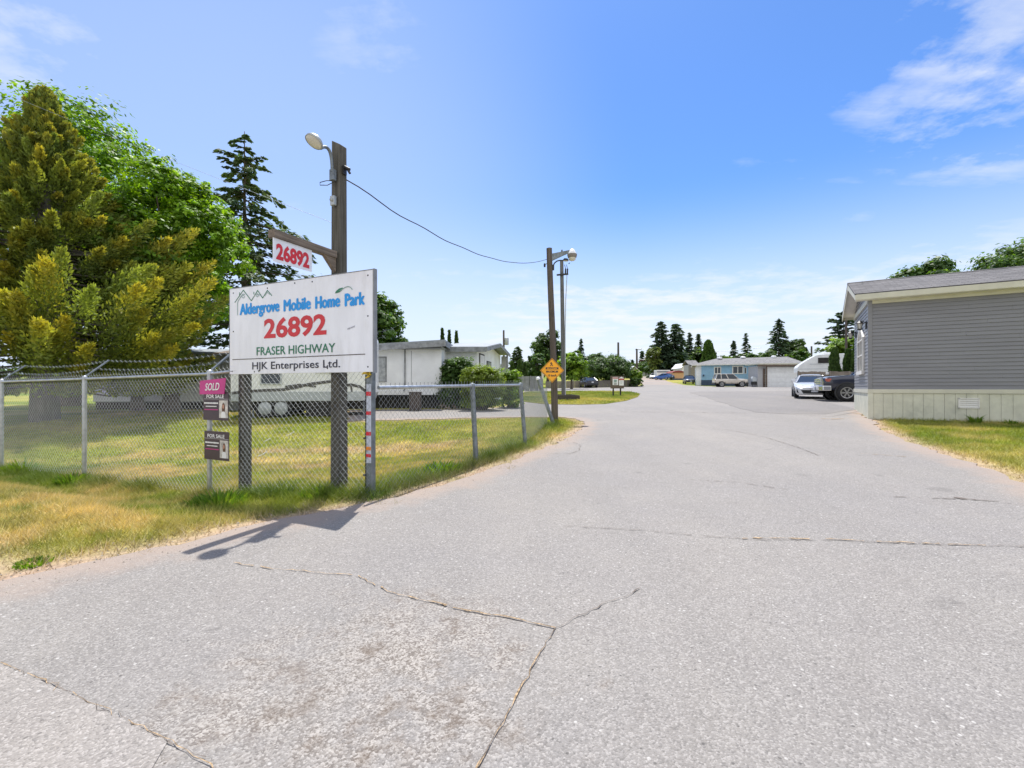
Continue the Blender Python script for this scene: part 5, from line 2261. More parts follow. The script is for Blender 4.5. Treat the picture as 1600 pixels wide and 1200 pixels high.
def utility_cabinet():
    x, y = G(649, 642.5)
    root = thing('utility_box', 'dark brown upright box at the lawn edge before the white house', 'box', (x, y, gz(x, y)))
    s = y / FPX
    mb = MB()
    mb.box(-9 * s, 9 * s, -.12, .12, -.1, 29 * s)
    mb.build('case', MT['box_brown'], root, bevel=.02)
    mb = MB()
    mb.box(-9.6 * s, 9.6 * s, -.14, .14, 29 * s + .001, 29 * s + .035)
    mb.build('lid', MT['box_brown'], root)


utility_cabinet()


def stone_heap():
    x, y = G(700, 639)
    z = gz(x, y)
    rnd = random.Random(8)
    root = thing('stone_heap', 'heap of pale brown rubble before the rhododendron bush', 'heap', (x, y + .5, z))
    mb = MB()
    for i in range(260):
        a = rnd.uniform(0, 6.283)
        q = math.sqrt(rnd.random())
        r = rnd.uniform(.03, .085)
        hx, hy = math.cos(a) * q * .65, math.sin(a) * q * .45
        hz = (1 - q) * .46 + rnd.uniform(-.03, .03)
        c = Vector((hx, hy, max(.0, hz)))
        v = []
        for d in ((1, 0, 0), (-1, 0, 0), (0, 1, 0), (0, -1, 0), (0, 0, 1), (0, 0, -1)):
            v.append(c + Vector(d) * r * rnd.uniform(.6, 1.3) + Vector((rnd.uniform(-.3, .3) * r, rnd.uniform(-.3, .3) * r, 0)))
        mb.add(v, [(0, 2, 4), (2, 1, 4), (1, 3, 4), (3, 0, 4), (2, 0, 5), (1, 2, 5), (3, 1, 5), (0, 3, 5)])
    mb.build('stones', MT['rock'], root)


stone_heap()

# ------------------------------------------------------------------ buildings
def window(parent, x0, x1, z0, z1, y=0.0, face='y', frame='trim_white', pane='win', split=1, fw=.05, dep=.04, name='window'):
    """a framed window on a wall facing -y (face='y') or -x (face='x') at plane y"""
    def bx(mb, a0, a1, d0, d1, c0, c1):
        if face == 'y':
            mb.box(a0, a1, y + d0, y + d1, c0, c1)
        elif face == 'x':
            mb.box(y + d0, y + d1, a0, a1, c0, c1)
        else:
            mb.box(y - d1, y - d0, a0, a1, c0, c1)
    f = MB()
    bx(f, x0 - fw, x0, -dep, 0, z0 - fw, z1 + fw)
    bx(f, x1, x1 + fw, -dep, 0, z0 - fw, z1 + fw)
    bx(f, x0, x1, -dep, 0, z1, z1 + fw)
    bx(f, x0, x1, -dep * 1.4, 0, z0 - fw, z0)
    for k in range(1, split):
        xm = x0 + (x1 - x0) * k / split
        bx(f, xm - fw * .4, xm + fw * .4, -dep * .8, 0, z0, z1)
    o = f.build(name, MT[frame], parent)
    p = MB()
    bx(p, x0, x1, -.012, -.002, z0, z1)
    p.build('pane', MT[pane], o)
    return o


def grey_house():
    cx, cy = 10.83, 14.0
    z = gz(cx, cy)
    root = thing('mobile_home', 'grey violet sided mobile home with cream eaves and sage skirting at the right', 'mobile home', (cx, cy, z), math.atan2(-.53, .848))
    Lx, Ly = 12.5, 4.4
    SK, TR, TOP, EV = .80, .915, 3.50, 3.66
    mb = MB()
    mb.box(.03, Lx, .03, Ly, -.3, EV)
    mb.build('wall_core', MT['siding'], root)
    # lapped boards
    ex = (TOP - TR) / 24
    mb = MB()
    rnd = random.Random(12)
    for i in range(24):
        a, b = TR + i * ex, TR + (i + 1) * ex
        x = .09
        while x < Lx - .01:
            x2 = min(Lx, x + (rnd.uniform(.9, 3.6) if x < .1 else 3.6))
            q = rnd.uniform(-.0025, .0025)
            v = [(xx, yy, zz_ + rnd.uniform(-.0022, .0022)) for xx in (x, x2 - .002) for yy, zz_ in ((.028, a), (.003 + q, a), (.022, b), (.028, b))]
            mb.add(v, [(3, 2, 1, 0), (4, 5, 6, 7), (0, 1, 5, 4), (1, 2, 6, 5), (2, 3, 7, 6), (3, 0, 4, 7)])
            x = x2
    mb.build('siding', MT['siding'], root)
    mb = MB()
    n2 = 34
    for i in range(n2):
        a, b = TR + i * ex, TR + (i + 1) * ex
        if b < EV + .02:
            y0, y1 = .09, Ly
        else:
            k = (a - EV) / .92
            if k > .97:
                break
            y0, y1 = max(.09, 2.2 * k), Ly - 2.2 * k
        mb.extr([(.028, y0, a), (.004, y0, a), (.022, y0, b), (.028, y0, b)], (0, y1 - y0, 0))
    mb.build('side_siding', MT['siding'], root)
    mb = MB()
    mb.box(-.012, .09, -.012, .09, TR, EV)
    mb.build('corner_board', MT['siding'], root)
    mb = MB()
    mb.box(-.02, Lx, -.022, .029, SK, TR)
    mb.box(-.02, .029, .029, Ly, SK, TR)
    mb.box(-.022, .029, .09, Ly, EV - .12, EV + .03)
    mb.build('belt_trim', MT['trim_cream'], root)
    mb = MB()
    mb.box(.09, Lx, -.016, .029, TOP, EV)
    mb.build('frieze_board', MT['trim_cream'], root)
    mb = MB()
    w = .228
    k = 0
    x = .12
    mb.box(-.012, .12, -.012, .10, -.3, SK)
    while x < Lx:
        mb.box(x + .006, min(Lx, x + w), .004, .029, -.3, SK - .004)
        x += w
        k += 1
    yy = .12
    while yy < Ly:
        mb.box(.004, .029, yy + .006, min(Ly, yy + w), -.3, SK - .004)
        yy += w
    mb.build('skirting', MT['skirt'], root)
    # vent
    mb = MB()
    vx0, vx1, vz0, vz1 = 2.0, 2.44, .385, .67
    mb.box(vx0, vx1, -.018, .003, vz0, vz0 + .03)
    mb.box(vx0, vx1, -.018, .003, vz1 - .03, vz1)
    mb.box(vx0, vx0 + .03, -.018, .003, vz0, vz1)
    mb.box(vx1 - .03, vx1, -.018, .003, vz0, vz1)
    for i in range(4):
        q = vz0 + .035 + i * .056
        mb.extr([(vx0 + .03, -.016, q), (vx0 + .03, -.012, q), (vx0 + .03, .003, q + .048), (vx0 + .03, -.001, q + .048)], (vx1 - vx0 - .06, 0, 0))
    mb.build('louvre_vent', MT['trim_white'], root)
    # roof
    ox, oy = -.36, .32
    RY, RZ = 2.2, 4.60
    e0 = 3.80
    sl = (RZ - e0) / (RY + oy)
    e1 = RZ - sl * (Ly + oy - RY)
    mb = MB()
    t = .05
    mb.extr([(ox, -oy, e0), (ox, RY, RZ), (ox, RY, RZ - t), (ox, -oy, e0 - t)], (Lx - ox + .4, 0, 0))
    mb.extr([(ox, RY, RZ), (ox, Ly + oy, e1), (ox, Ly + oy, e1 - t), (ox, RY, RZ - t)], (Lx - ox + .4, 0, 0))
    # ridge cap
    mb.extr([(ox - .004, RY - .12, RZ - .12 * sl + .012), (ox - .004, RY, RZ + .014), (ox - .004, RY + .12, RZ - .12 * sl + .012), (ox - .004, RY, RZ - .01)], (Lx - ox + .4, 0, 0))
    mb.build('roof', MT['roof_grey'], root)
    mb = MB()
    mb.box(ox + .03, Lx + .4, -oy - .02, -oy, e0 - .19, e0 - .035)
    mb.box(ox + .03, Lx + .4, Ly + oy, Ly + oy + .02, e1 - .19, e1 - .035)
    for (ya, za, yb, zb) in ((-oy - .02, e0, RY, RZ), (RY, RZ, Ly + oy + .02, e1)):
        mb.extr([(ox + .005, ya, za - .052), (ox + .005, yb, zb - .052), (ox + .005, yb, zb - .24), (ox + .005, ya, za - .20)], (.025, 0, 0))
    mb.build('fascia', MT['trim_cream'], root)
    mb = MB()
    mb.box(ox + .031, Lx + .38, -oy, -.018, e0 - .20, e0 - .185)
    mb.extr([(ox + .031, -.01, e0 - .10), (ox + .031, RY, RZ - .09), (ox + .031, RY, RZ - .075), (ox + .031, -.01, e0 - .085)], (.45, 0, 0))
    mb.extr([(ox + .031, RY, RZ - .09), (ox + .031, Ly + oy, e1 - .10), (ox + .031, Ly + oy, e1 - .085), (ox + .031, RY, RZ - .075)], (.45, 0, 0))
    mb.build('soffit', MT['trim_white'], root)
    # arched window on the side wall, facing -x
    yc, hw_, z0, zs = 1.95, .72, 1.52, 2.55
    rise = .34
    arch = [(yc - hw_ + 2 * hw_ * i / 12, zs + rise * math.sin(math.pi * i / 12)) for i in range(13)]
    outline = [(yc - hw_, z0)] + arch + [(yc + hw_, z0)]
    out2 = [(yc + (y - yc) * 1.17, z0 - .0 + (q - z0) * 1.06) for y, q in outline]
    f = MB()
    n = len(outline)
    for i in range(n - 1):
        a, b, c, d = outline[i], outline[i + 1], out2[i + 1], out2[i]
        f.extr([(-.05, *a), (-.05, *b), (-.05, *c), (-.05, *d)], (.06, 0, 0))
    f.box(-.07, .01, yc - hw_ - .14, yc + hw_ + .14, z0 - .12, z0 - .001)
    f.box(-.045, .0, yc - .025, yc + .025, z0, zs + rise)
    f.box(-.045, .0, yc - hw_, yc - .025, zs - .03, zs + .015)
    f.box(-.045, .0, yc + .025, yc + hw_, zs - .03, zs + .015)
    f.box(-.045, .0, yc - hw_, yc - .025, z0 + .5, z0 + .535)
    f.box(-.045, .0, yc + .025, yc + hw_, z0 + .5, z0 + .535)
    wn = f.build('window', MT['trim_white'], root)
    p = MB()
    p.add([(-.012, y, q) for y, q in outline], [tuple(range(n))])
    p.build('pane', MT['win'], wn)
    for yl, zl in ((.48, 2.93), (3.62, 2.93)):
        m = MB()
        m.box(-.03, .004, yl - .05, yl + .05, zl - .14, zl + .10)
        m.tube([(-.03, yl, zl + .06), (-.10, yl, zl + .13), (-.17, yl, zl + .10)], .012, 6)
        m.lathe([(.001, .14), (.03, .13), (.115, .055), (.115, .045), (.001, .045)], (-.17, yl, zl), n=8, smooth=False)
        for i in range(4):
            a = .785 + i * 1.571
            m.tube([(-.17 + .085 * math.cos(a), yl + .085 * math.sin(a), zl + .05), (-.17 + .06 * math.cos(a), yl + .06 * math.sin(a), zl - .13)], .009, 4)
        m.lathe([(.001, -.12), (.07, -.125), (.07, -.14), (.02, -.17), (.001, -.17)], (-.17, yl, zl), n=8, smooth=False)
        lo = m.build('wall_lantern', MT['iron'], root)
        g = MB()
        g.lathe([(.078, .04), (.055, -.12)], (-.17, yl, zl), n=8, smooth=False)
        g.build('lantern_glass', MT['lamp_glass'], lo)


grey_house()


def white_house():
    Y = 21.0
    x0, x1 = -9.4, (690 - 800) / FPX * Y
    z = gz(-5, Y)
    root = thing('white_house', 'low white house with weathered grey fascias and a flat roof beyond the lawn', 'house', (0, Y, z))
    zz = lambda py, yy=Y: EYE + (HZ - py) / FPX * yy - z
    zb = zz(617)
    mb = MB()
    mb.box(x0, x1, 0, 9, zb + .19, zz(541))
    mb.build('wall', MT['stucco'], root)
    mb = MB()
    mb.box(x0 - .01, x1 + .012, -.02, 9, zb, zb + .187)
    mb.build('base_band', MT['white_panel'], root)
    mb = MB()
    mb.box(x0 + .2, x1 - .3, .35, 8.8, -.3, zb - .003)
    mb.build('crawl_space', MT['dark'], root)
    rx = -2.98
    za, zb_ = zz(537.5, Y - .5), zz(530.5, Y - .5)
    xl = x0 - .5
    sl = (zb_ - za) / (rx - (-6.3))
    zl = za - (-6.3 - xl) * sl
    mb = MB()
    mb.extr([(xl, -.5, zl), (rx, -.5, zb_), (rx, -.5, zb_ - .10), (xl, -.5, zl - .10)], (0, 10, 0))
    mb.build('roof', MT['roof_flat'], root)
    mb = MB()
    mb.extr([(xl, -.53, zl - .08), (rx + .03, -.53, zb_ - .08), (rx + .03, -.53, zb_ - .30), (xl, -.53, zl - .30)], (0, .028, 0))
    mb.extr([(rx, -.50, zb_ - .085), (rx, 9.5, zb_ - .085), (rx, 9.5, zb_ - .30), (rx, -.50, zb_ - .30)], (.03, 0, 0))
    mb.build('fascia', MT['fascia_grey'], root)
    mb = MB()
    mb.box(xl + .02, rx - .02, -.49, 0, zb_ - .40, zb_ - .385)
    mb.build('soffit', MT['fascia_grey'], root)
    window(root, -6.12, -5.76, zz(595), zz(559), 0, 'y', 'fascia_grey', 'win_pale', 1, .05)
    mb = MB()
    mb.tube([(-4.87, -.05, zz(545)), (-4.87, -.05, zz(606)), (-4.90, -.12, zz(611))], .03, 8)
    mb.build('downpipe', MT['fascia_grey'], root)
    mb = MB()
    mb.box(-4.59, -4.575, -.012, 0, zb + .19, zz(548))
    mb.build('wall_seam', MT['fascia_grey'], root)
    # the wing with its own gable
    Y2 = 22.5
    d = Y2 - Y
    ax, bx_ = (682 - 800) / FPX * Y2, -1.72
    dx, dy = .97, 7.5
    h0 = 3.18 + EYE - EYE - z + .0
    hf = zz(547, Y2)
    hb = zz(556, Y2 + dy)
    pk = zz(541.5, Y2 + dy * .52)
    A = Vector((ax, d, 0))
    B = Vector((bx_, d, 0))
    Cc = Vector((bx_ + dx, d + dy, 0))
    D = Vector((ax + dx, d + dy, 0))
    M = B.lerp(Cc, .52)
    M2 = A.lerp(D, .52)
    mb = MB()
    up = lambda p, h: Vector((p.x, p.y, h))
    mb.add([up(A, -.3), up(B, -.3), up(B, hf), up(A, hf)], [(0, 1, 2, 3)])
    mb.add([up(B, -.3), up(Cc, -.3), up(Cc, hb), up(M, pk), up(B, hf)], [(0, 1, 2, 3, 4)])
    mb.add([up(Cc, -.3), up(D, -.3), up(D, hb), up(Cc, hb)], [(0, 1, 2, 3)])
    mb.add([up(D, -.3), up(A, -.3), up(A, hf), up(M2, pk), up(D, hb)], [(0, 1, 2, 3, 4)])
    mb.build('wing_wall', MT['stucco'], root)
    e = Vector((.55, 0, 0))
    fo = Vector((-dx, -dy, 0)).normalized() * .45
    s1 = (pk - hf) / (M - B).length
    s2 = (pk - hb) / (Cc - M).length
    F1, F2 = B + fo + e, A + fo
    B1, B2 = Cc - fo * 1.3 + e, D - fo
    zf, zbk = hf - s1 * .45 + .12, hb - s2 * .58 + .12
    mb = MB()
    P = [up(F2, zf), up(F1, zf), up(M + e, pk + .12), up(M2, pk + .12), up(B1, zbk), up(B2, zbk)]
    mb.extr([P[0], P[1], P[2], P[3]], (0, 0, .07))
    mb.extr([P[3], P[2], P[4], P[5]], (0, 0, .07))
    mb.build('wing_roof', MT['roof_flat'], root)
    mb = MB()
    mb.bar(P[0] + Vector((0, -.02, -.07)), P[1] + Vector((0, -.02, -.07)), .03, .22)
    mb.bar(P[1] + Vector((.02, 0, -.05)), P[2] + Vector((.02, 0, -.05)), .03, .2)
    mb.bar(P[2] + Vector((.02, 0, -.05)), P[4] + Vector((.02, 0, -.05)), .03, .2)
    mb.build('wing_fascia', MT['fascia_grey'], root)
    W = (Cc - B).normalized()
    nrm = Vector((W.y, -W.x, 0))

    def side(name, s0, s1, q0, q1, out, mat, par):
        a, b = B + W * (s0 * 7.56), B + W * (s1 * 7.56)
        m = MB()
        m.extr([up(a, q0), up(b, q0), up(b, q1), up(a, q1)], nrm * out)
        return m.build(name, MT[mat], par)
    q0, q1 = .62, zz(555.5, Y2 + 1.4)
    fr = side('door_frame', .075, .255, q0, q1 + .07, .02, 'dark', root)
    side('door', .095, .235, q0, q1, .04, 'ink_white', root)
    w_ = side('window', .345, .53, 1.25, 2.42, .02, 'dark', root)
    side('pane', .365, .51, 1.3, 2.37, .035, 'win_pale', w_)
    side('sill', .345, .53, 1.2, 1.245, .06, 'trim_white', w_)
    mb = MB()
    a = Cc + Vector((.45, -.6, 0))
    mb.tube([up(a, -.2), up(a, zbk + .05)], .06, 8)
    mb.build('porch_post', MT['fascia_grey'], root)
    m = MB()
    a = Cc + Vector((.05, .1, 0))
    m.box(a.x, a.x + .35, a.y, a.y + .1, -.2, zbk - .1)
    m.build('porch_screen', MT['grey_wall'], root)
    window(root, (712 - 800) / FPX * Y2, (724 - 800) / FPX * Y2, zz(567, Y2), zz(559, Y2), d, 'y', 'fascia_grey', 'win', 1, .04)


white_house()


def back_mobile_home():
    Y = 20.5
    x0, x1 = (148 - 800) / FPX * Y, (352 - 800) / FPX * Y
    z = gz((x0 + x1) / 2, Y)
    root = thing('mobile_home', 'white mobile home in the shade behind the cedar and the wire fence', 'mobile home', ((x0 + x1) / 2, Y, z), .02)
    hw = (x1 - x0) / 2
    mb = MB()
    for i in range(14):
        a = .35 + i * .15
        mb.extr([(-hw, 0, a), (-hw, -.03, a), (-hw, -.008, a + .15), (-hw, 0, a + .15)], (2 * hw, 0, 0))
    mb.box(-hw, hw, 0, 4, .35, 2.45)
    mb.build('wall', MT['stucco'], root)
    mb = MB()
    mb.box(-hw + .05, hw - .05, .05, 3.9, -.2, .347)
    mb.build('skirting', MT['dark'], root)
    mb = MB()
    mb.extr([(-hw - .3, -.35, 2.44), (-hw - .3, 2, 2.75), (-hw - .3, 4.35, 2.44), (-hw - .3, 4.35, 2.53), (-hw - .3, 2, 2.85), (-hw - .3, -.35, 2.53)], (2 * hw + .6, 0, 0))
    mb.build('roof', MT['roof_flat'], root)
    window(root, -hw + .45, -hw + 1.35, 1.25, 2.15, -.03, 'y', 'maroon', 'win_pale', 2, .06)
    window(root, hw - 2.3, hw - 1.2, 1.2, 2.2, -.03, 'y', 'trim_white', 'win', 2, .06)
    s = thing('lean_to_shed', 'weathered grey plank shed beside the fifth-wheel trailer', 'shed', (x1 + .75, Y - .6, z))
    mb = MB()
    for i in range(12):
        a = i * .2
        mb.extr([(-.6, -.0, a), (-.6, -.03, a), (-.6, -.01, a + .2), (-.6, 0, a + .2)], (1.2, 0, 0))
    mb.box(-.6, .6, 0, 1.6, -.2, 2.4)
    mb.build('plank_wall', MT['fence_grey'], s)
    mb = MB()
    mb.extr([(-.75, -.3, 2.38), (.75, -.3, 2.38), (.75, 1.8, 2.75), (-.75, 1.8, 2.75)], (0, 0, .06))
    mb.build('roof', MT['beam_wood'], s)


back_mobile_home()


def wheel(parent, x, y, r, w, side, spokes=6, rim=.66, cover=None):
    """a road wheel: tyre and rim; side = +1 when the outer face points to +y"""
    t = MB()
    t.lathe([(r * rim, -w / 2), (r * .9, -w / 2), (r, -w * .32), (r, w * .32), (r * .9, w / 2), (r * rim, w / 2)], (x, y, r), (0, side, 0), 28)
    wh = bpy.data.objects.new('wheel', None)
    wh.empty_display_size = .2
    link(wh, parent)
    t.build('tyre', MT['rubber'], wh)
    m = MB()
    if cover:
        m.lathe([(r * rim, w * .40), (r * rim * .9, w * .52), (.001, w * .56)], (x, y, r), (0, side, 0), 20)
        m.build('rim', MT[cover], wh)
        return wh
    m.lathe([(r * rim, w * .46), (r * rim * .90, w * .48), (r * rim * .86, w * .1), (r * rim * .86, -w * .45)], (x, y, r), (0, side, 0), 28)
    m.lathe([(r * rim * .2, w * .42), (.001, w * .44)], (x, y, r), (0, side, 0), 12)
    c = Vector((x, y, r))
    for k in range(spokes):
        for q in (-.11, .11):
            a = 2 * math.pi * k / spokes + q
            d = Vector((math.cos(a), 0, math.sin(a)))
            o_ = Vector((0, side * w * .40, 0))
            m.bar(c + o_ + d * r * rim * .08, c + o_ + d * r * rim * .92, r * .055, .03, (0, side, 0))
    m.build('rim', MT['alloy'], wh)
    k_ = MB()
    k_.lathe([(r * rim * .86, w * .05), (.001, w * .05)], (x, y, r), (0, side, 0), 20)
    k_.build('brake_disc', MT['black_plastic'], wh)
    return wh


def fifth_wheel():
    Y = 16.5
    x0, x1 = (376 - 800) / FPX * Y, (586 - 800) / FPX * Y
    z = gz(x1, Y)
    cx = (x0 + x1) / 2
    hw = (x1 - x0) / 2
    ra = .20
    rc = Vector(((583 - 800) / FPX * 17.1, 17.1, 0))
    root = thing('travel_trailer', 'pale fifth-wheel trailer with dark swoosh stripes parked behind the entrance board', 'trailer', (rc.x - hw * math.cos(ra), rc.y - hw * math.sin(ra), z), ra)
    zz = lambda py: EYE + (HZ - py) / FPX * Y - z
    zb = zz(627)
    T = zz(507)
    mb = MB()
    r = .35
    prof = [(-hw, zb), (hw - .12, zb), (hw, zb + .3), (hw, T - r), (hw - r * .3, T - r * .3), (hw - r, T), (-hw + r, T), (-hw + r * .3, T - r * .3), (-hw, T - r)]
    mb.extr([(a, 0, b) for a, b in prof], (0, 2.4, 0))
    body = mb.build('body', MT['rv_white'], root, bevel=.03)
    mb = MB()
    mb.box(-hw + .02, hw - .14, -.012, -.001, zb + .01, zz(612))
    mb.build('lower_panel', MT['rv_grey'], body)
    t = MB()
    P = lambda px, py: ((px - 800) / FPX * Y - cx, zz(py))
    ribbon(t, [P(380, 614), P(400, 611.5), (P(425, 610)), P(450, 609), P(468, 606), P(490, 600), P(520, 596)], .10, (0, -.012, 0), (1, 0, 0), (0, 0, 1))
    ribbon(t, [P(455, 604), P(475, 601), P(498, 604)], .07, (0, -.012, 0), (1, 0, 0), (0, 0, 1), 0, .006)
    ribbon(t, [P(535, 603), P(552, 601), P(565, 604), P(574, 611)], .10, (0, -.012, 0), (1, 0, 0), (0, 0, 1))
    ribbon(t, [P(552, 602), P(553, 612)], .06, (0, -.012, 0), (1, 0, 0), (0, 0, 1), 0, .006)
    t.build('stripe', MT['rv_stripe'], body)
    a, b = P(420, 599), P(447, 583)
    window(root, a[0], b[0], a[1], b[1] + .25, 0, 'y', 'rv_grey', 'win', 1, .04)
    a, b = P(500, 580), P(530, 560)
    window(root, a[0], b[0], a[1], b[1], 0, 'y', 'rv_grey', 'win', 2, .04)
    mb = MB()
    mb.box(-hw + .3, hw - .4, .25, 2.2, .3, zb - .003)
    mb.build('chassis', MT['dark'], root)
    for px in (424, 447):
        wheel(root, P(px, 0)[0], .16, .36, .22, -1, cover='rv_grey')
        wheel(root, P(px, 0)[0], 2.24, .36, .22, 1, cover='rv_grey')
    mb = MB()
    mb.box(P(484, 0)[0], P(545, 0)[0], .03, .2, .05, zb - .003)  # dark panel standing in for the shadow under the trailer
    mb.build('underbody_shade', MT['dark'], root)
    for px in (404, 570):
        m = MB()
        m.tube([(P(px, 0)[0], .3, -.05), (P(px, 0)[0], .3, zb)], .04, 8)
        m.box(P(px, 0)[0] - .12, P(px, 0)[0] + .12, .18, .42, -.03, .02)
        m.build('support_jack', MT['galv_dull'], root)


fifth_wheel()


def blue_house():
    Y = 72.0
    s = Y / FPX
    x0 = (1096 - 800) * s
    RA = .35

    def X(px):
        r = (px - 800) / FPX
        return x0 + (r * Y - x0) / (math.cos(RA) + r * math.sin(RA))
    z = gz(x0, Y)
    root = thing('blue_house', 'long sky blue bungalow with a pale hip roof behind the beige vehicle', 'house', (x0, Y, z), -RA)
    zz = lambda py, yy=70.5: EYE + (HZ - py) / FPX * yy - z
    L = 13.4
    mb = MB()
    for i in range(15):
        a = zz(593.5) + i * (zz(570) - zz(593.5)) / 15
        b = a + (zz(570) - zz(593.5)) / 15
        mb.extr([(0, 0, a), (0, -.04, a), (0, -.012, b), (0, 0, b)], (L, 0, 0))
    mb.box(0, L, 0, 7, zz(593.5), zz(569.5))
    mb.build('wall', MT['blue_wall'], root)
    mb = MB()
    mb.box(-.03, L, -.03, 7, -.6, zz(593.5) - .003)
    mb.build('foundation', MT['blue_base'], root)
    mb = MB()
    mb.box(-.75, -.001, .2, 6.8, -.6, zz(570))  # sunlight on this end put into the colour as white
    mb.build('sunlit_end_wall', MT['white_panel'], root)
    mb = MB()
    ev, rz_ = zz(569.3) + .05, zz(559.5, Y + 1)
    v = [(-1.3, -.5, ev), (L + .5, -.5, ev), (L + .5, 7.5, ev), (-1.3, 7.5, ev), (2.3, 3.5, rz_), (L - 1, 3.5, rz_ + .1)]
    mb.add(v, [(0, 1, 5, 4), (1, 2, 5), (2, 3, 4, 5), (3, 0, 4)])
    rf = mb.build('roof', MT['roof_pale'], root)
    mb = MB()
    mb.box(-1.32, L + .52, -.54, -.505, ev - .16, ev - .005)
    mb.box(-1.34, -1.305, -.5, 7.5, ev - .16, ev - .005)
    mb.box(-1.3, L + .5, -.5, 0, ev - .17, ev - .162)
    mb.build('fascia', MT['trim_white'], root)
    for px in (1127, 1165, 1215):
        m = MB()
        q = X(px) - x0
        m.lathe([(.35, 0), (.4, .2), (.3, .32), (.001, .36)], (q, 3.1, rz_ - .08), n=10)
        m.build('roof_vent', MT['ink_white'], rf)
    window(root, X(1117) - x0, X(1125.5) - x0, zz(583), zz(574), -.04, 'y', 'trim_white', 'win', 2, .12)
    window(root, X(1145.5) - x0, X(1160) - x0, zz(583), zz(573), -.04, 'y', 'trim_white', 'win', 2, .14)
    window(root, X(1163.5) - x0, X(1165.5) - x0, zz(583.5), zz(575), -.04, 'y', 'trim_white', 'win', 1, .06)
    m = MB()
    m.box(X(1098) - x0, X(1100.5) - x0, -.2, -.04, zz(587.5), zz(585))
    m.build('meter_box', MT['blue_base'], root)


blue_house()


def garage():
    Y = 64.3
    s = Y / FPX
    x0 = (1184 - 800) * s
    X = lambda px: (px - 800) * s - x0
    z = gz(x0, Y)
    root = thing('garage', 'flat roofed garage with a wide white door and brown fascia', 'garage', (x0, Y, z))
    zz = lambda py: EYE + (HZ - py) / FPX * Y - z
    W = X(1246)
    mb = MB()
    mb.box(0, X(1198), 0, 2.6, -.3, zz(572))
    mb.box(X(1198), W, .12, 2.6, -.3, zz(572))
    mb.build('wall', MT['grey_wall'], root)
    mb = MB()
    n = 4
    for i in range(n):
        a = .02 + i * (zz(573.5) - .02) / n
        mb.box(X(1198.5), W - .02, .02, .118, a, a + (zz(573.5) - .02) / n - .015)
    mb.build('garage_door', MT['white_panel'], root)
    mb = MB()
    mb.box(-.3, W + .2, -.6, 2.9, zz(569.8), zz(568.2))
    mb.build('roof', MT['trim_cream'], root)
    mb = MB()
    mb.box(-.3, W + .2, -.62, -.5, zz(572.6), zz(569.9))
    mb.build('fascia', MT['brown_trim'], root)
    mb = MB()
    mb.tube([(X(1196), -.3, -.3), (X(1196), -.3, zz(571))], .09, 8)
    mb.box(X(1192), X(1195), -.1, 0, .0, zz(576))
    mb.build('side_post', MT['brown_trim'], root)
    mb = MB()
    for k in range(5):
        mb.box(X(1194.6), X(1198), -.14, -.1, .5 + k * .3, .62 + k * .3)
    mb.build('trellis', MT['trim_cream'], root)
    g = thing('barbecue_grill', 'small grill under a pale cover beside the garage door', 'grill', ((1181 - 800) * s, Y + .4, gz((1181 - 800) * s, Y + .4)))
    mb = MB()
    mb.box(-.35, .35, -.2, .2, .35, .8)
    mb.tube([(-.3, 0, -.02), (-.3, 0, .4)], .04, 6)
    mb.tube([(.3, 0, -.02), (.3, 0, .4)], .04, 6)
    mb.build('cart', MT['black_plastic'], g)
    mb = MB()
    mb.extr([(-.36, -.24, .8), (.36, -.24, .8), (.36, -.2, 1.25), (.25, -.1, 1.5), (-.25, -.1, 1.5), (-.36, -.2, 1.25)], (0, .42, 0))
    mb.build('cover', MT['rv_grey'], g)
    h = thing('covered_bin', 'dark round bin between the blue wall and the garage', 'bin', ((1170 - 800) * 67.4 / FPX, 67.4, gz((1170 - 800) * 67.4 / FPX, 67.4)))
    mb = MB()
    mb.lathe([(.001, 0), (.30, 0), (.36, .95)], n=14)
    mb.build('bin_body', MT['black_plastic'], h)
    mb = MB()
    mb.lathe([(.38, .95), (.38, 1.0), (.2, 1.08), (.001, 1.1)], n=14)
    mb.build('lid', MT['black_plastic'], h)


garage()


def simple_house(label, px0, px1, eave, ridge, Y, wall, roof, depth=6, name='house', cat='house', wins=(), gable='x', base_h=0, over=.4):
    s = Y / FPX
    x0 = (px0 - 800) * s
    W = (px1 - px0) * s
    z = gz(x0 + W / 2, Y)
    root = thing(name, label, cat, (x0 + W / 2, Y, z))
    zz = lambda py, yy=Y: EYE + (HZ - py) / FPX * yy - z
    e = zz(eave)
    r = zz(ridge, Y + (depth / 2 if gable == 'x' else 0))
    mb = MB()
    mb.box(-W / 2, W / 2, 0, depth, -.5, e)
    if gable == 'y':
        mb.extr([(-W / 2, .001, e), (W / 2, .001, e), (0, .001, r - .05)], (0, depth - .002, 0))
    mb.build('wall', MT[wall], root)
    mb = MB()
    t = .12
    if gable == 'x':
        mb.extr([(-W / 2 - over, -over, e - .05), (-W / 2 - over, depth / 2, r), (-W / 2 - over, depth + over, e - .05), (-W / 2 - over, depth + over, e - .05 + t), (-W / 2 - over, depth / 2, r + t), (-W / 2 - over, -over, e - .05 + t)], (W + 2 * over, 0, 0))
    else:
        mb.extr([(-W / 2 - over, -over, e - .12), (0, -over, r), (W / 2 + over, -over, e - .12), (W / 2 + over, -over, e - .12 + t), (0, -over, r + t), (-W / 2 - over, -over, e - .12 + t)], (0, depth + 2 * over, 0))
    mb.build('roof', MT[roof], root)
    for (a, b, c, d) in wins:
        window(root, (a - 800) * s - x0 - W / 2, (b - 800) * s - x0 - W / 2, zz(d), zz(c), 0, 'y', 'trim_white', 'win', 1, .08)
    return root


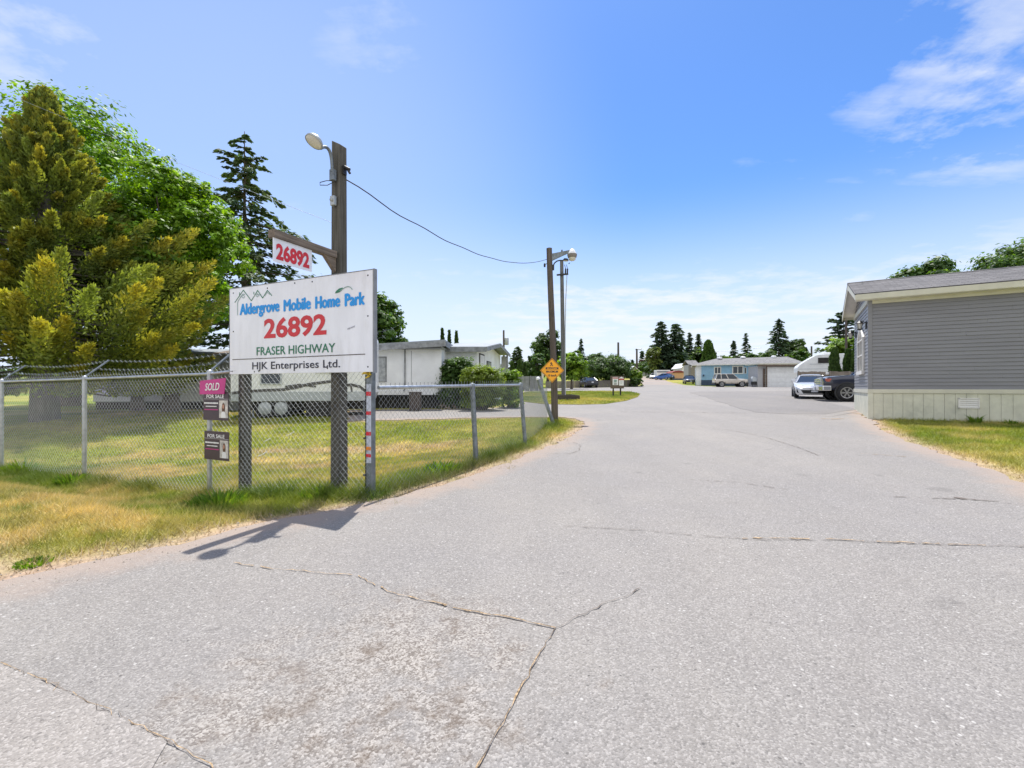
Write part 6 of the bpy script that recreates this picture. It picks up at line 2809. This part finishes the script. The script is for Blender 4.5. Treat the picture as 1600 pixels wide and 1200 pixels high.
simple_house('small grey house with a taupe side door left of the blue bungalow', 1077, 1089.5, 570, 564, 92, 'grey_wall', 'roof_pale', 3, wins=(), over=.3)
simple_house('pale roofed house half hidden behind the hedge end', 984, 997, 580, 572.5, 118, 'taupe_wall', 'ink_white', 8, gable='y')
simple_house('little house with a pale sloping roof at the far road end', 1003, 1017, 580, 574.5, 168, 'grey_wall', 'roof_pale', 8, gable='y', over=.8)
simple_house('red roofed house under the double fir', 1029, 1044, 578, 571.5, 150, 'white_panel', 'red_roof', 7, gable='y')
simple_house('long low white shed roof beside the maroon cover', 1034, 1069, 580, 576.5, 126, 'white_panel', 'white_panel', 6, gable='x', name='shed', cat='shed')
simple_house('white gabled annex beside the grey house', 1066, 1075, 575, 568, 108, 'white_panel', 'white_panel', 6, gable='y')


def taupe_annex():
    Y = 90.5
    s = Y / FPX
    x = (1084 - 800) * s
    z = gz(x, Y)
    root = thing('annex', 'taupe lean-to annex on the front of the small grey house', 'annex', (x, Y, z))
    mb = MB()
    mb.box(-4 * s, 5 * s, 0, 1.4, -.4, 3.2)
    mb.build('wall', MT['taupe_wall'], root)
    mb = MB()
    mb.extr([(-4.2 * s, -.1, 3.2), (5.2 * s, -.1, 3.2), (5.2 * s, 1.45, 3.5), (-4.2 * s, 1.45, 3.5)], (0, 0, .1))
    mb.build('roof', MT['roof_pale'], root)


taupe_annex()


def box_trailer():
    Y = 110
    s = Y / FPX
    x = (1038 - 800) * s
    z = gz(x, Y)
    root = thing('box_trailer', 'pale blue box trailer at the road end', 'trailer', (x, Y, z))
    mb = MB()
    mb.box(-11.5 * s, 9.5 * s, 0, 2.4, .35, 12.5 * s + .3)
    mb.build('box', MT['rv_white'], root, bevel=.08)
    mb = MB()
    mb.box(-11.4 * s, 9.4 * s, -.02, -.001, 12.5 * s - .25, 12.5 * s)
    mb.build('top_rail', MT['blue_base'], root)
    for q in (-3, 3):
        wheel(root, q * s, .1, .38, .22, -1, cover='alloy')


box_trailer()


def tan_shed():
    Y = 104
    s = Y / FPX
    x = (1060 - 800) * s
    z = gz(x, Y)
    root = thing('shed', 'tan shed under a rounded maroon cover by the far road', 'shed', (x, Y, z))
    h = 11.5 * s
    mb = MB()
    mb.box(-9.5 * s, 10 * s, 0, 4, .35, h)
    mb.build('wall', MT['tan_wall'], root)
    mb = MB()
    mb.box(-9.6 * s, 10.1 * s, -.03, 4, -.3, .347)
    mb.build('base', MT['blue_base'], root)
    mb = MB()
    n = 10
    pr = [(-10 * s + 20.6 * s * i / n, h + .02 + 3.2 * s * math.sin(math.pi * i / n) ** .7) for i in range(n + 1)]
    mb.extr([(a, -.2, b) for a, b in pr], (0, 4.4, 0))
    mb.build('cover', MT['maroon'], root)


tan_shed()


def camper():
    Y = 42.5
    RA = .42
    x0 = (1246 - 800) / FPX * Y

    def X(px):
        r = (px - 800) / FPX
        return (r * Y - x0) / (math.cos(RA) + r * math.sin(RA))
    z = gz(x0, Y)
    root = thing('camper', 'white camper with an overcab nose and a dark window behind the plank fence', 'camper', (x0, Y, z), -RA)
    zz = lambda py: EYE + (HZ - py) / FPX * (Y - .9) - z
    mb = MB()
    pr = [(1246, 582), (1246, 573.5), (1248.5, 570), (1260, 562.5), (1274, 555), (1279, 553.6), (1345, 552.5), (1352, 556), (1352, 597), (1268, 597), (1266, 582)]
    mb.extr([(X(a), 0, zz(b)) for a, b in reversed(pr)], (0, 2.3, 0))
    bd = mb.build('body', MT['rv_white'], root, bevel=.05)
    window(root, X(1279), X(1297), zz(566.5), zz(559.5), 0, 'y', 'black_plastic', 'dark', 1, .04)
    mb = MB()
    mb.box(X(1265), X(1350), -.012, -.001, zz(569), zz(568.2))
    mb.box(X(1247), X(1350), -.014, -.001, zz(576.5), zz(575.9))
    mb.build('stripe', MT['rv_grey'], bd)
    mb = MB()
    mb.box(X(1289), X(1303), .6, 1.5, zz(553), zz(549.8))
    mb.build('roof_unit', MT['rv_white'], root, bevel=.08)
    mb = MB()
    mb.box(X(1248), X(1266) - .002, .2, 2.1, .45, 1.2)
    mb.build('truck_nose', MT['rv_grey'], root, bevel=.08)
    for q in (1262, 1335):
        wheel(root, X(q), .25, .38, .25, -1, cover='alloy')
        wheel(root, X(q), 2.05, .38, .25, 1, cover='alloy')


camper()


def board_fence(label, pts, h, mat, board=.14, gap=.012, post_every=2.4, rails=True, name='board_fence', cat='fence', rnd_h=.0, seed=1):
    rnd = random.Random(seed)
    root = thing(name, label, cat, (pts[0][0], pts[0][1], gz(*pts[0])))
    o = Vector((pts[0][0], pts[0][1], gz(*pts[0])))
    mb, pm = MB(), MB()
    for (ax, ay), (bx, by) in zip(pts[:-1], pts[1:]):
        L = math.hypot(bx - ax, by - ay)
        d = Vector(((bx - ax) / L, (by - ay) / L, 0))
        n = Vector((d.y, -d.x, 0))
        k = int(L / board)
        for i in range(k):
            p = Vector((ax, ay, 0)) + d * (i * board)
            p.z = gz(p.x, p.y)
            hh = h + rnd.uniform(-rnd_h, rnd_h)
            q = p - o
            w = d * (board - gap)
            mb.extr([q + Vector((0, 0, -.05)), q + w + Vector((0, 0, -.05)), q + w + Vector((0, 0, hh)), q + Vector((0, 0, hh))], n * -.022)
        m = int(L / post_every) + 1
        for i in range(m):
            p = Vector((ax, ay, 0)) + d * min(L, i * post_every)
            p.z = gz(p.x, p.y)
            q = p - o + n * .06
            pm.box(q.x - .05, q.x + .05, q.y - .05, q.y + .05, q.z - .2, q.z + h + .05)
    mb.build('boards', MT[mat], root)
    pm.build('posts', MT[mat], root)
    return root


def px_x(px, Y):
    return (px - 800) / FPX * Y


board_fence('grey upright board fence right of the white house porch', [(px_x(806, 50), 50), (px_x(852, 50), 50)], 1.62, 'fence_grey', .5, .03, 1.6, name='board_fence')
board_fence('long low dark fence under the hedge trees behind the sedan', [(px_x(853, 66.5), 66.5), (px_x(960, 67), 67), (px_x(1000, 67.5), 67.5)], 1.0, 'taupe_wall', .6, .02)
board_fence('weathered plank fence below the white camper', [(px_x(1247, 37.2), 37.2), (px_x(1336, 36.8), 36.8)], 1.62, 'fence_wood', .16, .01, seed=4, rnd_h=.03)


def fence_notice():
    Y = 37.0
    x = px_x(1293, Y)
    z = gz(x, Y)
    root = thing('notice_plate', 'small white plate fixed on the plank fence below the camper', 'notice', (x, Y, z))
    zz = lambda py: EYE + (HZ - py) / FPX * Y - z
    mb = MB()
    mb.box(-.16, .16, -.03, -.005, zz(585), zz(581.5))
    mb.build('plate', MT['ink_white'], root)
    mb = MB()
    mb.box(-.12, .12, -.0335, -.0305, zz(583.8), zz(583.2))
    mb.build('faded_line', MT['ink_grey'], root)


fence_notice()

# ------------------------------------------------------------------ vehicles
def vehicle(name, label, cat, loc, heading, col, P, group=None, detail=True, metal=.25):
    """x forward, y to the left, z up; origin on the ground under the middle"""
    root = thing(name, label, cat, (loc[0], loc[1], gz(*loc) + P.get('lift', .022)), heading, group)
    pm = paint(name + '_paint', col, metal)
    st = P['body']          # stations: x, half width, underside, shoulder, top
    V, F = [], []
    m = 0
    for (x, w, zl, zs, zt) in st:
        half = [(0, zt), (w * .55, zt), (w * .86, zt - .03 * (zt - zl)), (w * .965, zs + (zt - zs) * .35), (w, zs), (w * .995, (zl + zs) * .52), (w * .95, zl + .08), (w * .86, zl), (0, zl)]
        ring = [(x, y, z) for y, z in half] + [(x, -y, z) for y, z in reversed(half[1:-1])]
        m = len(ring)
        V += ring
    n = len(st)
    for i in range(n - 1):
        for k in range(m):
            k2 = (k + 1) % m
            F.append((i * m + k, i * m + k2, (i + 1) * m + k2, (i + 1) * m + k))
    F.append(tuple(range(m)))
    F.append(tuple((n - 1) * m + k for k in reversed(range(m))))
    mb = MB()
    mb.add(V, F, 0, True)
    body = mb.build('body', pm, root, bevel=0)
    md = body.modifiers.new('edge', 'EDGE_SPLIT')
    md.split_angle = R(38)
    # cabin
    (xr0, xr1, xf1, xf0, wb, wt, zb, zt) = P['cab']     # rear foot, rear roof, front roof, front foot
    rf = P.get('roof_bulge', .03)
    b = {}
    for s in (1, -1):
        b[s] = [Vector((xr0, s * wb, zb)), Vector((xr1, s * wt, zt)), Vector((xf1, s * wt, zt)), Vector((xf0, s * wb, zb))]
    cr = MB()
    mid = (xr1 + xf1) / 2
    g = []
    for x in (xr1 - .03, xr1 + .12, mid, xf1 - .15, xf1 + .03):
        e = 0 if x in (xr1 - .03, xf1 + .03) else rf
        g.append([(x, -wt, zt), (x, -wt * .8, zt + .03 + e), (x, 0, zt + .045 + e), (x, wt * .8, zt + .03 + e), (x, wt, zt), (x, wt * .9, zt - .02), (x, -wt * .9, zt - .02)])
    VV = [q for r in g for q in r]
    FF = []
    for i in range(len(g) - 1):
        for k in range(7):
            FF.append((i * 7 + k, i * 7 + (k + 1) % 7, (i + 1) * 7 + (k + 1) % 7, (i + 1) * 7 + k))
    FF += [tuple(range(7)), tuple(28 + k for k in reversed(range(7)))]
    cr.add(VV, FF, 0, True)
    cr.build('roof', pm, root)
    pl = MB()
    for s in (1, -1):
        pl.bar(b[s][0], b[s][1], .09, .05, (0, s, .3))
        pl.bar(b[s][3], b[s][2], .06, .05, (0, s, .3))
        for q in P.get('pillars', (.5,)):
            xa = xr0 + (xf0 - xr0) * q
            xt = xr1 + (xf1 - xr1) * q
            pl.bar((xa, s * wb, zb), (xt, s * wt, zt), .10, .04, (0, s, .3))
    pl.build('pillars', pm, root)
    k = .012
    w = MB()
    w.add([b[1][3], b[-1][3], b[-1][2], b[1][2]], [(0, 1, 2, 3)])
    w.build('windscreen', MT['win'], root)
    w = MB()
    w.add([b[-1][0], b[1][0], b[1][1], b[-1][1]], [(0, 1, 2, 3)])
    w.build('rear_window', MT['win'], root)
    for s in (1, -1):
        w = MB()
        w.add([v - Vector((0, s * .01, 0)) for v in b[s]], [(0, 1, 2, 3) if s < 0 else (3, 2, 1, 0)])
        w.build('side_window', MT['win'], root)
    # wheels and arches
    r, ww, wb2 = P['r'], P.get('tw', .22), P['axles']
    tr = P['track']
    for xa in wb2:
        for s in (1, -1):
            ar = MB()
            ar.lathe([(r * 1.17, -.02), (r * 1.17, .004), (.001, .004)], (xa, s * (tr - .01), r * 1.02), (0, s, 0), 24)
            ar.build('wheel_arch', MT['black_plastic'], root)
            wheel(root, xa, s * (tr - ww * .38), r, ww, s, P.get('spokes', 6))
    # front
    xf = st[-1][0]
    wf = st[-1][1]
    L = P['lamps']
    for s in (1, -1):
        m_ = MB()
        y0, y1, z0, z1, xl, back = L
        m_.extr([(xl, s * y0, z0), (xl - back, s * y1, z0 + .02), (xl - back - .02, s * y1, z1), (xl - .03, s * y0, z1 - .015)], (-.12, 0, 0))
        m_.build('headlight', MT['headlamp'], root, bevel=.01)
        if 'amber' in P:
            y0, y1, z0, z1, xl, back = P['amber']
            m_ = MB()
            m_.extr([(xl, s * y0, z0), (xl - back, s * y1, z0), (xl - back - .02, s * y1, z1), (xl - .02, s * y0, z1)], (-.12, 0, 0))
            m_.build('turn_signal', MT['amber'], root)
        xt, yt, za, zb_, ht = P['tail']
        m_ = MB()
        m_.box(xt - .015, xt + .10, min(s * yt, s * (yt + ht)), max(s * yt, s * (yt + ht)), za, zb_)
        m_.build('tail_light', MT['taillamp'], root)
        mx, my, mz = P['mirror']
        m_ = MB()
        m_.box(mx - .05, mx + .07, min(s * my, s * (my + .19)), max(s * my, s * (my + .19)), mz - .06, mz + .08)
        m_.build('mirror', P.get('mirror_mat', pm), root, bevel=.025)
    xg, wg, zg0, zg1 = P['grille']
    m_ = MB()
    m_.extr([(xg, -wg, zg1), (xg, wg, zg1), (xg + .02, wg * .8, zg0), (xg + .02, -wg * .8, zg0)], (-.15, 0, 0))
    for i in range(3):
        q = zg0 + (zg1 - zg0) * (i + .5) / 3
        m_.box(xg - .01, xg + .03, -wg * .85, wg * .85, q - .012, q + .012)
    m_.build('grille', MT[P.get('grille_mat', 'black_plastic')], root)
    if 'bumper' in P:
        xb, wbm, z0, z1, mt, ret = P['bumper']
        m_ = MB()
        m_.extr([(xb, -wbm * .8, z0), (xb, wbm * .8, z0), (xb - .12, wbm, z0), (xb - .12 - ret, wbm * 1.01, z0), (xb - .12 - ret, -wbm * 1.01, z0), (xb - .12, -wbm, z0)], (0, 0, z1 - z0))
        m_.build('front_bumper', MT[mt] if isinstance(mt, str) else pm, root, bevel=.03)
    if 'rear_bumper' in P:
        xb, wbm, z0, z1, mt = P['rear_bumper']
        m_ = MB()
        m_.box(xb - .06, xb + .2, -wbm, wbm, z0, z1)
        m_.build('rear_bumper', MT[mt], root, bevel=.03)
    px_, pz_ = P['plate']
    m_ = MB()
    m_.box(px_, px_ + .015, -.15, .15, pz_ - .08, pz_ + .08)
    m_.build('licence_plate', MT['plate'], root)
    m_ = MB()
    m_.box(st[0][0] - .02, st[0][0] - .005, -.15, .15, P.get('rear_plate_z', .75) - .08, P.get('rear_plate_z', .75) + .08)
    m_.build('licence_plate', MT['plate'], root)
    if P.get('seams'):
        for (x, za, zb2) in P['seams']:
            for s in (1, -1):
                sm = MB()
                sm.box(x - .008, x + .008, min(s * (tr - .02), s * (tr + P.get('seam_out', .012))), max(s * (tr - .02), s * (tr + P.get('seam_out', .012))), za, zb2)
                sm.build('door_seam', MT['black_plastic'], root)
    return root


SUV = dict(body=[(-2.38, .80, .58, 1.02, 1.14), (-2.30, .91, .50, 1.06, 1.20), (-1.2, .95, .46, 1.08, 1.22), (.4, .95, .46, 1.06, 1.20), (.95, .95, .46, 1.04, 1.19), (1.6, .94, .48, 1.02, 1.16), (2.2, .90, .50, .98, 1.10), (2.36, .78, .56, .88, 1.02)],
           cab=(-2.28, -2.06, .25, .98, .90, .74, 1.16, 1.82), pillars=(.24, .55), r=.42, tw=.26, axles=(-1.42, 1.46), track=.93, lamps=(.55, .88, .74, .92, 2.36, .12), tail=(-2.36, .66, .8, 1.1, .18), mirror=(.72, .93, 1.14),
           grille=(2.37, .50, .66, .90), bumper=(2.46, .90, .40, .64, 'black_plastic', .3), rear_bumper=(-2.42, .88, .42, .64, 'black_plastic'), plate=(2.47, .52), seams=[(-.9, .45, 1.05), (.0, .45, 1.05), (.8, .45, 1.05)])
vehicle('suv', 'beige off-road wagon parked side-on before the blue bungalow', 'suv', (px_x(1140.5, 66), 66), R(-9), (.60, .55, .49), SUV).scale = (.93, .95, 1.0)
SPORT = dict(body=[(-2.1, .70, .35, .80, .92), (-1.95, .84, .22, .82, .98), (-1.1, .89, .18, .80, .96), (.1, .87, .17, .74, .88), (.75, .88, .17, .72, .86), (1.45, .89, .17, .68, .77), (1.95, .84, .17, .58, .66), (2.12, .66, .20, .46, .56)],
             cab=(-1.75, -.85, -.15, .72, .76, .54, .85, 1.235), pillars=(.35,), r=.32, tw=.23, axles=(-1.29, 1.28), track=.87, lamps=(.48, .80, .58, .68, 2.03, .18), tail=(-2.09, .45, .72, .85, .26), mirror=(.55, .80, .93),
             grille=(2.13, .62, .24, .43), plate=(2.16, .40), roof_bulge=.035, seams=[(-.45, .3, .8), (.65, .3, .75)], spokes=5, lift=.03)
sp = vehicle('sports_car', 'silver low sports coupe facing the driveway beside the grey house', 'car', (16.95, 26.1), R(-119), (.66, .66, .68), SPORT, metal=.25)
for s in (1, -1):
    m_ = MB()
    m_.extr([(2.10, s * .62, .27), (2.02, s * .80, .30), (2.0, s * .80, .48), (2.06, s * .68, .47)], (-.1, 0, 0))
    m_.build('side_intake', MT['black_plastic'], sp)
TRUCK = dict(body=[(-2.85, .92, .62, 1.08, 1.30), (-2.7, .97, .5, 1.10, 1.32), (-1.0, .98, .45, 1.10, 1.32), (.6, .98, .45, 1.05, 1.26), (1.2, .98, .48, 1.05, 1.27), (1.9, .97, .5, 1.04, 1.24), (2.5, .95, .55, 1.0, 1.19), (2.72, .84, .60, .92, 1.10)],
             cab=(-1.15, -.95, .35, 1.12, .88, .68, 1.26, 1.90), pillars=(.5,), r=.405, tw=.28, axles=(-1.78, 1.80), track=.965, lamps=(.62, .84, .86, 1.12, 2.73, .10), amber=(.845, .95, .94, 1.08, 2.66, .10), tail=(-2.83, .75, .9, 1.25, .16), mirror=(.95, .95, 1.35),
             grille=(2.74, .58, .80, 1.10), grille_mat='chrome', bumper=(2.90, .98, .50, .74, 'chrome', .35), rear_bumper=(-2.98, .92, .5, .72, 'chrome'), plate=(2.91, .62), seams=[(-.3, .5, 1.2), (.95, .5, 1.2)], mirror_mat=MT['black_plastic'], lift=.03)
tk = vehicle('pickup_truck', 'dark navy pickup truck with a chrome bumper nosing out behind the grey house', 'pickup', (17.93, 22.18), R(160), (.012, .016, .035), TRUCK, metal=.1)
for s in (1, -1):
    m_ = MB()
    m_.lathe([(.43, -.01), (.445, .028), (.49, .02), (.50, -.02)], (1.80, s * .955, .42), (0, s, 0), 28)
    m_.build('wheel_arch_trim', MT['black_plastic'], tk)
m_ = MB()
m_.tube([(2.66, -.55, 1.17), (2.66, .55, 1.17)], .022, 8)
m_.box(1.9, 2.5, -.42, -.36, 1.20, 1.245)
m_.build('hood_deflector', MT['black_plastic'], tk)
SEDAN = dict(body=[(-2.3, .74, .45, .78, .98), (-2.15, .85, .30, .82, 1.02), (-1.2, .89, .22, .84, 1.0), (.3, .89, .20, .80, .94), (1.0, .89, .20, .78, .92), (1.7, .87, .21, .72, .82), (2.15, .80, .24, .62, .72), (2.28, .62, .30, .52, .62)],
             cab=(-1.9, -1.05, .0, .95, .80, .58, .95, 1.40), pillars=(.5,), r=.32, tw=.21, axles=(-1.35, 1.38), track=.87, lamps=(.45, .78, .58, .72, 2.2, .14), tail=(-2.28, .48, .74, .90, .24), mirror=(.7, .84, 1.0),
             grille=(2.26, .45, .36, .58), plate=(2.3, .42), rear_bumper=(-2.34, .80, .35, .58, 'black_plastic'), seams=[(-.9, .35, .85), (.0, .35, .85), (.85, .35, .85)])
vehicle('sedan', 'dark sedan seen from behind, parked at the low fence across the island', 'car', (px_x(918, 65.5), 65.0), R(96), (.014, .015, .024), SEDAN, metal=.1)
vehicle('sedan', 'dark hatchback with a glaring white windscreen left of the blue bungalow', 'car', (px_x(1077, 79), 79), R(-104), (.05, .05, .055), SEDAN, metal=.1)
vehicle('sedan', 'blue car parked before the pale blue box trailer', 'car', (px_x(1037, 104), 104), R(125), (.03, .10, .32), SEDAN)
vehicle('sedan', 'white car parked at the far end of the road before the trailer', 'car', (px_x(1023, 114), 114), R(-120), (.68, .68, .68), SEDAN)


def far_wood():
    rng = np.random.default_rng(5)
    P, C = [], []
    for i in range(170):
        x = rng.uniform(-420, 520)
        y = rng.uniform(260, 330)
        h = rng.uniform(6, 13)
        n = 130
        d = unit(n, rng)
        p = np.array((x, y, 5.2 + h * .5)) + d * np.array((h * .6, h * .5, h * .5)) * rng.uniform(.6, 1, (n, 1))
        P.append(p)
        C.append(shade(PAL['firblue'] + PAL['mid'], n, rng))
    P = np.concatenate(P)
    C = np.concatenate(C)
    n = len(P)
    A = unit(n, rng)
    B = np.cross(A, unit(n, rng))
    s = rng.uniform(1.2, 2.6, (n, 1)) / 2
    o = npmesh('distant_wood', leafquads(P, A * s, B * s * .8), 4, MT['needle'], None, C)
    tag(o, kind='stuff')


far_wood()
